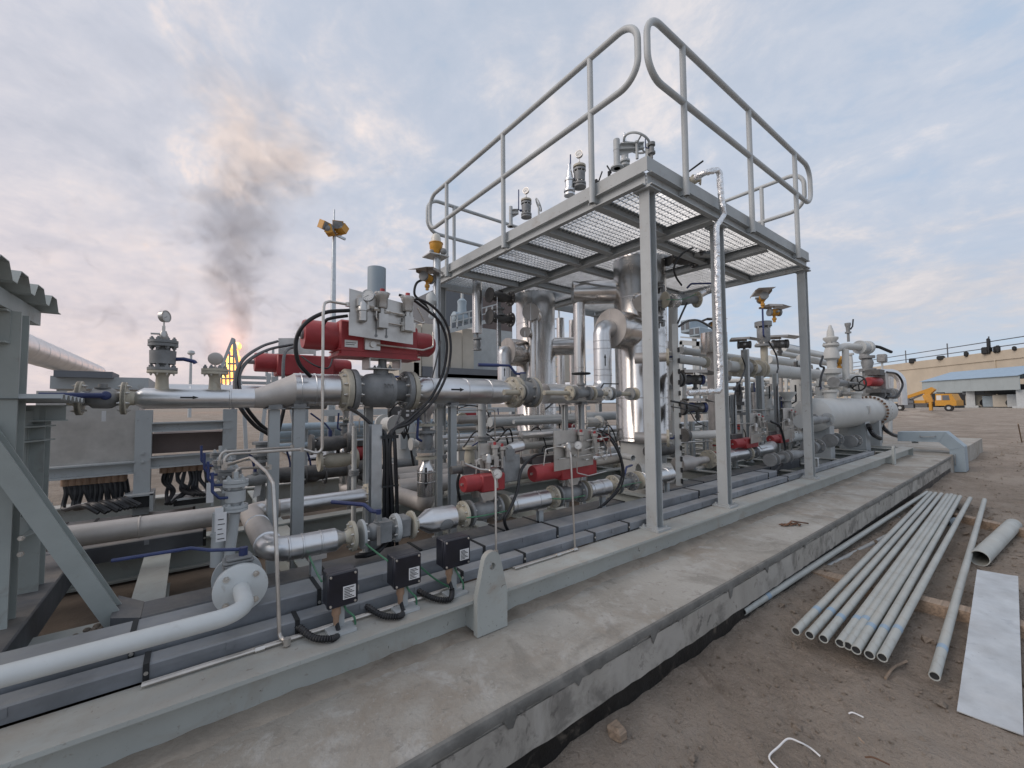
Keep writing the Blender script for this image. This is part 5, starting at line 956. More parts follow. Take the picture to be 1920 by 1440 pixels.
# ------------------------------------------------------------------ instrument rack at the far left
t = thing('instrument_rack', 'grey-green steel rack with small corrugated roofs at the left edge', 'rack', (-.55, 2.5, BZ))
for y, zt in ((2.34, 1.85), (2.72, 1.50)): MB().ibeam((-.545, y, BZ), (-.545, y, zt), .10, .10, .007, .009, up=Y_).build('column', GREEN, t)
MB().ibeam((-1.4, 2.34, BZ), (-1.4, 2.34, 1.85), .10, .10, .007, .009, up=Y_).build('column', GREEN, t)
def corr(y0, y1, z0, z1, xa, xb, pitch, dep, th=.003):
    b = MB(); n = int((y1 - y0) / pitch); pr = []
    for i in range(n + 1):
        y = y0 + i * pitch
        for f, h in ((0, 0), (.22, 0), (.42, dep), (.80, dep)): pr.append((y + f * pitch, h))
    pr = [(y, h + z0 + (z1 - z0) * (y - y0) / (y1 - y0)) for y, h in pr if y <= y1]; m = len(pr)
    for x in (xa, xb):
        for d in (0, th): b.v += [V((x, y, z + d)) for y, z in pr]
    for i in range(m - 1):
        b.f += [(i, i + 1, 2 * m + i + 1, 2 * m + i), (m + i + 1, m + i, 3 * m + i, 3 * m + i + 1), (2 * m + i, 2 * m + i + 1, 3 * m + i + 1, 3 * m + i), (i + 1, i, m + i, m + i + 1)]
    return b
corr(1.66, 2.74, 1.915, 1.915, -1.7, -.468, .20, .050).build('roof_sheet', GREEN, t, ang=15)
corr(2.28, 2.74, 1.530, 1.518, -1.6, -.385, .075, .018).build('lower_roof_sheet', LGREY, t, ang=15)
MB().chan((-.52, 1.66, 1.882), (-.52, 2.66, 1.882), .06, .05, .005, flip=-1).chan((-1.45, 1.66, 1.882), (-1.45, 2.66, 1.882), .06, .05, .005).build('purlin', GREEN, t)
MB().chan((-1.5, 2.29, 1.79), (-.52, 2.29, 1.79), .12, .05, .006).build('head_beam', GREEN, t); MB().chan((-1.5, 2.36, 1.47), (-.44, 2.70, 1.475), .07, .05, .006).build('lower_beam', GREEN, t)
for z in (1.42, 1.36, 1.08, .98): MB().bar((-.60, 2.40, z), (-.49, 2.70, z), .05, .006).bar((-1.35, 2.30, z + .02), (-.60, 2.30, z + .02), .006, .05).build('girt', GREEN, t)
MB().bar((-.53, 2.40, 1.445), (-.53, 2.70, 1.455), .006, .07).bar((-.53, 2.40, 1.02), (-.53, 2.70, 1.02), .006, .08).bar((-.52, 2.47, 1.07), (-.52, 2.47, 1.42), .02, .006, X_).bar((-.54, 2.58, 1.06), (-.54, 2.58, 1.42), .09, .006, X_).bar((-.54, 2.66, 1.06), (-.54, 2.66, 1.42), .05, .006, X_).build('gusset', GREEN, t)
MB().bar((-.60, 2.55, 1.05), (-.60, 2.55, 1.45), .12, .08, X_).build('instrument_case', DVAL, t)
p0, p1 = PY(222, 1168, 2.30), PY(-40, 800, 2.24); MB().ibeam(p0, p1, .075, .06, .006, .008, up=Y_).build('diagonal_brace', GREEN, t); MB().bolts((-.50, 2.30, 1.0), -Y_, .04, 4, .01, .012).build('bolts', BOLT, t)
dp = MB()
for k in range(60): a = random.gauss(0, .045); b_ = random.gauss(0, .03); r = random.uniform(.006, .016); dp.ball((p0.x + a, p0.y - .02 + b_, BZ + .012 + r * .3), r, (1, 1, .6), 7, 5)
o = dp.build('mud_clods', SOIL, ang=180); o['kind'] = 'stuff'; o['label'] = 'mud clods heaped at the foot of the diagonal brace'; o['category'] = 'earth'
# ------------------------------------------------------------------ terminal cabinet with cable entries behind the rack
YC = 4.0; zz = lambda v: ZV(v, 0, YC); cx_ = lambda u: XU(u, YC, 1.2)
t = thing('terminal_cabinet', 'long framed terminal cabinet with a shiny steel panel and cables below', 'cabinet', (cx_(200), YC, SLZ))
MB().mm((cx_(60), YC + .03, zz(858)), (cx_(258), YC + .5, zz(735))).build('steel_panel', PLATE, t)
for u in (269, 430): MB().ibeam((cx_(u), YC, SLZ), (cx_(u), YC, zz(768)), .09, .09, .007, .009, up=Y_).bolts((cx_(u), YC - .046, zz(852)), -Y_, .03, 2, .012, .01).build('post', GREY, t)
MB().ibeam((cx_(40), YC - .01, zz(869)), (cx_(256), YC - .01, zz(868)), .085, .08).build('lower_rail', GREY, t); MB().ibeam((cx_(283), YC - .01, zz(862)), (cx_(520), YC - .01, zz(860)), .085, .08).ibeam((cx_(283), YC - .01, zz(799)), (cx_(432), YC - .01, zz(798)), .07, .08).build('rail', GREY, t)
MB().mm((cx_(284), YC + .06, zz(848)), (cx_(425), YC + .3, zz(812))).build('brown_panel', BRWN, t); MB().mm((cx_(40), YC + .6, zz(727)), (cx_(262), YC + 1.4, zz(703))).build('top_duct', GREY, t)
MB().mm((cx_(55), YC + .5, zz(706)), (cx_(185), YC + .9, zz(694))).build('roof_cover', DKGR, t)
gl = MB(); gr = MB()
for k in range(9):
    x = cx_(122 + k * 13.5); y = YC + .06; gl.cyl((x, y, zz(893)), (x, y, zz(878)), .026, n=12)
for k in range(7):
    x = cx_(308 + k * 14); gr.cyl((x, YC + .06, zz(885)), (x, YC + .06, zz(870)), .026, n=12)
gl.build('cable_gland', GLAND, t); gr.build('cable_gland', GLAND, t)
ORD = 'first second third fourth fifth sixth seventh eighth ninth tenth eleventh twelfth thirteenth'.split()
GB = 'black cables hanging below the terminal cabinet'
for k in range(13):
    u = 120 + k * 9.6; x = cx_(u); e = PY(190 + k * 6.5 + random.uniform(-8, 8), 962 - 1.2 * k, YC - .25)
    cable('heavy black cable below the shiny cabinet panel, ' + ORD[k] + ' from the left', [(x, YC + .06, zz(890)), (x + .01, YC + .05, zz(905)), (x + .03 + random.uniform(-.03, .03), YC + .02, zz(930)), e + V((-.08, .05, .05)), e], random.uniform(.012, .017), group=GB, n=7, k=6)
for k in range(12):
    u = 310 + k * 7.6; x = cx_(u); e = PY((312 + k * 2 if k < 5 else 335 + k * 6) + random.uniform(-3, 3), 945 if k < 5 else 928, YC - .15)
    cable('black cable below the right cabinet half, ' + ORD[k] + ' from the left', [(x, YC + .06, zz(882)), (x + random.uniform(-.02, .02), YC + .04, zz(900)), (x + random.uniform(-.05, .05), YC, zz(918)), e], random.uniform(.010, .014), group='thin black cables below the right cabinet half', n=7, k=5)
for lb, u0, u1, v0, v1 in (('dark open cable duct end under the cables, left', 238, 281, 925, 955), ('dark open cable duct end under the cables, right', 325, 395, 928, 950)):
    a, b = PY(u0, v1, YC - .1), PY(u1, v0, YC - .1); t = thing('cable_duct', lb, 'cable duct', (a.x, YC, a.z)); MB().mm((a.x, YC - .1, a.z), (b.x, YC + .1, b.z - .01)).build('trough', DARK, t); MB().mm((a.x - .02, YC - .12, b.z - .012), (b.x + .02, YC + .12, b.z)).mm((b.x, YC - .12, a.z - .03), (b.x + .02, YC + .12, b.z)).build('cover', GREY, t)
# ------------------------------------------------------------------ rear pipework inside the skid
GRP = 'rear pipes lying along the skid'
def along(label, y, z, u0, u1, r, m, group=None, bandsx=0, cat='pipe', name='rear_pipe'):
    a, b = XU(u0, y, z), XU(u1, y, z); t = thing(name, label, cat, ((a + b) / 2, y, z), group); MB().cyl((a, y, z), (b, y, z), r, n=22).build('pipe', m, t)
    k = max(1, int((b - a) / .9))
    bands(t, [(a + (b - a) * (i + .5) / k, y, z) for i in range(k)], X_, r, .012, m); return t
along('dust-covered rear pipe right of the cable post, front of three', 3.35, .80, 745, 1105, .075, DUCT, GRP); along('dust-covered rear pipe right of the cable post, middle of three', 3.62, .80, 745, 1115, .075, DUCT, GRP); along('dust-covered rear pipe right of the cable post, rear of three', 3.95, .80, 690, 1120, .08, DUCT, GRP)
along('silver pipe running back under the near vessel', 3.1, .86, 1105, 1225, .06, CLAD, GRP)
along('dark fat pipe resting on a saddle behind the cable post', 4.35, .86, 505, 700, .07, DVAL, GRP)
def dval(label, u, v, y, s=1.0, m=None, lev=True):
    c = PY(u, v, y); t = ball_valve('rear_valve', label, c, X_, .26 * s, .085 * s, .055 * s, m or DVAL, (-.3, -.3, .9) if lev else None, .16, nb=6, rise=.02); return t
dval('dark dusty flanged valve behind the two reducer posts', 545, 893, 4.35); dval('dark flanged valve left of the saddle pipe', 583, 893, 4.35); dval('dark flanged valve right of the farther drop line', 690, 889, 4.35, 1.1)
dval('grey flanged valve on a rear stack left of the reducer posts', 478, 900, 3.8, .8, VGREY); dval('dark flanged valve in front of the red box', 935, 795, 5.6, 1.0); dval('dark flanged valve between the vessels, low', 1093, 800, 5.4, 1.0)
c = PY(490, 905, 3.9); t = thing('rear_stack', 'upright flanged stub with instruments left of the reducer posts', 'pipe', (c.x, c.y, SLZ)); MB().cyl((c.x, c.y, SLZ), (c.x, c.y, 1.2), .03, n=12).lathe((c.x, c.y, 1.05), Z_, [(0, .07), (.02, .07), (.02, .03), (.05, .03), (.05, .07), (.07, .07), (.07, .045), (.14, .045), (.14, .07), (.16, .07)], 20).build('stub', VGREY, t); MB().plate([c + V((-.05, -.1, .02)), c + V((.0, -.1, .06)), c + V((-.02, -.1, -.08)), c + V((-.07, -.1, -.1))], .001).build('paper_tag', WHT, t)
for lb, u, v, y, w_ in (('small red actuator behind the farther drop line', 681, 848, 4.5, .22), ('small red actuator end right of the drop arrow line', 760, 832, 5.4, .14), ('red actuator end behind the slim post', 824, 838, 5.4, .10)):
    c = PY(u, v, y); t = thing('rear_actuator', lb, 'actuator', c); MB().lathe(c - X_ * w_ / 2, X_, [(0, .07), (.012, .08), (w_ - .012, .08), (w_, .07)], 22).build('cylinder', RED, t); MB().mm(c + V((-.06, -.05, -.16)), c + V((.06, .05, -.075))).mm(c + V((-.08, -.06, .075)), c + V((.05, .06, .13))).build('bracket', DVAL, t); MB().mm(c + V((.0, -.084, -.02)), c + V((.07, -.081, .01))).build('label_plate', PLATE, t)
c = PY(762, 850, 4.6); t = thing('pale_filter', 'pale grey domed filter housing behind the drop arrow line', 'filter', (c.x, c.y, SLZ)); MB().lathe((c.x, c.y, SLZ), Z_, [(0, .12), (.75, .12), (.85, .115), (.92, .08), (.94, .03)], 26).build('shell', LGREY, t); MB().mm((c.x - .13, c.y - .14, 1.0), (c.x - .06, c.y - .09, 1.2)).build('name_box', LGREY, t)
c = PY(765, 775, 3.7); t = thing('control_box', 'small dark control box with white squares under the large valve', 'control box', (c.x, c.y, c.z - .3)); MB().rbox(c + V((-.17, 0, -.07)), c + V((.17, .08, .07)), .008).build('box', DVAL, t); q = MB()
for i in range(4): q.mm(c + V((-.02 + .05 * (i % 2), -.004, -.03 + .045 * (i // 2))), c + V((.01 + .05 * (i % 2), -.001, -.005 + .045 * (i // 2))))
q.mm(c + V((-.10, -.004, -.01)), c + V((-.07, -.001, .02))).build('buttons', WHT, t); q = MB()
for i in range(5): q.tube([c + V((-.08 + .03 * i, .04, -.07)), c + V((-.06 + .02 * i, .04, -.16)), c + V((-.02, .04, -.24))], .006, 6)
q.build('leads', BLACK, t)
# beacon pole with gas detector
yb = 4.15; xb_ = XU(819, yb, 2); t = thing('beacon_pole', 'galvanised pole with a yellow beacon left of the platform', 'beacon', (xb_, yb, SLZ)); zt = ZV(483, xb_, yb); MB().cyl((xb_, yb, SLZ), (xb_, yb, zt), .042, n=18).build('pole', GALV, t); MB().mm((xb_ - .13, yb - .1, zt), (xb_ + .10, yb + .1, zt + .012)).build('bracket', PLATE, t)
c = V((xb_ - .01, yb, zt + .012)); be = MB().lathe(c, Z_, [(0, .042), (.04, .042), (.085, .07), (.14, .074), (.14, .079), (.15, .079), (.15, .06)], 24).build('beacon', YEL, t); MB().lathe(c + Z_ * .145, Z_, [(0, .056), (.06, .054), (.10, .038), (.115, .012)], 20).build('lens', AMB, be); MB().ball(c + V((.06, -.06, .05)), .038).ball(c + V((-.07, -.03, .03)), .025).build('sounder', VGREY, be)
for z in (1.2, 1.75): MB().cyl((xb_, yb, z), (xb_, yb, z + .012), .046, n=18).build('clip', DARK, t)
c = PY(801, 521, yb - .06); transmitter('gas detector with a wide bent sunshade on the beacon pole', c, (-.85, -.5, 0), .052, cap=VGREY, sln=.34, swd=.22, sm=DUCT)
c = PY(808, 548, yb - .07); t = thing('dust_bag', 'crumpled pale plastic bag tied under the gas detector', 'bag', c); m_ = MB().lathe(c, -Z_, [(0, .03), (.04, .05), (.10, .058), (.15, .035), (.19, .02), (.28, .03), (.30, .02)], 14)
for i, q in enumerate(m_.v): m_.v[i] = q + V((mn.noise(q * 20), mn.noise(q * 20 + V((5, 0, 0))), 0)) * .025
m_.build('bag', WHITE, t)
cable('black cable looping off the gas detector down the pole', [c + V((-.05, -.02, .14)), PY(782, 530, yb - .06), PY(777, 550, yb - .06), PY(786, 562, yb - .05), PY(806, 580, yb - .05), PY(822, 610, yb - .05), PY(824, 700, yb - .05), PY(822, 800, yb - .05)], .013, group=GC)
# pipe with hanging valve left of the far vessel, and double-block valves beside it
x, y = XU(895, 4.5, 2.2), 4.5; t = thing('vent_line', 'short clad pipe hanging under the deck with a small valve at its end', 'pipe', (x, y, 2.0)); z0, z1 = ZV(538, x, y), ZV(625, x, y); MB().cyl((x, y, z1), (x, y, z0 + .1), .062, n=22).build('pipe', STEEL, t); MB().lathe((x, y, z1), -Z_, [(0, .015), (.06, .015), (.06, .055), (.08, .055), (.08, .03), (.12, .045), (.16, .045), (.20, .03), (.20, .055), (.22, .055)], 20).build('valve', VGREY, t)
for lb, v in (('upper dark flanged valve left of the far vessel', 557), ('lower dark flanged valve left of the far vessel', 597)):
    c = PY(938, v, 4.4); ball_valve('vessel_valve', lb, c, X_, .36, .10, .065, DVAL, None, nb=8)
c = PY(935, 578, 4.4); t = thing('vessel_riser', 'grey riser with flanges between the two dark vessel valves', 'pipe', c); MB().cyl(c - Z_ * .5, c + Z_ * .08, .03, n=12).lathe(c - Z_ * .1, Z_, [(0, .08), (.02, .08), (.02, .05), (.08, .05), (.08, .08), (.1, .08)], 20).build('riser', VGREY, t); MB().tube([c + V((-.06, -.05, .15)), c + V((-.055, -.05, -.75))], .008, 6).build('tracing_tube', FOIL, t)
# ------------------------------------------------------------------ background at the left: stair, mast, pipe rack
def slab_(root, name, m, u0, u1, v0, v1, y, d=.08): a, b = PY(u0, v1, y), PY(u1, v0, y); return MB().mm((a.x, y, min(a.z, b.z)), (b.x, y + d, max(a.z, b.z))).build(name, m, root)
YS = 9.0; S_ = lambda u, v, d=0: PY(u, v, YS + d); t = thing('stair_tower', 'steel stair with handrails in front of the flame', 'stairs', (S_(430, 760).x, YS, 0))
MB().bar(S_(437, 634), S_(402, 722), .05, .05).build('handrail', LGREY, t); MB().bar(S_(438, 636, .06), S_(458, 770, .06), .05, .05).build('handrail', LGREY, t); MB().bar(S_(458, 772, .06), S_(462, 860, .06), .06, .06).build('leg', LGREY, t)
for k in range(5): u = 408 + k * 7.4; MB().bar(S_(u, 716 - k * 19, .12), S_(u + 1.5, 758, .12), .025, .025, X_).build('baluster', LGREY, t)
for k in range(5): MB().bar(S_(432 - 5.2 * k, 668 + 14 * k, .2), S_(446 + 1.6 * k, 668 + 14 * k, .2), .10, .025).build('tread', LGREY, t)
for k in range(5): slab_(t, 'louvre', LGREY, 447, 512, 706 + 10 * k, 710 + 10 * k, YS + .3, .1)
slab_(t, 'landing', DKGR, 450, 545, 752, 762, YS, .8); slab_(t, 'landing_edge', LGREY, 508, 522, 706, 800, YS + .2, .1)
for u in (500, 512, 560, 590): MB().bar(S_(u, 655), S_(u, 705), .04, .04, X_).build('rail_post', LGREY, t)
MB().bar(S_(495, 668), S_(600, 655), .04, .04).bar(S_(495, 690), S_(600, 680), .03, .03).build('rail', LGREY, t); MB().bar(S_(505, 700), S_(485, 860), .06, .06).bar(S_(545, 760), S_(580, 960), .06, .06).build('leg', LGREY, t)
ym = 16.; xm_ = XU(624, ym, 4); zt = ZV(440, xm_, ym); t = thing('floodlight_mast', 'tall thin mast carrying four yellow floodlights', 'mast', (xm_, ym, 0)); MB().lathe((xm_, ym, 0), Z_, [(0, .13), (3, .11), (zt, .07)], 16).cyl((xm_, ym, zt), (xm_, ym, zt + .95), .025, n=8).build('pole', GALV, t); MB().bar((xm_ - .35, ym - .25, zt), (xm_ + .45, ym + .2, zt), .08, .08).build('crossarm', GALV, t); MB().ball((xm_ - .3, ym - .3, zt + .05), .12).build('camera_dome', VGREY, t)
for (du, dv, rz, rx) in ((-15, -17, 30, 25), (10, -18, -20, 20), (17, -10, -60, -30), (-6, -8, 60, -15)):
    c = PY(624 + du, 440 + dv, ym - .2); rot = (Matrix.Rotation(R(rz), 3, 'Z') @ Matrix.Rotation(R(rx), 3, 'X')); f = MB().box(c, (.36, .26, .30), rot).build('floodlight', YEL, t); MB().box(c + rot @ V((0, -.14, 0)), (.32, .03, .26), rot).build('lens', VGREY, f); MB().bar(c - Z_ * .2, V((xm_, ym, zt)), .05, .05).build('bracket', YEL, f)
yl = 70.; xl = XU(357, yl, 5); zt = ZV(661, xl, yl); t = thing('lamp_post', 'far thin lamp post on the horizon left of the flame', 'lamp post', (xl, yl, 0)); MB().lathe((xl, yl, 0), Z_, [(0, .22), (zt, .14)], 10).build('pole', LGREY, t); MB().lathe((xl, yl, zt - .3), Z_, [(0, .3), (.2, .45), (.5, .35), (.6, .1)], 14).build('head', LGREY, t)
xq = -2.1; a = PX(-120, 600, xq); b = PX(179, 697, xq); t = thing('overhead_pipe', 'silver overhead pipe running away at the left', 'pipe', (xq, (a.y + b.y) / 2, 0)); z = (a.z + b.z) / 2; MB().cyl((xq, a.y, z), (xq, b.y, z), .22, n=30).build('pipe', CLAD, t); bands(t, [(xq, a.y + (b.y - a.y) * k / 14, z) for k in range(1, 14)], Y_, .22, .03); 
for k in (.25, .6, .95): yy = a.y + (b.y - a.y) * k; MB().ibeam((xq, yy, 0), (xq, yy, z - .2), .15, .15, .01, .012, up=X_).build('support', GREY, t)
GB2 = 'long pipes of the rack beyond the skid'
for lb, v0, y, r in (('uppermost long grey rack pipe beyond the skid', 795, 8.5, .07), ('second long grey rack pipe beyond the skid', 806, 8.8, .09), ('third long grey rack pipe beyond the skid', 815, 9.1, .07), ('lowest long grey rack pipe beyond the skid', 826, 8.6, .05)): z = ZV(v0, XU(700, y, 1), y); along(lb, y, z, 520, 1000, r, BLUEG, GB2, name='rack_pipe')
t = thing('pipe_rack', 'pale steel pipe rack frame beyond the skid', 'rack', (2.5, 8.8, 0))
for u in (570, 620, 845, 915, 960): x = XU(u, 8.7, 1); MB().ibeam((x, 8.7, 0), (x, 8.7, 1.55), .12, .12, up=X_).build('post', LGREY, t)
MB().bar((XU(600, 8.6, 1.2), 8.5, 1.35), (XU(1100, 8.6, 1.2), 8.5, 1.35), .1, .12).bar((XU(850, 8.6, 1.2), 8.4, 1.3), (XU(920, 8.6, .8), 8.4, .75), .06, .06).bar((XU(700, 8.6, 1.2), 8.4, 1.0), (XU(760, 8.6, .8), 8.4, 1.3), .06, .06).build('beam', LGREY, t)
t = thing('red_tank', 'dark red rectangular tank beyond the skid', 'tank', PY(888, 790, 9.6)); a, b = PY(864, 785, 9.6), PY(912, 764, 9.6); MB().rbox((a.x, 9.6, a.z), (b.x, 10.2, b.z), .03).build('tank', RED, t); MB().mm((a.x - .1, 9.5, b.z + .02), (b.x + .1, 10.3, b.z + .12)).mm((a.x - .1, 9.5, 0), (b.x + .1, 10.3, a.z - .02)).build('frame', LGREY, t)
t = thing('spare_plate', 'flat grey steel plate lying on the earth beyond the skid', 'plate', PZ(600, 850, .05)); a = PZ(560, 862, .06); b = PZ(640, 838, .06); MB().mm((a.x, a.y, .05), (b.x, b.y, .09)).build('plate', TRAY, t)
t = thing('dark_skip', 'dark block standing on the earth seen left of the farther drop line', 'block', PZ(610, 832, 0)); a = PZ(590, 832, 0); MB().mm((a.x, a.y, 0), (a.x + 1.5, a.y + 1, .35)).mm((a.x + .2, a.y + .1, .35), (a.x + 1.3, a.y + .9, .5)).build('block', DVAL, t)
# compressor enclosure with walkway behind the vessels
YE = 15.0; t = thing('compressor_enclosure', 'beige panelled enclosure with walkway behind the far vessel', 'building', (XU(860, YE, 0), YE, 0))
for k, (u0, u1, v0, v1) in enumerate(((776, 790, 610, 705), (791, 844, 612, 702), (845, 866, 624, 698), (867, 888, 618, 697))): slab_(t, 'panel', TAN, u0, u1, v0, v1, YE + .1 * k, 2.5)
slab_(t, 'dark_wall', DKGR, 824, 905, 553, 622, YE + 3, 4); slab_(t, 'rust_wall', BRWN, 880, 960, 560, 640, YE + 4.5, 3); slab_(t, 'under_frame', DKGR, 792, 990, 697, 706, YE, 2.2); slab_(t, 'plinth', GREY, 830, 960, 706, 722, YE, 2.2); slab_(t, 'base_dark', DARK, 700, 960, 722, 752, YE + .4, 2.2); slab_(t, 'side_unit', TAN, 748, 786, 680, 720, YE, 2); slab_(t, 'lower_wall', GREY, 888, 960, 622, 697, YE + 1, 2)
E_ = lambda u, v: PY(u, v, YE - .3); MB().bar(E_(838, 622), E_(930, 598), .05, .16).build('walkway', GREY, t)
for k in range(8): u = 846 + k * 11; v = 619 - k * 2.9; MB().bar(E_(u, v), E_(u, v - 26), .05, .05, X_).build('rail_post', LGREY, t)
MB().bar(E_(846, 593), E_(930, 571), .05, .05).bar(E_(846, 605), E_(930, 583), .04, .04).build('rail', LGREY, t)
c = E_(867, 594); m_ = thing('blue_motor', 'pale blue electric motor on the walkway behind the pole', 'motor', c); MB().lathe(c + V((-.35, .2, 0)), X_, [(0, .15), (.05, .22), (.6, .22), (.7, .12), (.9, .08)], 18).lathe(c + V((.1, .2, .1)), Z_, [(0, .2), (.4, .18), (.6, .2), (.7, .1)], 16).build('casing', BLUEG, m_); slab_(m_, 'mast', LGREY, 866, 869, 545, 578, YE - .1, .1)
t = thing('service_ladder', 'pale caged ladder showing between the two vessels', 'ladder', PY(1042, 720, 13)); q = MB()
for u in (1037, 1048): q.bar(PY(u, 570, 13), PY(u, 740, 13), .06, .06, Y_)
for k in range(9): q.bar(PY(1037, 580 + 18 * k, 13), PY(1048, 580 + 18 * k, 13), .05, .05)
q.build('ladder', LGREY, t); slab_(t, 'panel', TAN, 1050, 1075, 640, 715, 13.5, 1)
# ------------------------------------------------------------------ right of the near vessel: valves, instruments, drums
for lb, v in (('upper round blanked port on the right of the near vessel', 670), ('lower round blanked port on the right of the near vessel', 822)):
    c = PY(1203, v, 2.46); t = thing('vessel_port', lb, 'port', c); ax = V((.52, -.85, 0)); MB().lathe(c + V((.03, .1, 0)), ax, [(0, .055), (.12, .055), (.14, .10), (.15, .105), (.16, .10)], 26).cyl(c + V((.03, .1, 0)), c + V((.03, .1, 0)) + ax * .30, .045, n=18).build('nozzle', DUCT, t)
    e = c + V((.03, .1, 0)) + ax * .30; MB().lathe(e, ax, [(0, .085), (.025, .085)], 28).build('flange', BEIGE, t); MB().bolts(e + ax * .025, ax, .062, 4, .012, .018).build('bolts', BOLT, t); MB().tube(fillet([e + ax * .02, e + ax * .06, e + V((.14, .0, .02))], .02), .010, 8).build('lever', BLUE, t)
x, y = XU(1243, 2.75, 2), 2.75; t = thing('clad_riser', 'clad riser just right of the corner column', 'pipe', (x, y, 1.2)); MB().cyl((x, y, 1.45), (x, y, 3.08), .048, n=20).lathe((x, y, 1.30), Z_, [(0, .075), (.16, .075), (.18, .05)], 22).build('pipe', STEEL, t); bands(t, [(x, y, 2.2), (x, y, 2.7)], Z_, .048)
xs_, ys_ = XU(1271, 2.22, 1.2), 2.22; t = thing('slotted_post', 'slotted cable channel post right of the corner column', 'post', (xs_, ys_, BZ)); q = MB().chan((xs_, ys_, BZ), (xs_, ys_, ZV(607, xs_, ys_)), .055, .035, .003, up=V((.6, -.8, 0))).build('post', GREY, t); q2 = MB()
for k in range(13): q2.box((xs_ - .004, ys_ - .032, BZ + .12 + k * .105), (.012, .03, .045), Matrix.Rotation(R(-38), 3, 'Z'))
q2.build('slot', DARK, q)
c = PY(1253, 890, 2.40); ax = V((.8, -.6, 0)); t = thing('skirt_sleeve', 'open pale pipe sleeve at the foot of the near vessel', 'pipe sleeve', (c.x, c.y, BZ)); MB().pipe(c - ax * .30, c + ax * .02, .118, .008, 34).build('sleeve', PALE, t); MB().mm((c.x - .22, c.y - .05, BZ), (c.x + .05, c.y + .18, c.z - .125)).build('block', PALE, t)
c = PY(1181, 857, 2.5); t = thing('skirt_vent', 'small open vent stub on the vessel skirt', 'pipe stub', c); MB().pipe(c + V((.02, .1, 0)), c + V((-.03, -.06, 0)), .028, .005, 18).build('stub', PALE, t)
# valves hung under the deck between the two columns
t = ball_valve('deck_underside_valve', 'dark flanged valve close under the deck, below a sunshade', PY(1278, 486, 2.45), V((.93, -.36, .03)), .36, .085, .06, DVAL, None, nb=8); e = PY(1318, 477, 2.25); MB().cyl(e - V((.12, -.05, .0)), e + V((.16, -.06, .01)), .040, n=18).build('end_pipe', GREY, t)
transmitter('dark transmitter under a flat sunshade just below the deck', PY(1315, 458, 2.2), (.5, -.85, 0), .045, body=DVAL, cap=DVAL, sln=.30, swd=.20, sm=GREY)
t = ball_valve('tagged_valve', 'flanged valve with shiny band and blue lever, below the dark one', PY(1277, 562, 2.35), V((.90, -.42, .05)), .40, .085, .058, VGREY, None, nb=8, fm=BEIGE); MB().cyl(PY(1262, 564, 2.38) - X_ * .03, PY(1262, 564, 2.38) + X_ * .05, .074, n=26).build('band', FOIL, t); MB().tube(fillet([PY(1288, 540, 2.3), PY(1296, 532, 2.25), PY(1345, 531, 2.05)], .02), .010, 8).build('lever', BLUE, t); MB().tube([PY(1311, 553, 2.25), PY(1325, 546, 2.2), PY(1342, 540, 2.1)], .038, 14).build('foil_stub', FOIL, t)
MB().tube(spline([PY(1250, 562, 2.27), PY(1280, 561, 2.25), PY(1306, 551, 2.2)], 6), .004, 6).build('earth_wire', EARTH, t)
for i, v in enumerate((540, 575, 605)):
    c = PY(1238, v, 2.5); t = thing('level_bridle_valve', ('upper', 'middle', 'lower')[i] + ' little bridle valve beside the corner column', 'valve', c); MB().lathe(c, Z_, [(0, .035), (.012, .035), (.012, .018), (.03, .026), (.05, .018), (.05, .035), (.065, .035)], 16).mm(c + V((.01, -.03, -.04)), c + V((.04, .0, .03))).build('body', VGREY, t)
GCR = 'black cables on the right half of the skid'
for lb, pts, r in (('cable hanging from the under-deck transmitter', [PY(1305, 462, 2.2), PY(1280, 475, 2.25), PY(1264, 500, 2.28), PY(1268, 520, 2.3), PY(1278, 535, 2.3)], .010), ('cable dropping to the slotted post', [PY(1288, 568, 2.28), PY(1280, 585, 2.25), PY(1270, 608, 2.23)], .010), ('cable arching from the slotted post to the stainless drum', [PY(1273, 612, 2.22), PY(1290, 602, 2.25), PY(1310, 601, 2.3), PY(1330, 612, 2.4), PY(1345, 622, 2.5)], .012),
                   ('pair of cables lying across to the lower transmitter', [PY(1258, 752, 2.2), PY(1285, 757, 2.2), PY(1310, 763, 2.2)], .010), ('cable dropping behind the upright pipe pair', [PY(1441, 640, 2.6), PY(1455, 665, 2.6), PY(1459, 690, 2.55), PY(1457, 705, 2.5), PY(1458, 800, 2.4)], .012), ('cable forked from the valve head to the post', [PY(1392, 670, 2.5), PY(1397, 690, 2.5), PY(1388, 715, 2.45), PY(1378, 738, 2.4), PY(1378, 830, 2.35)], .009),
                   ('thick cable bending down right of the small red actuators', [PY(1445, 790, 2.1), PY(1462, 800, 2.05), PY(1471, 830, 2.05), PY(1472, 850, 2.05), PY(1465, 872, 2.05), PY(1450, 888, 2.05)], .014), ('cable over the silver spool at the right', [PY(1495, 793, 2.2), PY(1508, 810, 2.15), PY(1510, 850, 2.1)], .010), ('thin cable loop by the lower transmitter', [PY(1258, 762, 2.15), PY(1290, 770, 2.12), PY(1305, 790, 2.1), PY(1325, 800, 2.1)], .005)):
    cable(lb, pts, r, group=GCR)
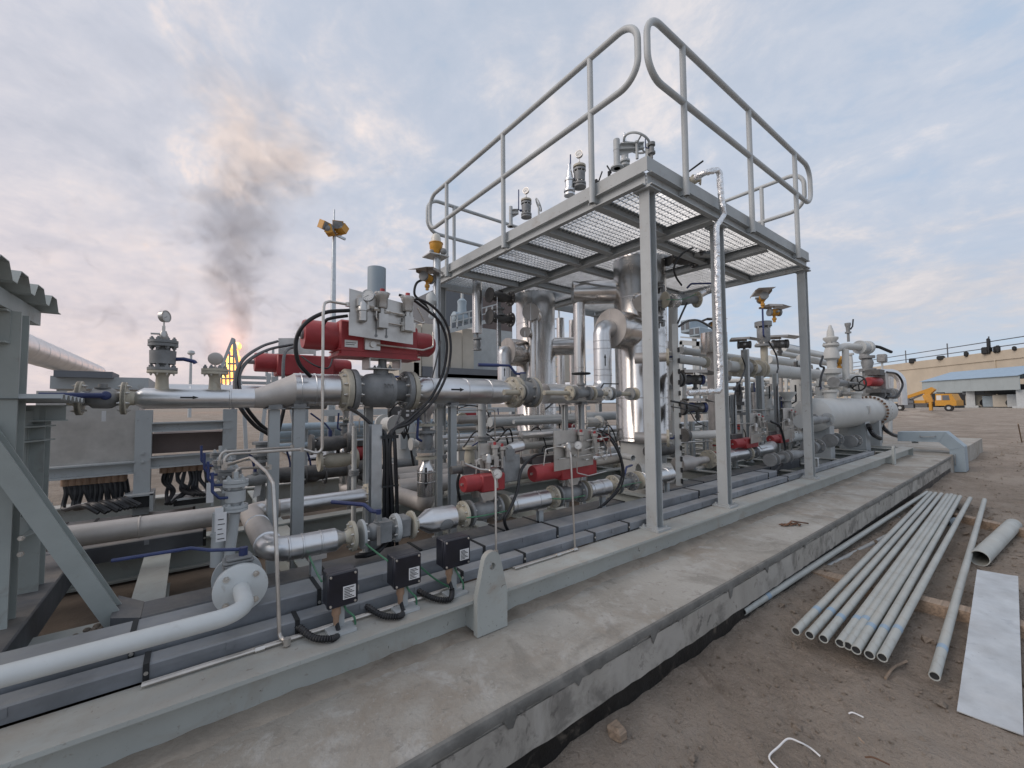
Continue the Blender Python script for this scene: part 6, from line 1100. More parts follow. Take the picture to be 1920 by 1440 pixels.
# pale elbow and the stainless capped drum
t = thing('pale_elbow', 'pale bent pipe with end flange right of the slotted post', 'pipe', PY(1290, 672, 2.75)); MB().tube(fillet([PY(1262, 560, 2.85), PY(1262, 672, 2.85), PY(1318, 679, 2.75)], .12, 8), .055, 22).build('pipe', PALE, t); e = PY(1322, 679, 2.74); flange(t, e, X_, .075, .02, BEIGE, 8)
x, y = XU(1341, 2.9, 1.7), 2.9; t = thing('capped_drum', 'stainless capped drum with a transmitter on it, behind the foil pipe', 'drum', (x, y, BZ)); z0, z1 = ZV(662, x, y), ZV(625, x, y); MB().lathe((x, y, z0), Z_, [(0, .17), (.01, .175), (z1 - z0, .175), (z1 - z0 + .004, .165)], 34).build('cap', STEEL, t); MB().cyl((x, y, BZ), (x, y, z0), .10, n=26).build('column_pipe', DUCT, t)
transmitter('yellow transmitter with dark sunshade on the capped drum', (x - .02, y - .02, z1 + .13), (-.6, -.8, 0), .045, sln=.30, swd=.22, sm=DVAL)
along('thin pale overhead line passing behind the capped drum', 3.3, 1.5 + (746 - 632) / 150 * 1.0, 1276, 1425, .055, PALE, name='overhead_line')
for lb, u, v, y, cb in (('blue-capped transmitter under a wide dark sunshade', 1303, 712, 2.3, 1), ('blue-capped transmitter low between post and column', 1308, 764, 2.3, 1)):
    c = PY(u, v, y); transmitter(lb, c, (.85, -.5, 0), .055, body=DVAL, cap=BLUE if cb else VGREY, sln=.42 if v < 740 else .30, swd=.26 if v < 740 else .14, sm=DUCT); 
    n_ = V((.9, -.2, 0)); t = thing('impulse_valve', 'dark flanged stub left of the ' + ('upper' if v < 740 else 'lower') + ' blue-capped transmitter', 'valve', c); MB().cyl(c - n_ * .30, c - n_ * .05, .04, n=14).lathe(c - n_ * .30, n_, [(0, .08), (.02, .08), (.02, .05), (.05, .05), (.05, .08), (.07, .08)], 20).build('stub', DVAL, t)
c = PY(1327, 815, 2.2); t = thing('cross_pipe', 'short pale cross pipe with coupling between the two columns', 'pipe', c); MB().cyl(PY(1290, 816, 2.3), PY(1352, 813, 2.1), .040, n=18).lathe(PY(1326, 815, 2.2) - X_ * .01, X_, [(0, .044), (.02, .044)], 18).build('pipe', PALE, t); MB().cyl(PY(1286, 816, 2.32) - X_ * .05, PY(1286, 816, 2.32), .07, n=20).build('valve_end', DVAL, t)
for lb, u, y, v0 in (('grey post right of the slotted channel post, left of two', 1297, 2.9, 790), ('grey post right of the slotted channel post, right of two', 1322, 2.9, 790), ('slim post behind the small red actuators, left', 1376, 2.6, 740), ('slim tall post behind the small red actuators, right', 1404, 2.7, 655), ('thick grey post behind the small red actuators', 1427, 2.9, 705), ('slim post carrying a cable, near the right column', 1457, 2.5, 700)):
    x = XU(u, y, 1.2); t = thing('support_post', lb, 'post', (x, y, BZ), 'posts on the right half of the skid'); post(t, (x, y, BZ), ZV(v0, x, y) - BZ, .055 if 'thick' not in lb else .09, m=GREY)
# small actuated valves and lines at the foot
YN, ZN = 2.28, .88; nx_ = lambda u: XU(u, YN, ZN)
t = thing('lower_spool', 'dusty capped pipe and cone left of the second column foot', 'pipe', (nx_(1300), YN, ZN)); MB().lathe((nx_(1276), YN + .03, ZN), X_, [(0, .075), (nx_(1297) - nx_(1276), .075), (nx_(1312) - nx_(1276), .04), (nx_(1330) - nx_(1276), .036)], 26).build('pipe', DUCT, t); flange(t, (nx_(1333), YN + .03, ZN), X_, .10, .02, BEIGE, 8); MB().cyl((nx_(1268) - .1, YN + .25, ZN + .12), (nx_(1300), YN + .25, ZN + .12), .06, n=20).build('rear_stub', DVAL, t)
t = thing('lower_spool', 'pale silver spool right of the second column', 'pipe', (nx_(1390), YN, ZN)); a, b = nx_(1355), nx_(1396); MB().lathe((a, YN, ZN), X_, [(0, .065), (b - a, .065), (b - a + .02, .04)], 26).build('pipe', CLAD, t); flange(t, (b + .05, YN, ZN), X_, .09, .02, BEIGE, 8); bands(t, [(a + .2, YN, ZN)], X_, .065)
t = thing('upright_valve', 'red-marked upright valve stack behind the second column', 'valve', PY(1347, 868, 2.35)); c = PY(1347, 868, 2.35); MB().lathe(c, Z_, [(0, .05), (.04, .05), (.04, .085), (.06, .085), (.06, .05), (.12, .05), (.12, .085), (.14, .085), (.14, .05), (.22, .05), (.22, .085), (.24, .085), (.24, .05), (.32, .06), (.36, .03)], 22).build('body', BEIGE, t); MB().torus(c + Z_ * .13, Z_, .087, .006).torus(c + Z_ * .20, Z_, .054, .006).build('red_seal', RED, t)
xv = nx_(1405); t, Q = small_act('small red actuated valve right of the second column', YN, ZN, xv, 1.1, XU(1373, YN, 1.2), XU(1412, YN, 1.2), 830, (1408, 1428, 775, 832))
xv = nx_(1452); t, Q = small_act('farther small red actuated valve left of the right column', YN + .15, ZN, xv, 1.1, XU(1443, YN + .15, 1.2), XU(1470, YN + .15, 1.2), 822, (1470, 1490, 765, 825))
t = thing('lower_spool', 'silver bent spool left of the right column foot', 'pipe', (nx_(1430), YN, ZN)); MB().tube(fillet([(nx_(1412), YN, ZN), (nx_(1440), YN, ZN), (nx_(1462), YN + .1, ZN + .01)], .1), .07, 22).build('pipe', CLAD, t)
t = thing('lower_spool', 'white taped spool with flanges beside the right column', 'pipe', (nx_(1490), 2.5, .95)); a, b = XU(1478, 2.5, .95), XU(1503, 2.5, .95); MB().cyl((a, 2.5, .95), (b, 2.5, .95), .08, n=24).build('pipe', WHITE, t); flange(t, (b + .04, 2.5, .95), X_, .12, .025, VGREY, 8); flange(t, (b + .2, 2.5, .95), X_, .12, .025, BEIGE, 8); MB().cyl((b, 2.5, .95), (b + .5, 2.5, .95), .06, n=18).build('tail', VGREY, t)
yk = 1.98; t = thing('drain_tee', 'grey drain valve chain ending in a round flange by the right column', 'valve', PY(1470, 857, yk)); zk = ZV(857, XU(1470, yk, .8), yk); kx = lambda u: XU(u, yk, zk); MB().cyl((kx(1447), yk, zk), (kx(1512), yk, zk), .035, n=16).lathe((kx(1478), yk, zk), X_, [(0, .045), (.1, .06), (.2, .06), (.35, .045)], 18).build('body', VGREY, t)
for u, m_ in ((1443, VGREY), (1450, VGREY), (1468, VGREY), (1475, VGREY), (1506, VGREY), (1513, BEIGE)): MB().lathe((kx(u), yk, zk), X_, [(0, .072), (.022, .072)], 24).build('flange', m_, t)
MB().bolts((kx(1513) + .022, yk, zk), X_, .052, 4, .014, .02).build('bolts', BOLT, t); x = kx(1508); MB().chan((x, 1.86, BZ), (x, 1.86, zk - .06), .07, .04, .005, up=Y_).mm((x - .05, 1.83, zk - .062), (x + .05, 2.0, zk - .054)).build('bracket_post', LGREY, t)
# overhead product line with flanges, its instruments
YO = 2.95; zo = ZV(692, XU(1420, YO, 1.7), YO); ox = lambda u: XU(u, YO, zo); t = thing('product_line', 'pale overhead product line with dark flange gaps right of the foil pipe', 'pipe', (ox(1480), YO, zo)); MB().cyl((ox(1362), YO, zo), (ox(1418), YO, zo), .085, n=24).build('thin_part', PALE, t); MB().cyl((ox(1425), YO, zo), (ox(1640), YO, zo), .115, n=28).build('thick_part', PALE, t); bands(t, [(ox(1470), YO, zo), (ox(1530), YO, zo)], X_, .115, .02, PALE)
for u in (1378, 1386, 1402, 1419, 1425): flange(t, (ox(u), YO, zo), X_, .15, .025, BEIGE, 8, bolt=(u in (1378, 1402)))
MB().lathe((ox(1386), YO, zo), X_, [(0, .09), (.1, .13), (.2, .13), (.3, .09)], 22).cyl((ox(1394), YO, zo), (ox(1394), YO, zo + .28), .03, n=12).build('valve_body', VGREY, t)
transmitter('dark instrument head under a curved sunshade on the product line', V((ox(1394), YO - .02, zo + .36)), (.5, -.85, 0), .06, body=DVAL, cap=DVAL, sln=.42, swd=.28, sm=DUCT)
x = ox(1434); t = thing('product_valve', 'upright grey flanged valve on the product line below two transmitters', 'valve', (x, YO, zo)); MB().cyl((x, YO, zo + .08), (x, YO, zo + .42), .055, n=18).build('branch', BEIGE, t); b = V((x, YO, zo + .40)); MB().lathe(b, Z_, [(0, .14), (.035, .14), (.035, .07), (.10, .10), (.30, .10), (.34, .07), (.34, .13), (.375, .13), (.38, .13), (.42, .13)], 26).build('body', VGREY, t); MB().bolts(b + Z_ * .035, Z_, .11, 8, .016, .024).bolts(b + Z_ * .34, -Z_, .10, 8, .016, .024).build('bolts', BOLT, t); MB().tube(fillet([b + V((-.1, -.05, .15)), b + V((-.16, -.06, .16)), b + V((-.16, -.06, .62))], .03), .014, 8).build('lever', BLUE, t)
transmitter('yellow transmitter under a flat sunshade, upper of two on the product valve', b + V((-.04, -.02, .82)), (-.7, -.6, .2), .065, sln=.42, swd=.26, sm=DUCT); transmitter('yellow transmitter under a flat sunshade, lower of two on the product valve', b + V((.15, -.12, .58)), (.8, -.5, 0), .065, sln=.40, swd=.26, sm=DUCT)
transmitter('dark instrument cluster under a curved sunshade right of the yellow transmitters', PY(1462, 645, YO), (.6, -.8, 0), .08, body=DVAL, cap=DVAL, sln=.55, swd=.34, sm=DUCT)
for lb, u0, u1, v, y, r in (('thin pale overhead pipe at the right, upper', 1440, 1560, 657, 4.2, .09), ('thin pale overhead pipe at the right, lower', 1450, 1545, 668, 4.0, .07), ('dark-topped overhead beam pipe at the right', 1470, 1545, 660, 3.6, .06), ('pale stub pipe right of the instrument cluster', 1440, 1500, 678, 3.7, .09), ('pale horizontal pipe passing behind the right column', 1500, 1580, 678, 3.8, .09)):
    along(lb, y, ZV(v, XU((u0 + u1) / 2, y, 2), y), u0, u1, r, PALE, name='overhead_line')
t = thing('rear_drum', 'pale horizontal drum seen between the posts behind the red actuators', 'vessel', PY(1420, 790, 3.6)); yy = 3.6; a, b = XU(1365, yy, 1.2), XU(1478, yy, 1.2); zc = ZV(785, (a + b) / 2, yy); MB().lathe((a, yy, zc), X_, [(0, .40), (b - a, .40), (b - a + .12, .33), (b - a + .2, .15), (b - a + .21, 0)], 36).build('shell', PALE, t); MB().mm((a + .4, yy - .3, SLZ), (a + .55, yy + .3, zc - .3)).mm((b - .5, yy - .3, SLZ), (b - .35, yy + .3, zc - .3)).build('saddle', GREY, t)
for lb, u, v in (('pale tundish with dark lever, upper', 1476, 735), ('pale tundish with dark lever, lower', 1490, 763)):
    c = PY(u, v, 2.75); t = thing('tundish', lb, 'funnel', c - Z_ * .3); MB().lathe(c, -Z_, [(0, .14), (.01, .14), (.13, .05), (.13, .10), (.15, .10), (.15, .05), (.22, .06), (.27, .05), (.27, .10), (.29, .10), (.29, .035), (.6, .035)], 22).build('body', PALE, t); MB().tube(fillet([c + V((.05, -.04, -.2)), c + V((.14, -.08, -.16)), c + V((.14, -.08, .12))], .03), .014, 8).build('lever', DARK, t)
t = thing('pale_column_pipe', 'pale upright pipe behind the right column', 'pipe', PY(1502, 800, 3.1)); x = XU(1502, 3.1, 1.3); MB().cyl((x, 3.1, .9), (x, 3.1, ZV(712, x, 3.1)), .17, n=26).build('pipe', PALE, t); bands(t, [(x, 3.1, 1.5)], Z_, .17, .02, PALE)
# ------------------------------------------------------------------ big horizontal vessel at the end of the skid
YV = 2.30; zv = ZV(774, XU(1590, YV, 1.1), YV); vx = lambda u: XU(u, YV, zv); rv_ = .262
t = thing('horizontal_vessel', 'big pale horizontal vessel with a bolted girth flange at the far end of the skid', 'vessel', (vx(1580), YV, BZ)); x0, x1 = vx(1522), vx(1630)
MB().lathe((x0, YV, zv), X_, [(-.11, .04), (-.10, .12), (-.06, .20), (0, rv_), (x1 - x0, rv_)], 48).build('shell', PALE, t)
f = MB().lathe((x1 - .02, YV, zv), X_, [(0, rv_ + .01), (.02, rv_ + .055), (.10, rv_ + .055), (.11, rv_ + .02), (.15, rv_ + .02), (.16, rv_ + .055), (.25, rv_ + .055), (.26, rv_ + .01), (1.1, rv_ + .0), (1.3, .20), (1.4, .08), (1.41, 0)], 48).build('channel_head', PALE, t); MB().bolts((x1 - .02, YV, zv), -X_, rv_ + .035, 28, .022, .035, both=.26).build('bolts', RUST, f)
for u, w_ in ((1530, .22), (1600, .30), (1625, .16)): x = vx(u); MB().mm((x - w_ / 2, YV - .2, SLZ), (x + w_ / 2, YV + .2, zv - .15)).build('saddle', GREY, t)
for u, h, r in ((1558, 732, .09), (1514, 720, .07), (1607, 735, .08)): x = vx(u); MB().lathe((x, YV, zv + .2), Z_, [(0, r), (ZV(h, x, YV) - zv - .23, r), (ZV(h, x, YV) - zv - .23, r * 1.3), (ZV(h, x, YV) - zv - .19, r * 1.3)], 24).build('nozzle', PALE, t)
MB().mm((vx(1596) - .05, YV - rv_ - .01, zv - .02), (vx(1596) + .05, YV - rv_ + .05, zv + .12)).build('name_plate_bracket', LGREY, t); MB().mm((vx(1596) - .04, YV - rv_ - .014, zv + .0), (vx(1596) + .04, YV - rv_ - .011, zv + .10)).build('name_plate', PLATE, t)
c = PY(1535, 790, 1.95); ball_valve('vessel_drain', 'horizontal drain valve with round end flange in front of the big vessel', PY(1528, 788, 1.90), X_, 1.0, .085, .055, VGREY, None, nb=4, fm=LGREY)
for lb, u, v, y in (('low flanged drain right of the column foot', 1525, 838, 2.05), ('low flanged drain under the big vessel, left', 1562, 825, 2.1), ('low flanged drain under the big vessel, right', 1598, 827, 2.0)): dval(lb, u, v, y, 1.2, VGREY, False)
# safety-valve group above the big vessel
c = PY(1562, 740, 2.5); t = thing('safety_valve_stack', 'tall pale safety valve stack rising above the big vessel', 'valve', c); H = lambda v: ZV(v, c.x, c.y) - c.z; MB().lathe(c, Z_, [(0, .06), (H(728), .06), (H(726), .13), (H(722), .13), (H(720), .07), (H(712), .09), (H(703), .09), (H(700), .15), (H(697), .15), (H(695), .15), (H(692), .15), (H(690), .075), (H(676), .075), (H(672), .13), (H(662), .12), (H(652), .09), (H(648), .13), (H(645), .13), (H(643), .07), (H(636), .12), (H(633), .12), (H(631), .06), (H(622), .055), (H(615), .035), (H(610), .02)], 26).build('body', PALE, t); MB().bolts(c + Z_ * H(696), Z_, .12, 10, .016, .026).bolts(c + Z_ * H(645), Z_, .105, 8, .014, .026).build('bolts', VGREY, t); e = c + Z_ * H(648); MB().tube(fillet([e + V((0, 0, -.1)), e + V((.35, -.12, .0)), e + V((.9, -.3, .0))], .1), .065, 18).build('side_arm', PALE, t); MB().lathe(e + V((.75, -.25, 0)), V((.95, -.31, 0)), [(0, .13), (.05, .13), (.06, .1), (.2, .1), (.21, .13), (.27, .13)], 24).build('arm_flange', LGREY, t)
e2_ = e + V((.5, -.15, .1)); MB().lathe(e2_, Z_, [(0, .022), (.16, .022), (.16, .05), (.19, .05), (.19, .03), (.28, .036), (.32, .05), (.36, .05)], 16).build('vent_valve', VGREY, t); MB().tube([e2_ + V((.04, -.03, .24)), e2_ + V((.10, -.05, .30)), e2_ + V((.12, -.06, .44))], .014, 6).build('vent_lever', DARK, t); MB().tube([e + V((1.0, -.33, .05)), e + V((1.3, -.45, .02)), e + V((1.7, -.55, -.06))], .03, 8).build('arm_lever', DARK, t)
t = thing('safety_support', 'pale leg under the safety valve side arm', 'post', PY(1587, 740, 2.3)); MB().cyl(PY(1587, 735, 2.35), PY(1585, 655, 2.35), .055, n=14).build('leg', PALE, t); cable('looped dark wire hanging beside the safety valve stack', [PY(1543, 668, 2.4), PY(1538, 685, 2.4), PY(1545, 690, 2.4), PY(1540, 705, 2.4), PY(1537, 725, 2.4)], .018, group=GCR)
t = ball_valve('gate_valve', 'grey flanged gate valve with dark upright handwheel on the big vessel', PY(1578, 718, 2.25), X_, .9, .09, .06, VGREY, None, nb=8); wheel(t, PY(1609, 719, 2.1), V((.9, -.35, 0)), .13, .014, 6, DARK); MB().cyl(PY(1590, 718, 2.2), PY(1609, 719, 2.1), .025, n=8).build('stem', VGREY, t)
transmitter('small yellow-bodied transmitter behind the safety valve leg', PY(1573, 675, 2.6), (.8, -.5, 0), .09, shade=False)
c = PY(1645, 716, 2.3); t = thing('end_actuator', 'small red actuator with hose loop above the vessel end', 'actuator', c); MB().lathe(c + V((-.3, .1, 0)), V((.94, -.3, 0)), [(0, .085), (.02, .1), (.35, .1), (.37, .085)], 22).build('cylinder', RED, t); MB().mm(c + V((-.25, -.1, .14)), c + V((.15, .15, .26))).mm(c + V((-.5, -.15, -.24)), c + V((.4, .1, -.17))).build('switch_box', DVAL, t); MB().mm(c + V((.2, -.1, -.15)), c + V((.5, .1, .2))).build('panel', PLATE, t); MB().tube(spline([c + V((.35, -.1, .22)), c + V((.75, -.2, .18)), c + V((.95, -.25, -.05)), c + V((.6, -.2, -.30)), c + V((.2, -.1, -.33))], 8), .022, 8).build('hose', BLACK, t)
t = thing('end_valves', 'cluster of flanged valves on posts beyond the vessel end', 'valve', PY(1640, 735, 2.5)); q = MB()
for u, v, y in ((1626, 732, 2.5), (1652, 740, 2.3), (1670, 738, 2.3)): q.lathe(PY(u, v, y) - X_ * .3, X_, [(0, .13), (.05, .13), (.05, .08), (.25, .09), (.45, .08), (.45, .13), (.5, .13), (.52, .13), (.57, .13)], 20)
q.lathe(PY(1628, 720, 2.6), Z_, [(0, .10), (.3, .10), (.3, .16), (.36, .16), (.36, .09), (.5, .12), (.6, .09), (.6, .15), (.66, .15)], 20); q.build('valves', VGREY, t); q = MB()
for u in (1650, 1669): q.cyl(PZ(u, 830 if u < 1660 else 812, .6), PY(u, 742, PZ(u, 830 if u < 1660 else 812, .6).y), .05, n=10)
q.build('post', GREY, t)
for lb, pts in (('thick black cable dropping from the vessel end', [PY(1628, 797, 2.05), PY(1632, 806, 2.05), PY(1638, 815, 2.0), PY(1650, 822, 2.0)]), ('black cable running from the vessel end into the cable bridge', [PY(1652, 795, 2.3), PY(1660, 806, 2.2), PY(1672, 814, 2.15), PY(1684, 818, 2.1)])): cable(lb, pts, .04, group=GCR)
# ------------------------------------------------------------------ cable bridge over the plinth end
Xq = 11.55; B = lambda u, v: PX(u, v, Xq); top_ = [B(1683, 810), B(1773, 810), B(1808, 838), B(1812, 885)]; bot = [B(1783, 885), B(1780, 843), B(1760, 829), B(1683, 827)]
t = thing('cable_bridge', 'pale grey box-section cable bridge stepping over the plinth end', 'cable bridge', (Xq, top_[3].y, 0)); prof = top_ + bot; m_ = MB(); n = len(prof); m_.v = [p.copy() for p in prof] + [p + V((.42, 0, 0)) for p in prof]
m_.f = [(0, 1, 6, 7), (1, 2, 5, 6), (2, 3, 4, 5), (n + 7, n + 6, n + 1, n), (n + 6, n + 5, n + 2, n + 1), (n + 5, n + 4, n + 3, n + 2)] + [(i, n + i, n + (i + 1) % n, (i + 1) % n) for i in range(n)]; m_.f = [f[::-1] for f in m_.f]; m_.build('duct', BLUEG, t, ang=20)
for a, b in ((top_[1], bot[2]), (top_[2], bot[1])): MB().plate([a + V((-.006, 0, 0)), b + V((-.006, 0, 0)), b + V((.43, 0, 0)), a + V((.43, 0, 0))], .008).build('joint', BLUEG, t)
for p0, p1 in ((B(1725, 817), B(1754, 817)), (B(1791, 852), B(1792, 871))): q = p0 + V((-.05, 0, 0)); MB().tube(fillet([p0, p0 + V((-.05, 0, 0)) + (p1 - p0) * .05 - Z_ * .02, p1 + V((-.05, 0, 0)) - (p1 - p0) * .05 - Z_ * .02, p1], .02), .008, 6).build('handle', VGREY, t)
p = B(1712, 832); MB().cyl((Xq + .2, p.y, BZ), (Xq + .2, p.y, p.z + .03), .05, n=12).build('foot', GREY, t)
# ------------------------------------------------------------------ yard beyond: wall, shed, truck, pipe arch
WD = V((.756, .655, 0)); WN = V((-.655, .756, 0))
def PW(u, v, A): d = ray(u, v); o = V((0, 0, CH)); return o + d * ((V(A) - o).dot(WN) / d.dot(WN))
def wslab(root, name, m, A, u0, u1, z0, z1, dep): a, b = PW(u0, 745, A), PW(u1, 745, A); P = [V((a.x, a.y, z0)), V((b.x, b.y, z0)), V((b.x, b.y, z1)), V((a.x, a.y, z1))]; q = MB(); q.v = P + [p - WN * dep for p in P]; q.f = [(0, 1, 2, 3), (7, 6, 5, 4), (0, 4, 5, 1), (1, 5, 6, 2), (2, 6, 7, 3), (3, 7, 4, 0)]; return q.build(name, m, root, ang=20)
A = PX(1920, 660, 135); t = thing('plant_hall', 'long tan plant hall with equipment rails along its roof', 'building', (A.x, A.y, 0)); wslab(t, 'wall', TANW, A, 1440, 2100, 0, A.z - .25, 20); wslab(t, 'parapet', TANW, A + WN * .2, 1440, 2100, A.z - 1.1, A.z + .9, 20.4); wslab(t, 'opening', DARK, A + WN * .05, 1745, 2100, 0, 4.0, .3)
for dz in (1.5, 2.9): a, b = PW(1590, 700, A), PW(2050, 700, A); MB().tube([V((a.x, a.y, A.z + .3 + dz)), V((b.x, b.y, A.z + .3 + dz))], .11, 6).build('roof_rail', DKGR, t)
for u in (1700, 1779, 1858, 1935): a = PW(u, 700, A); MB().cyl((a.x, a.y, A.z), (a.x, a.y, A.z + 4.4), .12, n=8).build('rail_post', DKGR, t)
a = PW(1868, 700, A) + WN * .1; MB().cyl((a.x, a.y, 2), (a.x, a.y, A.z - .5), .12, n=10).build('down_pipe', TANW, t)
q = MB()
for u, w_, h in ((1712, 1.4, 1.4), (1766, 1.6, 1.0), (1814, .8, 1.2), (1853, 1.8, 1.6), (1857, .6, 3.6), (1868, .5, 1.5), (1874, .8, 1.6), (1905, .7, .9)): a = PW(u, 700, A); q.rbox((a.x - 1, a.y - w_ * .45, A.z + .5), (a.x + 1, a.y + w_ * .45, A.z + .55 + h * .95), .2)
q.build('roof_unit', DARK, t)
A2 = PX(1900, 765, 108); ztop, zbot = ZV(705, A2.x, A2.y), ZV(731, A2.x, A2.y); t = thing('pipe_shed', 'long grey shed with a pale blue roof raised on concrete legs', 'shed', (A2.x, A2.y, 0)); u1 = 1913
for k in range(6): ua = 1730 + (u1 - 1730) * k / 6; ub = 1730 + (u1 - 1730) * (k + 1) / 6 - .15; wslab(t, 'fascia_panel', SHED, A2, ua, ub, zbot, ztop, .12)
a, b = PW(1728, 745, A2), PW(1914, 745, A2); q = MB(); P = [V((a.x, a.y, ztop - .02)) + WN * .25, V((b.x, b.y, ztop - .02)) + WN * .25, V((b.x, b.y, ztop + 1.9)) - WN * 5.5, V((a.x, a.y, ztop + 1.9)) - WN * 5.5, V((b.x, b.y, ztop - .02)) - WN * 11, V((a.x, a.y, ztop - .02)) - WN * 11]; q.v = P + [p + Z_ * .06 for p in P]; q.f = [(0, 1, 2, 3), (3, 2, 4, 5), (9, 8, 7, 6), (11, 10, 8, 9), (0, 6, 7, 1), (1, 7, 8, 2), (2, 8, 10, 4), (5, 4, 10, 11), (0, 3, 9, 6), (3, 5, 11, 9)]; q.build('roof', SHEDB, t, ang=15)
wslab(t, 'end_wall', SHED, A2 - WN * 10.6, 1740, u1, zbot, ztop, .12)
for u in (1899, 1806, 1751): c = PW(u, 745, A2) - WN * 1.2; MB().mm((c.x - .6, c.y - .55, .1), (c.x + .6, c.y + .55, zbot)).mm((c.x - 1.6, c.y - 1.0, 0), (c.x + 1.6, c.y + 1.0, .45)).build('leg', LGREY, t)
for k, (u, m_, w_, h, z0) in enumerate(((1806, TAN, 1.8, 1.0, .1), (1852, TAN, 1.6, .95, .1), (1815, DKGR, 2.4, .7, 1.15), (1836, DVAL, 1.5, .7, 1.2), (1828, BLUEG, 1.4, .9, .1), (1868, LGREY, 1.2, 1.0, .1), (1858, DARK, 2.0, .6, 1.2))):
    c = PW(u, 745, A2) - WN * 4.0; w_ *= 2.0; h *= 2.2; z0 *= 2.2; t2 = thing('process_unit', ('tan cooler box with round fan under the shed, left', 'tan cooler box with round fan under the shed, right', 'dark unit above the left tan cooler box', 'dark unit between the two cooler boxes', 'blue-grey machine between the two cooler boxes', 'pale frame unit right of the cooler boxes', 'black unit above the right cooler box')[k], 'machine', (c.x, c.y, 0)); MB().rbox((c.x - 1.2, c.y - w_ * .8, z0), (c.x + 1.2, c.y + w_ * .8, z0 + h), .05).build('casing', m_, t2)
    if k < 2: MB().lathe((c.x - 1.18, c.y + .4, .95), -X_, [(0, .72), (.05, .72)], 18).build('fan', DARK, t2)
struct(MB().mm((A2.x - 4, A2.y - 6, -.1), (A2.x + 60, A2.y + 60, .10)), 'yard_slab', CONC)
# boom truck
c = PX(1794, 770, 80); gpt = V((c.x, c.y, 0)); td = V((.22, .975, 0)); tn = V((-.975, .22, 0))
def TP(a, b, z): return gpt + td * a + tn * b + Z_ * z
t = thing('boom_truck', 'yellow boom lift truck parked in front of the shed', 'truck', gpt)
def tbox(name, m, a0, a1, b0, b1, z0, z1, cut=0.0, par=None):
    q = MB(); P = [TP(a, b, z) for z in (z0, z1) for a, b in ((a0, b0), (a1, b0), (a1, b1), (a0, b1))]
    if cut: P[4] = P[4] + td * cut; P[7] = P[7] + td * cut
    q.v = P; q.f = [(3, 2, 1, 0), (4, 5, 6, 7), (0, 1, 5, 4), (1, 2, 6, 5), (2, 3, 7, 6), (3, 0, 4, 7)]; q.f = [f[::-1] for f in q.f]; return q.build(name, m, par or t, ang=20)
cb = tbox('cab', YEL, 0, 2.1, -2.1, 0, .75, 1.45); c2_ = tbox('cab_top', YEL, .1, 2.05, -2.05, -.05, 1.45, 2.35, .35)
tbox('window', DKGR, .62, 1.35, -.04, -.02, 1.5, 2.15, .1, c2_); tbox('window', DIAL, 1.45, 1.95, -.04, -.02, 1.5, 2.15, 0, c2_); tbox('bumper', DARK, -.1, .2, -2.1, .02, .45, .75)
tbox('chassis', DARK, 1.8, 8.6, -1.9, -.2, .55, .95); tbox('deck', DVAL, 2.7, 8.4, -2.1, 0, .95, 1.08); tbox('tool_locker', DVAL, 2.9, 4.2, -.5, 0, .5, 1.0); tbox('tank', DKGR, 4.4, 5.4, -.5, 0, .4, 1.5)
for a in (.75, 1.0 + 4.9, 7.2):
    if a == .75 or a > 5: w_ = MB().cyl(TP(a, .05, .45), TP(a, -.25, .45), .45, n=20).build('wheel', TYRE, t); MB().cyl(TP(a, .07, .45), TP(a, 0, .45), .2, n=14).build('rim', LGREY, w_)
tbox('turntable', YEL, 3.2, 4.6, -1.7, -.3, 1.1, 1.5); tbox('outrigger', YEL, 2.4, 2.7, -.2, .15, .1, 1.3); tbox('outrigger', YEL, 7.6, 7.9, -.2, .15, .1, 1.3); tbox('pump_unit', DKGR, 4.9, 5.9, -1.5, -.2, 1.1, 1.75)
b_ = MB().bar(TP(2.6, -1.0, 3.1), TP(5.9, -1.0, 1.75), .45, .42).build('boom', YEL, t); MB().bar(TP(2.5, -1.0, 3.15), TP(3.3, -1.0, 2.2), .6, .55).bar(TP(3.0, -1.0, 1.2), TP(3.3, -1.0, 2.3), .8, .8, X_).build('boom_head', YEL, b_); MB().bar(TP(3.6, -.7, 2.3), TP(5.2, -.7, 1.5), .18, .2).build('lift_ram', DVAL, b_)
bk = MB()
for a in (6.1, 7.6):
    for b in (-1.6, -.4): bk.bar(TP(a, b, 1.3), TP(a, b, 3.2), .07, .07, X_)
for z in (2.2, 2.7, 3.2): bk.bar(TP(6.1, -.4, z), TP(7.6, -.4, z), .07, .07).bar(TP(6.1, -1.6, z), TP(7.6, -1.6, z), .07, .07)
bk.build('basket_rail', LGREY, t); tbox('basket', BLUEG, 6.05, 7.65, -1.65, -.35, 1.3, 2.0); tbox('control_stand', WHT, 6.9, 7.7, -.4, -.3, 2.1, 3.2)
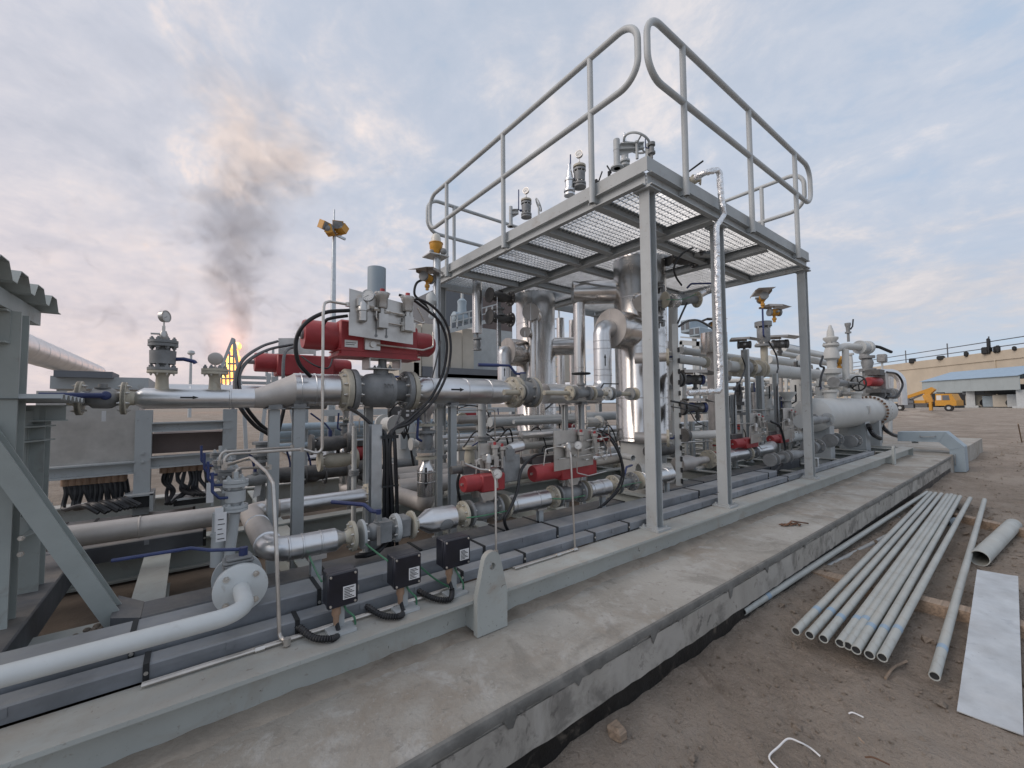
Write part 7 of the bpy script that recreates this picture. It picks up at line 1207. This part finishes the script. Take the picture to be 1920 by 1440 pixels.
# silver pipe arch in front of the hall
A3 = V((26, 3.9, 0)); z = 2.6
pts = [PX(1585, 706, 24), PX(1620, 698, 25), PX(1678, 699, 26), PX(1690, 712, 26), PX(1692, 745, 26)]; t = thing('pipe_arch', 'large shiny clad pipe arching down beyond the vessel end', 'pipe', pts[-1] - Z_ * 1.5); MB().tube(fillet(pts + [pts[-1] - Z_ * .35], .5, 6), .17, 22).build('pipe', CLAD, t); MB().tube([PX(1668, 703, 27), PX(1668, 760, 27)], .15, 18).tube([PX(1655, 700, 29), PX(1655, 760, 29)], .14, 16).build('leg_pipe', CLAD, t); MB().tube([PX(1610, 742, 26), PX(1690, 740, 26)], .17, 18).build('lower_pipe', CLAD, t)
for lb, u, v0, v1, hd in (('thin mast with a small camera head beyond the vessel', 1621, 672, 715, .25), ('thin mast with a double head on a bent arm', 1654, 676, 712, .3)):
    a, b = PX(u, v0, 30), PX(u, v1, 30); t = thing('camera_mast', lb, 'mast', b); MB().cyl(b, a, .05, n=8).build('pole', LGREY, t); MB().rbox(a + V((-.2, -.2, -.1)), a + V((.2, .2, .35)), .05).build('head', VGREY, t)
t = thing('earth_mound', 'low mound of loose brown earth before the truck', 'mound', PZ(1690, 776, 0)); m_ = MB(); c = PZ(1695, 781, 0); nn = 36
for i in range(nn + 1):
    for j in range(nn + 1):
        a, b = (i / nn - .5) * 2, (j / nn - .5) * 2; r2 = a * a + b * b; z = max(0, 1 - r2) * (.55 + .5 * mn.noise(V((a * 2.5, b * 2.5, 1)))) + .06 * mn.noise(V((a * 9, b * 9, 4))); m_.v.append(V((c.x + b * 6, c.y + a * 4.5, z - .06)))
m_.f = [(i * (nn + 1) + j, (i + 1) * (nn + 1) + j, (i + 1) * (nn + 1) + j + 1, i * (nn + 1) + j + 1) for i in range(nn) for j in range(nn)]; m_.f = [f[::-1] for f in m_.f]; m_.build('mound', SOIL, t, ang=180)
# mid-distance plant seen through the right half
for lb, u0, u1, v0, v1, x, m_ in (('blue-grey cabin of the far rack, left', 1276, 1293, 598, 625, 16, BLUEG), ('blue-grey glazed cabin of the far rack, right', 1292, 1312, 612, 632, 16, BLUEG), ('blue-grey far skid cabin behind the instrument cluster', 1468, 1482, 645, 660, 24, BLUEG)):
    a, b = PX(u0, v1, x), PX(u1, v0, x); t = thing('far_cabin', lb, 'cabin', a); MB().rbox((a.x, min(a.y, b.y), a.z), (a.x + 1.5, max(a.y, b.y), b.z), .03).build('body', m_, t); q = MB()
    for k in range(2): yy = min(a.y, b.y) + (k + .5) * abs(a.y - b.y) / 2; q.mm((a.x - .02, yy - abs(a.y - b.y) * .17, a.z + (b.z - a.z) * .25), (a.x + .02, yy + abs(a.y - b.y) * .17, a.z + (b.z - a.z) * .85))
    q.build('window', DKGR, t); MB().cyl(V((a.x + .7, (a.y + b.y) / 2, 0)), V((a.x + .7, (a.y + b.y) / 2, a.z)), .1, n=8).build('leg', GREY, t)
t = thing('far_rack', 'far grey steel rack with braced legs right of the corner column', 'rack', PX(1290, 745, 14)); q = MB()
for u in (1278, 1310, 1340): q.bar(PX(u, 640, 14), PX(u, 760, 14), .12, .12, X_)
q.bar(PX(1276, 642, 14), PX(1345, 648, 14), .12, .16).bar(PX(1284, 650, 14), PX(1278, 690, 14), .08, .08).bar(PX(1304, 650, 14), PX(1310, 690, 14), .08, .08).bar(PX(1276, 632, 14), PX(1345, 637, 14), .05, .05); q.build('frame', GREY, t)
t = thing('far_skid', 'grey clutter of a farther skid seen through the posts', 'skid', PX(1450, 740, 15)); q = MB(); q2 = MB(); rs = random.Random(5)
for k in range(26):
    u, v = rs.uniform(1365, 1600), rs.uniform(690, 745); p = PX(u, v, rs.uniform(13, 18)); (q if k % 2 else q2).lathe(p - Y_ * .3, Y_ if k % 3 else Z_, [(0, .09), (.04, .09), (.04, .05), (.3, .06), (.5, .05), (.5, .09), (.55, .09)], 12)
for v in (700, 712, 726, 738, 750): q.tube([PX(1240, v + 2, 16), PX(1640, v, 17)], .07, 8)
for u in range(1250, 1640, 28): q.bar(PX(u, 700, 16.5), PX(u, 775, 16.5), .08, .08, X_)
q.build('pipework', PALE, t); q2.build('valves', VGREY, t)

rs = random.Random(11); LBL = ('behind the second column', 'right of the capped drum', 'under the product line', 'below the yellow transmitters', 'left of the right column', 'behind the right column', 'right of the right column', 'above the big vessel', 'near the vessel saddle', 'beside the girth flange')
ex = ((1362, 765, 2.7), (1385, 745, 3.1), (1412, 745, 3.2), (1440, 752, 3.0), (1462, 770, 2.9), (1492, 700, 3.3), (1508, 745, 3.1), (1535, 735, 2.7), (1545, 820, 2.6), (1652, 760, 2.5))
for (u, v, y), lb in zip(ex, LBL):
    c = PY(u, v, y); t = thing('small_fitting_stack', 'small upright valve stack ' + lb, 'valve', c - Z_ * .25, 'small valve stacks on the right half'); MB().lathe(c - Z_ * .25, Z_, [(0, .03), (.12, .03), (.12, .08), (.15, .08), (.155, .08), (.18, .08), (.18, .045), (.24, .06), (.32, .06), (.36, .045), (.36, .08), (.385, .08), (.39, .08), (.415, .08), (.415, .03), (.5, .03)], 18).build('body', (VGREY, DVAL, PALE)[rs.randrange(3)], t)
    MB().tube(fillet([c + V((-.05, -.04, .05)), c + V((-.11, -.07, .06)), c + V((-.11, -.07, .26))], .02), .011, 6).build('lever', (DARK, BLUE)[rs.randrange(2)], t); MB().bolts(c - Z_ * .10, -Z_, .062, 6, .010, .016).build('bolts', BOLT, t)
LB2 = ('behind the slotted post', 'right of the slotted post', 'left of the second column', 'right of the second column', 'behind the first small red actuator', 'behind the second small red actuator', 'left of the right column', 'in front of the rear drum')
for (u, v0, v1, y), lb in zip(((1262, 640, 840, 2.9), (1286, 690, 860, 2.9), (1352, 745, 860, 3.0), (1390, 720, 850, 3.2), (1416, 735, 860, 3.1), (1445, 720, 850, 3.3), (1480, 790, 860, 2.8), (1467, 705, 850, 3.2)), LB2):
    x = XU(u, y, 1.2); z0, z1 = ZV(v1, x, y), ZV(v0, x, y); t = thing('riser_pipe', 'thin upright pipe ' + lb, 'pipe', (x, y, z0), 'thin upright pipes on the right half'); MB().cyl((x, y, z0), (x, y, z1), rs.uniform(.022, .045), n=14).build('pipe', (PALE, GREY, DUCT)[rs.randrange(3)], t); MB().lathe((x, y, z0 + (z1 - z0) * .55), Z_, [(0, .075), (.02, .075), (.024, .07), (.028, .075), (.05, .075)], 18).build('flange', VGREY, t)
for k, (u0, v0, u1, v1, y) in enumerate(((1362, 795, 1500, 792, 2.6), (1276, 830, 1360, 826, 2.7), (1276, 845, 1400, 838, 3.0), (1378, 770, 1520, 766, 2.8))): itube(('first', 'second', 'third', 'fourth')[k] + ' thin level tube among the posts on the right half', [PY(u0, v0 + 8, y), PY(u0, v0, y), PY(u1, v1, y + .1), PY(u1, v1 + 12, y + .1)], .010)

# dense rear pipework of the skid, one braced assembly behind the front lines
rs = random.Random(3); t = thing('rear_piping', 'dense braced pipework with flanged valves filling the rear of the skid', 'pipework', (3.5, 4.6, SLZ))
def rp(u, v, y): return PY(u, v, y)
for k in range(34):
    y = rs.uniform(3.3, 5.1); u = rs.uniform(600, 1560); v = rs.uniform(770, 885) if u < 1250 else rs.uniform(690, 850); c = rp(u, v, y)
    if c.z < .55 or c.x > 9 or (950 < u < 1050 and v < 840): continue
    ax = (X_, X_, Z_, Y_)[rs.randrange(4)]; s_ = rs.uniform(.75, 1.15); m_ = (DVAL, VGREY, PALE, BEIGE, DVAL)[rs.randrange(5)]
    b = MB().lathe(c - ax * .14 * s_, ax, [(0, .075 * s_), (.022, .075 * s_), (.022, .035 * s_), (.07 * s_, .055 * s_), (.20 * s_, .055 * s_), (.25 * s_, .035 * s_), (.25 * s_, .075 * s_), (.28 * s_, .075 * s_)], 18).build('flanged_valve', m_, t); MB().bolts(c - ax * (.14 * s_ - .022), ax, .06 * s_, 6, .009, .013).build('bolts', BOLT, b)
    if rs.random() < .6: d = V((rs.uniform(-1, 1), rs.uniform(-1, 0), rs.uniform(.1, 1))).normalized(); MB().cyl(c, c + Z_ * .10 * s_, .016, n=8).tube([c + Z_ * .10 * s_, c + Z_ * .12 * s_ + d * .05, c + Z_ * .12 * s_ + d * .20], .0075, 6).build('lever', (BLUE, DARK)[rs.randrange(2)], b)
for k in range(20):
    y = rs.uniform(3.2, 5.1); u = rs.uniform(620, 1500); x = XU(u, y, 1); z1 = rs.uniform(.95, 1.75); r = rs.uniform(.018, .042)
    if x < 8 and not 950 < u < 1050: b = MB().cyl((x, y, SLZ), (x, y, z1), r, n=12).build('riser', (PALE, GREY, DUCT, CLAD)[rs.randrange(4)], t); MB().lathe((x, y, z1 * .72), Z_, [(0, r * 2), (.018, r * 2), (.02, r * 1.8), (.022, r * 2), (.04, r * 2)], 16).build('flange', VGREY, b)
for k in range(14):
    y = rs.uniform(3.3, 5.2); z = rs.choice((.72, .95, 1.15, 1.3)); a, b = XU(rs.uniform(640, 1000), y, z), XU(rs.uniform(1050, 1450), y, z); MB().cyl((a, y, z), (min(b, 9), y, z), rs.uniform(.02, .055), n=14).build('level_pipe', (PALE, DUCT, CLAD, GREY)[rs.randrange(4)], t)
for k in range(18):
    u, v = rs.uniform(700, 1550), rs.uniform(760, 860); y = rs.uniform(3.0, 4.6); c = rp(u, v, y)
    if c.x < 8.5: MB().tube(spline([c, c + V((rs.uniform(.05, .2), 0, rs.uniform(.03, .15))), c + V((rs.uniform(.2, .4), rs.uniform(-.1, .1), rs.uniform(-.1, .05))), c + V((rs.uniform(.2, .45), rs.uniform(-.1, .1), rs.uniform(-.5, -.25)))], 6), rs.uniform(.007, .012), 7).build('conduit', BLACK, t)
for k in range(12):
    u, v = rs.uniform(640, 1500), rs.uniform(770, 850); y = rs.uniform(3.0, 4.4); c = rp(u, v, y); l = rs.uniform(.3, .8)
    if c.x < 8: MB().tube(fillet([c, c + Z_ * .15, c + V((l, 0, .15)), c + V((l, 0, -.2))], .03, 4), .006, 6).build('impulse_tube', TUBE, t)
for k, (u, v, y) in enumerate(((1130, 820, 3.6), (1072, 800, 4.0), (1390, 800, 3.4))): c = rp(u, v, y); b = MB().lathe(c - X_ * .1, X_, [(0, .05), (.01, .055), (.2, .055), (.21, .05)], 18).build('red_actuator', RED, t); MB().mm(c + V((-.05, -.05, .05)), c + V((.08, .05, .14))).mm(c + V((-.02, -.03, -.16)), c + V((.04, .03, -.054))).build('bracket', VGREY, b)
def PG(u, v, z): return PZ(u, v, z + GO)
# ------------------------------------------------------------------ loose material in the foreground
GP = 'grey coated tubes laid side by side on the timbers'
near = [(1393, 1147), (1492, 1184), (1518, 1191), (1544, 1198), (1575, 1206), (1590, 1211), (1605, 1219), (1630, 1228), (1654, 1233), (1752, 1268)]
far = [(1738, 923), (1745, 924), (1754, 925), (1765, 926), (1776, 928), (1784, 928), (1791, 930), (1800, 931), (1819, 934), (1846, 937)]
ordn = ['leaning closest to the plinth, apart from the rest', 'second from the plinth', 'third from the plinth', 'fourth from the plinth', 'fifth from the plinth', 'sixth from the plinth', 'seventh from the plinth', 'eighth from the plinth', 'ninth from the plinth', 'lying apart beside the steel sheet']
for i, (a, b) in enumerate(zip(near, far)):
    p0, p1 = PG(*a, .115 if i < 9 else .07), PG(*b, .125); t = thing('coated_tube', 'long grey coated tube, ' + ordn[i], 'tube', p0, GP); d = (p1 - p0).normalized()
    MB().pipe(p0, p1, .0210, .004, 22).build('tube', COAT, t); s0 = .30 + .03 * (i % 3) if i != 9 else .30; q = p0 + d * s0; MB().pipe(q, q + d * .05, .0218, .002, 22).build('blue_tape', SHEDB, t); MB().pipe(p0 + d * .006, p0 + d * .012, .0171, .0169, 18).build('bore', DARK, t)  # black disc just inside the mouth stands for shade in the hollow tube
p0, p1 = PG(1549, 1064, .05), PG(1680, 996, .05); t = thing('coated_tube', 'shorter darker tube lying on the earth under the others', 'tube', p0); MB().pipe(p0, p1, .018, .004, 16).build('tube', GREY, t)
for lb, a, b, w_, h in (('long rough timber under the tubes, nearer one', (1521, 1068), (2010, 1192), .10, .085), ('long rough timber under the tubes, farther one', (1692, 941), (2010, 1012), .10, .095)):
    p0, p1 = PG(*a, .085), PG(*b, .085); d = (p1 - p0).normalized(); t = thing('timber', lb, 'timber', (p0 + p1) / 2); k = 3; m_ = MB(); n = 40; sd = d.cross(Z_).normalized()
    for i in range(n + 1):
        c = p0.lerp(p1, i / n)
        for a_, b_ in ((-1, -1), (1, -1), (1, 1), (-1, 1)): q = c + sd * a_ * w_ / 2 + Z_ * (b_ * h / 2 - h / 2); m_.v.append(q + V((0, mn.noise(q * 8), mn.noise(q * 9 + V((3, 3, 3))))) * .004)
    for i in range(n):
        for j in range(4): a_ = 4 * i + j; b_ = 4 * i + (j + 1) % 4; m_.f.append((a_, b_, b_ + 4, a_ + 4))
    m_.f += [(3, 2, 1, 0), tuple(4 * n + j for j in range(4))]; m_.build('plank', WOOD, t, ang=30)
c4 = [PG(1832, 1067, .15), PG(1909, 1080, .15), PG(1919, 1376, .03), PG(1794, 1332, .03)]
SHEET = mat('scratched_sheet', (.52, .55, .57), .42, .35, var=.14, scale=5, bump=.08, bscale=14, rvar=.2, dust=.2, stains=[(13, .62, .66, (.38, .41, .44), .5), (3, .52, .70, (.62, .64, .65), .5), (60, .66, .69, (.25, .27, .28), .6)])
m_ = MB(); n = 24
for i in range(n + 1):
    for j in range(7):
        p = c4[0].lerp(c4[1], j / 6).lerp(c4[3].lerp(c4[2], j / 6), i / n); m_.v.append(p + Z_ * (.006 * mn.noise(p * 3) + .004 * mn.noise(p * 9)))
m_.f = [(i * 7 + j, (i + 1) * 7 + j, (i + 1) * 7 + j + 1, i * 7 + j + 1) for i in range(n) for j in range(6)]
o = len(m_.v); m_.v += [q - Z_ * .004 for q in m_.v]; m_.f += [tuple(k + o for k in f[::-1]) for f in m_.f]; rim = [j for j in range(7)] + [i * 7 + 6 for i in range(1, n + 1)] + [n * 7 + j for j in range(5, -1, -1)] + [i * 7 for i in range(n - 1, 0, -1)]
m_.f += [(rim[k], rim[(k + 1) % len(rim)], rim[(k + 1) % len(rim)] + o, rim[k] + o) for k in range(len(rim))]
single(m_, 'steel_sheet', SHEET, 'scratched pale steel sheet lying on the earth at the right', 'sheet')
p0, p1 = PG(1836, 1047, .075), PG(1900, 984, .075); t = thing('cut_pipe', 'short thick grey pipe offcut on the earth at the right', 'pipe', p0); r = .5 * 28 / PPM(p0); MB().pipe(p0, p1, r, .005, 30).build('pipe', COAT, t)
for lb, a, b in (('tiny dark pipe offcut under the tubes, left', (1670, 981), (1682, 973)), ('tiny dark pipe offcut under the tubes, right', (1775, 981), (1790, 976))): p0, p1 = PG(*a, .04), PG(*b, .04); single(MB().pipe(p0, p1, .035, .004, 18), 'pipe_offcut', BLUEG, lb, 'pipe')
st = [PG(u, v, .02 + z) for u, v, z in ((1462, 1445, 0), (1442, 1420, .01), (1460, 1400, .02), (1478, 1385, .03), (1500, 1392, .03), (1520, 1403, .01), (1538, 1418, 0))]; single(MB().tube(spline(st, 6), .0035, 6), 'plastic_strap', WHT, 'bent pale plastic strap lying on the earth at the bottom', 'strap')
for lb, a, b, r, m_ in (('small white offcut of wire on the earth', (1591, 1338), (1619, 1345), .003, WHT), ('pale straw stalk bent on the earth beside the tubes', (1660, 1272), (1700, 1240), .006, WOOD), ('dark bent wire on the earth at the bottom edge', (1622, 1420), (1668, 1434), .003, RUST), ('short pale twig on the earth near the bottom', (1613, 1385), (1621, 1394), .003, WOOD)):
    p0, p1 = PG(*a, .03), PG(*b, .03); single(MB().tube(spline([p0, (p0 + p1) / 2 + V((.0, .01, .006)), p1], 5), r, 6), 'litter', m_, lb, 'litter')
c = PZ(1480, 984, SLT + .01); m_ = MB()
for k in range(26): a = random.gauss(0, .05); m_.ball(c + V((a, random.gauss(0, .018) - a * .5, .004)), random.uniform(.006, .014), (1.6, 1, .7), 6, 4)
m_.tube([c + V((-.02, 0, .01)), c + V((.02, -.01, .03)), c + V((.14, -.09, .006))], .006, 5); o = m_.build('earth_clump', RUST, ang=180); o['label'] = 'dark clump of earth and twig on the concrete plinth'; o['category'] = 'clump'
p = PG(1156, 1368, .085); t = thing('broken_brick', 'broken brown clay lump lying against the plinth foot', 'brick', p); m_ = MB().rbox(p + V((-.03, -.035, -.03)), p + V((.03, .025, .02)), .010)
for i, q in enumerate(m_.v): m_.v[i] = q + V((mn.noise(q * 30), mn.noise(q * 30 + V((4, 0, 0))), mn.noise(q * 30 + V((0, 4, 0))))) * .012
m_.build('lump', WOOD, t, ang=20)
p = PZ(1916, 829, .02); t = thing('stake', 'thin wooden stake standing in the earth at the right edge', 'stake', p); MB().bar(p, PY(1909, 795, p.y), .03, .03, X_).build('stake', WOOD, t)
# ------------------------------------------------------------------ flare: stack, flame, smoke
FL = PY(438, 715, 118.0); FL.z = 0
def fl(u, v): return PY(u, v, 118.0)
FLM = bpy.data.materials.new('flame'); FLM.use_nodes = True; ft = FLM.node_tree; b = ft.nodes['Principled BSDF']; ft.nodes.remove(b); em = N('ShaderNodeEmission', ft); gv = N('ShaderNodeTexCoord', ft)
L(ramp(ft, noise(ft, gv.outputs['Object'], .35, 4, .6), [(.35, (1, .20, .04)), (.52, (1, .38, .09)), (.66, (1, .72, .30))], 'LINEAR'), em.inputs[0], ft); em.inputs[1].default_value = 4.0; L(em.outputs[0], ft.nodes['Material Output'].inputs[0], ft)
t = thing('flare_stack', 'flare stack behind the stair', 'flare', FL); MB().cyl(FL, fl(438, 722), .35, n=12).build('stack', DKGR, t); fb = MB()
for u, v, r, h in ((423, 708, 1.4, 1.2), (431, 697, 1.5, 1.5), (438, 684, 1.4, 1.6), (431, 680, 1.0, 1.6), (443, 668, 1.0, 1.6), (437, 661, .8, 1.7), (417, 716, 1.0, 1.0), (410, 713, .6, 1.0), (449, 652, .5, 1.4), (416, 698, .6, 1.6), (449, 676, .6, 1.5), (425, 668, .4, 1.5), (441, 646, .5, 1.5)): fb.ball(fl(u, v) + V((0, random.uniform(-2, 2), 0)), r, (.95, 1, h), 14, 9)
for i, q in enumerate(fb.v): fb.v[i] = q + V((mn.noise(q * .45), mn.noise(q * .45 + V((9, 0, 0))), mn.noise(q * .35 + V((0, 9, 0))) * 1.6)) * .9
fb.build('flame', FLM, t, ang=180)
SM = bpy.data.materials.new('flare_smoke'); SM.use_nodes = True; ft = SM.node_tree; ft.nodes.remove(ft.nodes['Principled BSDF']); pv = N('ShaderNodeVolumePrincipled', ft); L(pv.outputs[0], ft.nodes['Material Output'].inputs['Volume'], ft)
pv.inputs['Color'].default_value = (.46, .40, .40, 1); pv.inputs['Anisotropy'].default_value = .2
ob = N('ShaderNodeTexCoord', ft).outputs['Object']; sp = N('ShaderNodeSeparateXYZ', ft); L(ob, sp.inputs[0], ft); zN = mth(ft, 'DIVIDE', sp.outputs[2], 70.0, True)
wob = noise(ft, ob, .045, 3, .5); wob2 = noise(ft, ob, .045, 3, .5)
# plume axis: leans left, then right as it rises; radius grows with height
axx = mth(ft, 'MULTIPLY', mth(ft, 'SINE', mth(ft, 'MULTIPLY', zN, 7.5)), mth(ft, 'MULTIPLY', zN, -7.0)); axx = mth(ft, 'ADD', axx, mth(ft, 'MULTIPLY', mth(ft, 'SUBTRACT', wob, .5), mth(ft, 'MULTIPLY', zN, 34)))
dx = mth(ft, 'SUBTRACT', sp.outputs[0], axx); rad = mth(ft, 'ADD', mth(ft, 'MULTIPLY', mth(ft, 'POWER', zN, .8), 24.0), 2.2)
rr = mth(ft, 'SQRT', mth(ft, 'ADD', mth(ft, 'POWER', dx, 2.0), mth(ft, 'POWER', sp.outputs[1], 2.0))); fall = mth(ft, 'SUBTRACT', 1.0, mth(ft, 'DIVIDE', rr, rad), True)
nz = ramp(ft, mth(ft, 'ADD', mth(ft, 'MULTIPLY', noise(ft, ob, .13, 7, .66, .9), .95), mth(ft, 'MULTIPLY', fall, .34)), [(.58, 0), (.80, 1)], 'LINEAR'); fade = ramp(ft, zN, [(0.0, .9), (.05, 1), (.25, .5), (.55, .22), (.98, 0)], 'LINEAR')
dn_ = mth(ft, 'MULTIPLY', mth(ft, 'MULTIPLY', nz, fade), .18); L(dn_, pv.inputs['Density'], ft)
pv.inputs['Emission Color'].default_value = (1, .34, .09, 1); glow = ramp(ft, mth(ft, 'DIVIDE', mth(ft, 'ADD', sp.outputs[2], 9.0), 24.0, True), [(0, .0), (.15, .6), (.40, 1), (.62, .25), (1, 0)], 'LINEAR'); gr = mth(ft, 'SUBTRACT', 1.0, mth(ft, 'DIVIDE', mth(ft, 'SQRT', mth(ft, 'ADD', mth(ft, 'POWER', mth(ft, 'ADD', sp.outputs[0], 2.0), 2.0), mth(ft, 'POWER', sp.outputs[1], 2.0))), 6.5), True)  # orange emission stands in for flame light scattered by the smoke
L(mth(ft, 'MULTIPLY', mth(ft, 'MULTIPLY', glow, mth(ft, 'POWER', gr, 1.6)), mth(ft, 'MULTIPLY', noise(ft, ob, .35, 4, .6), .14)), pv.inputs['Emission Strength'], ft)
base = fl(452, 640); sm = MB().mm(base + V((-30, -24, -10)), base + V((30, 24, 69))); o = bpy.data.meshes.new('smoke'); o.from_pydata([tuple(q - base) for q in sm.v], [], sm.f); o.materials.append(SM); so_ = bpy.data.objects.new('smoke', o); COL.objects.link(so_); so_.location = base; so_['kind'] = 'stuff'; so_['label'] = 'dark smoke plume rising from the flare'; so_['category'] = 'smoke'
for o in bpy.data.objects:
    if '_o' in o: del o['_o']
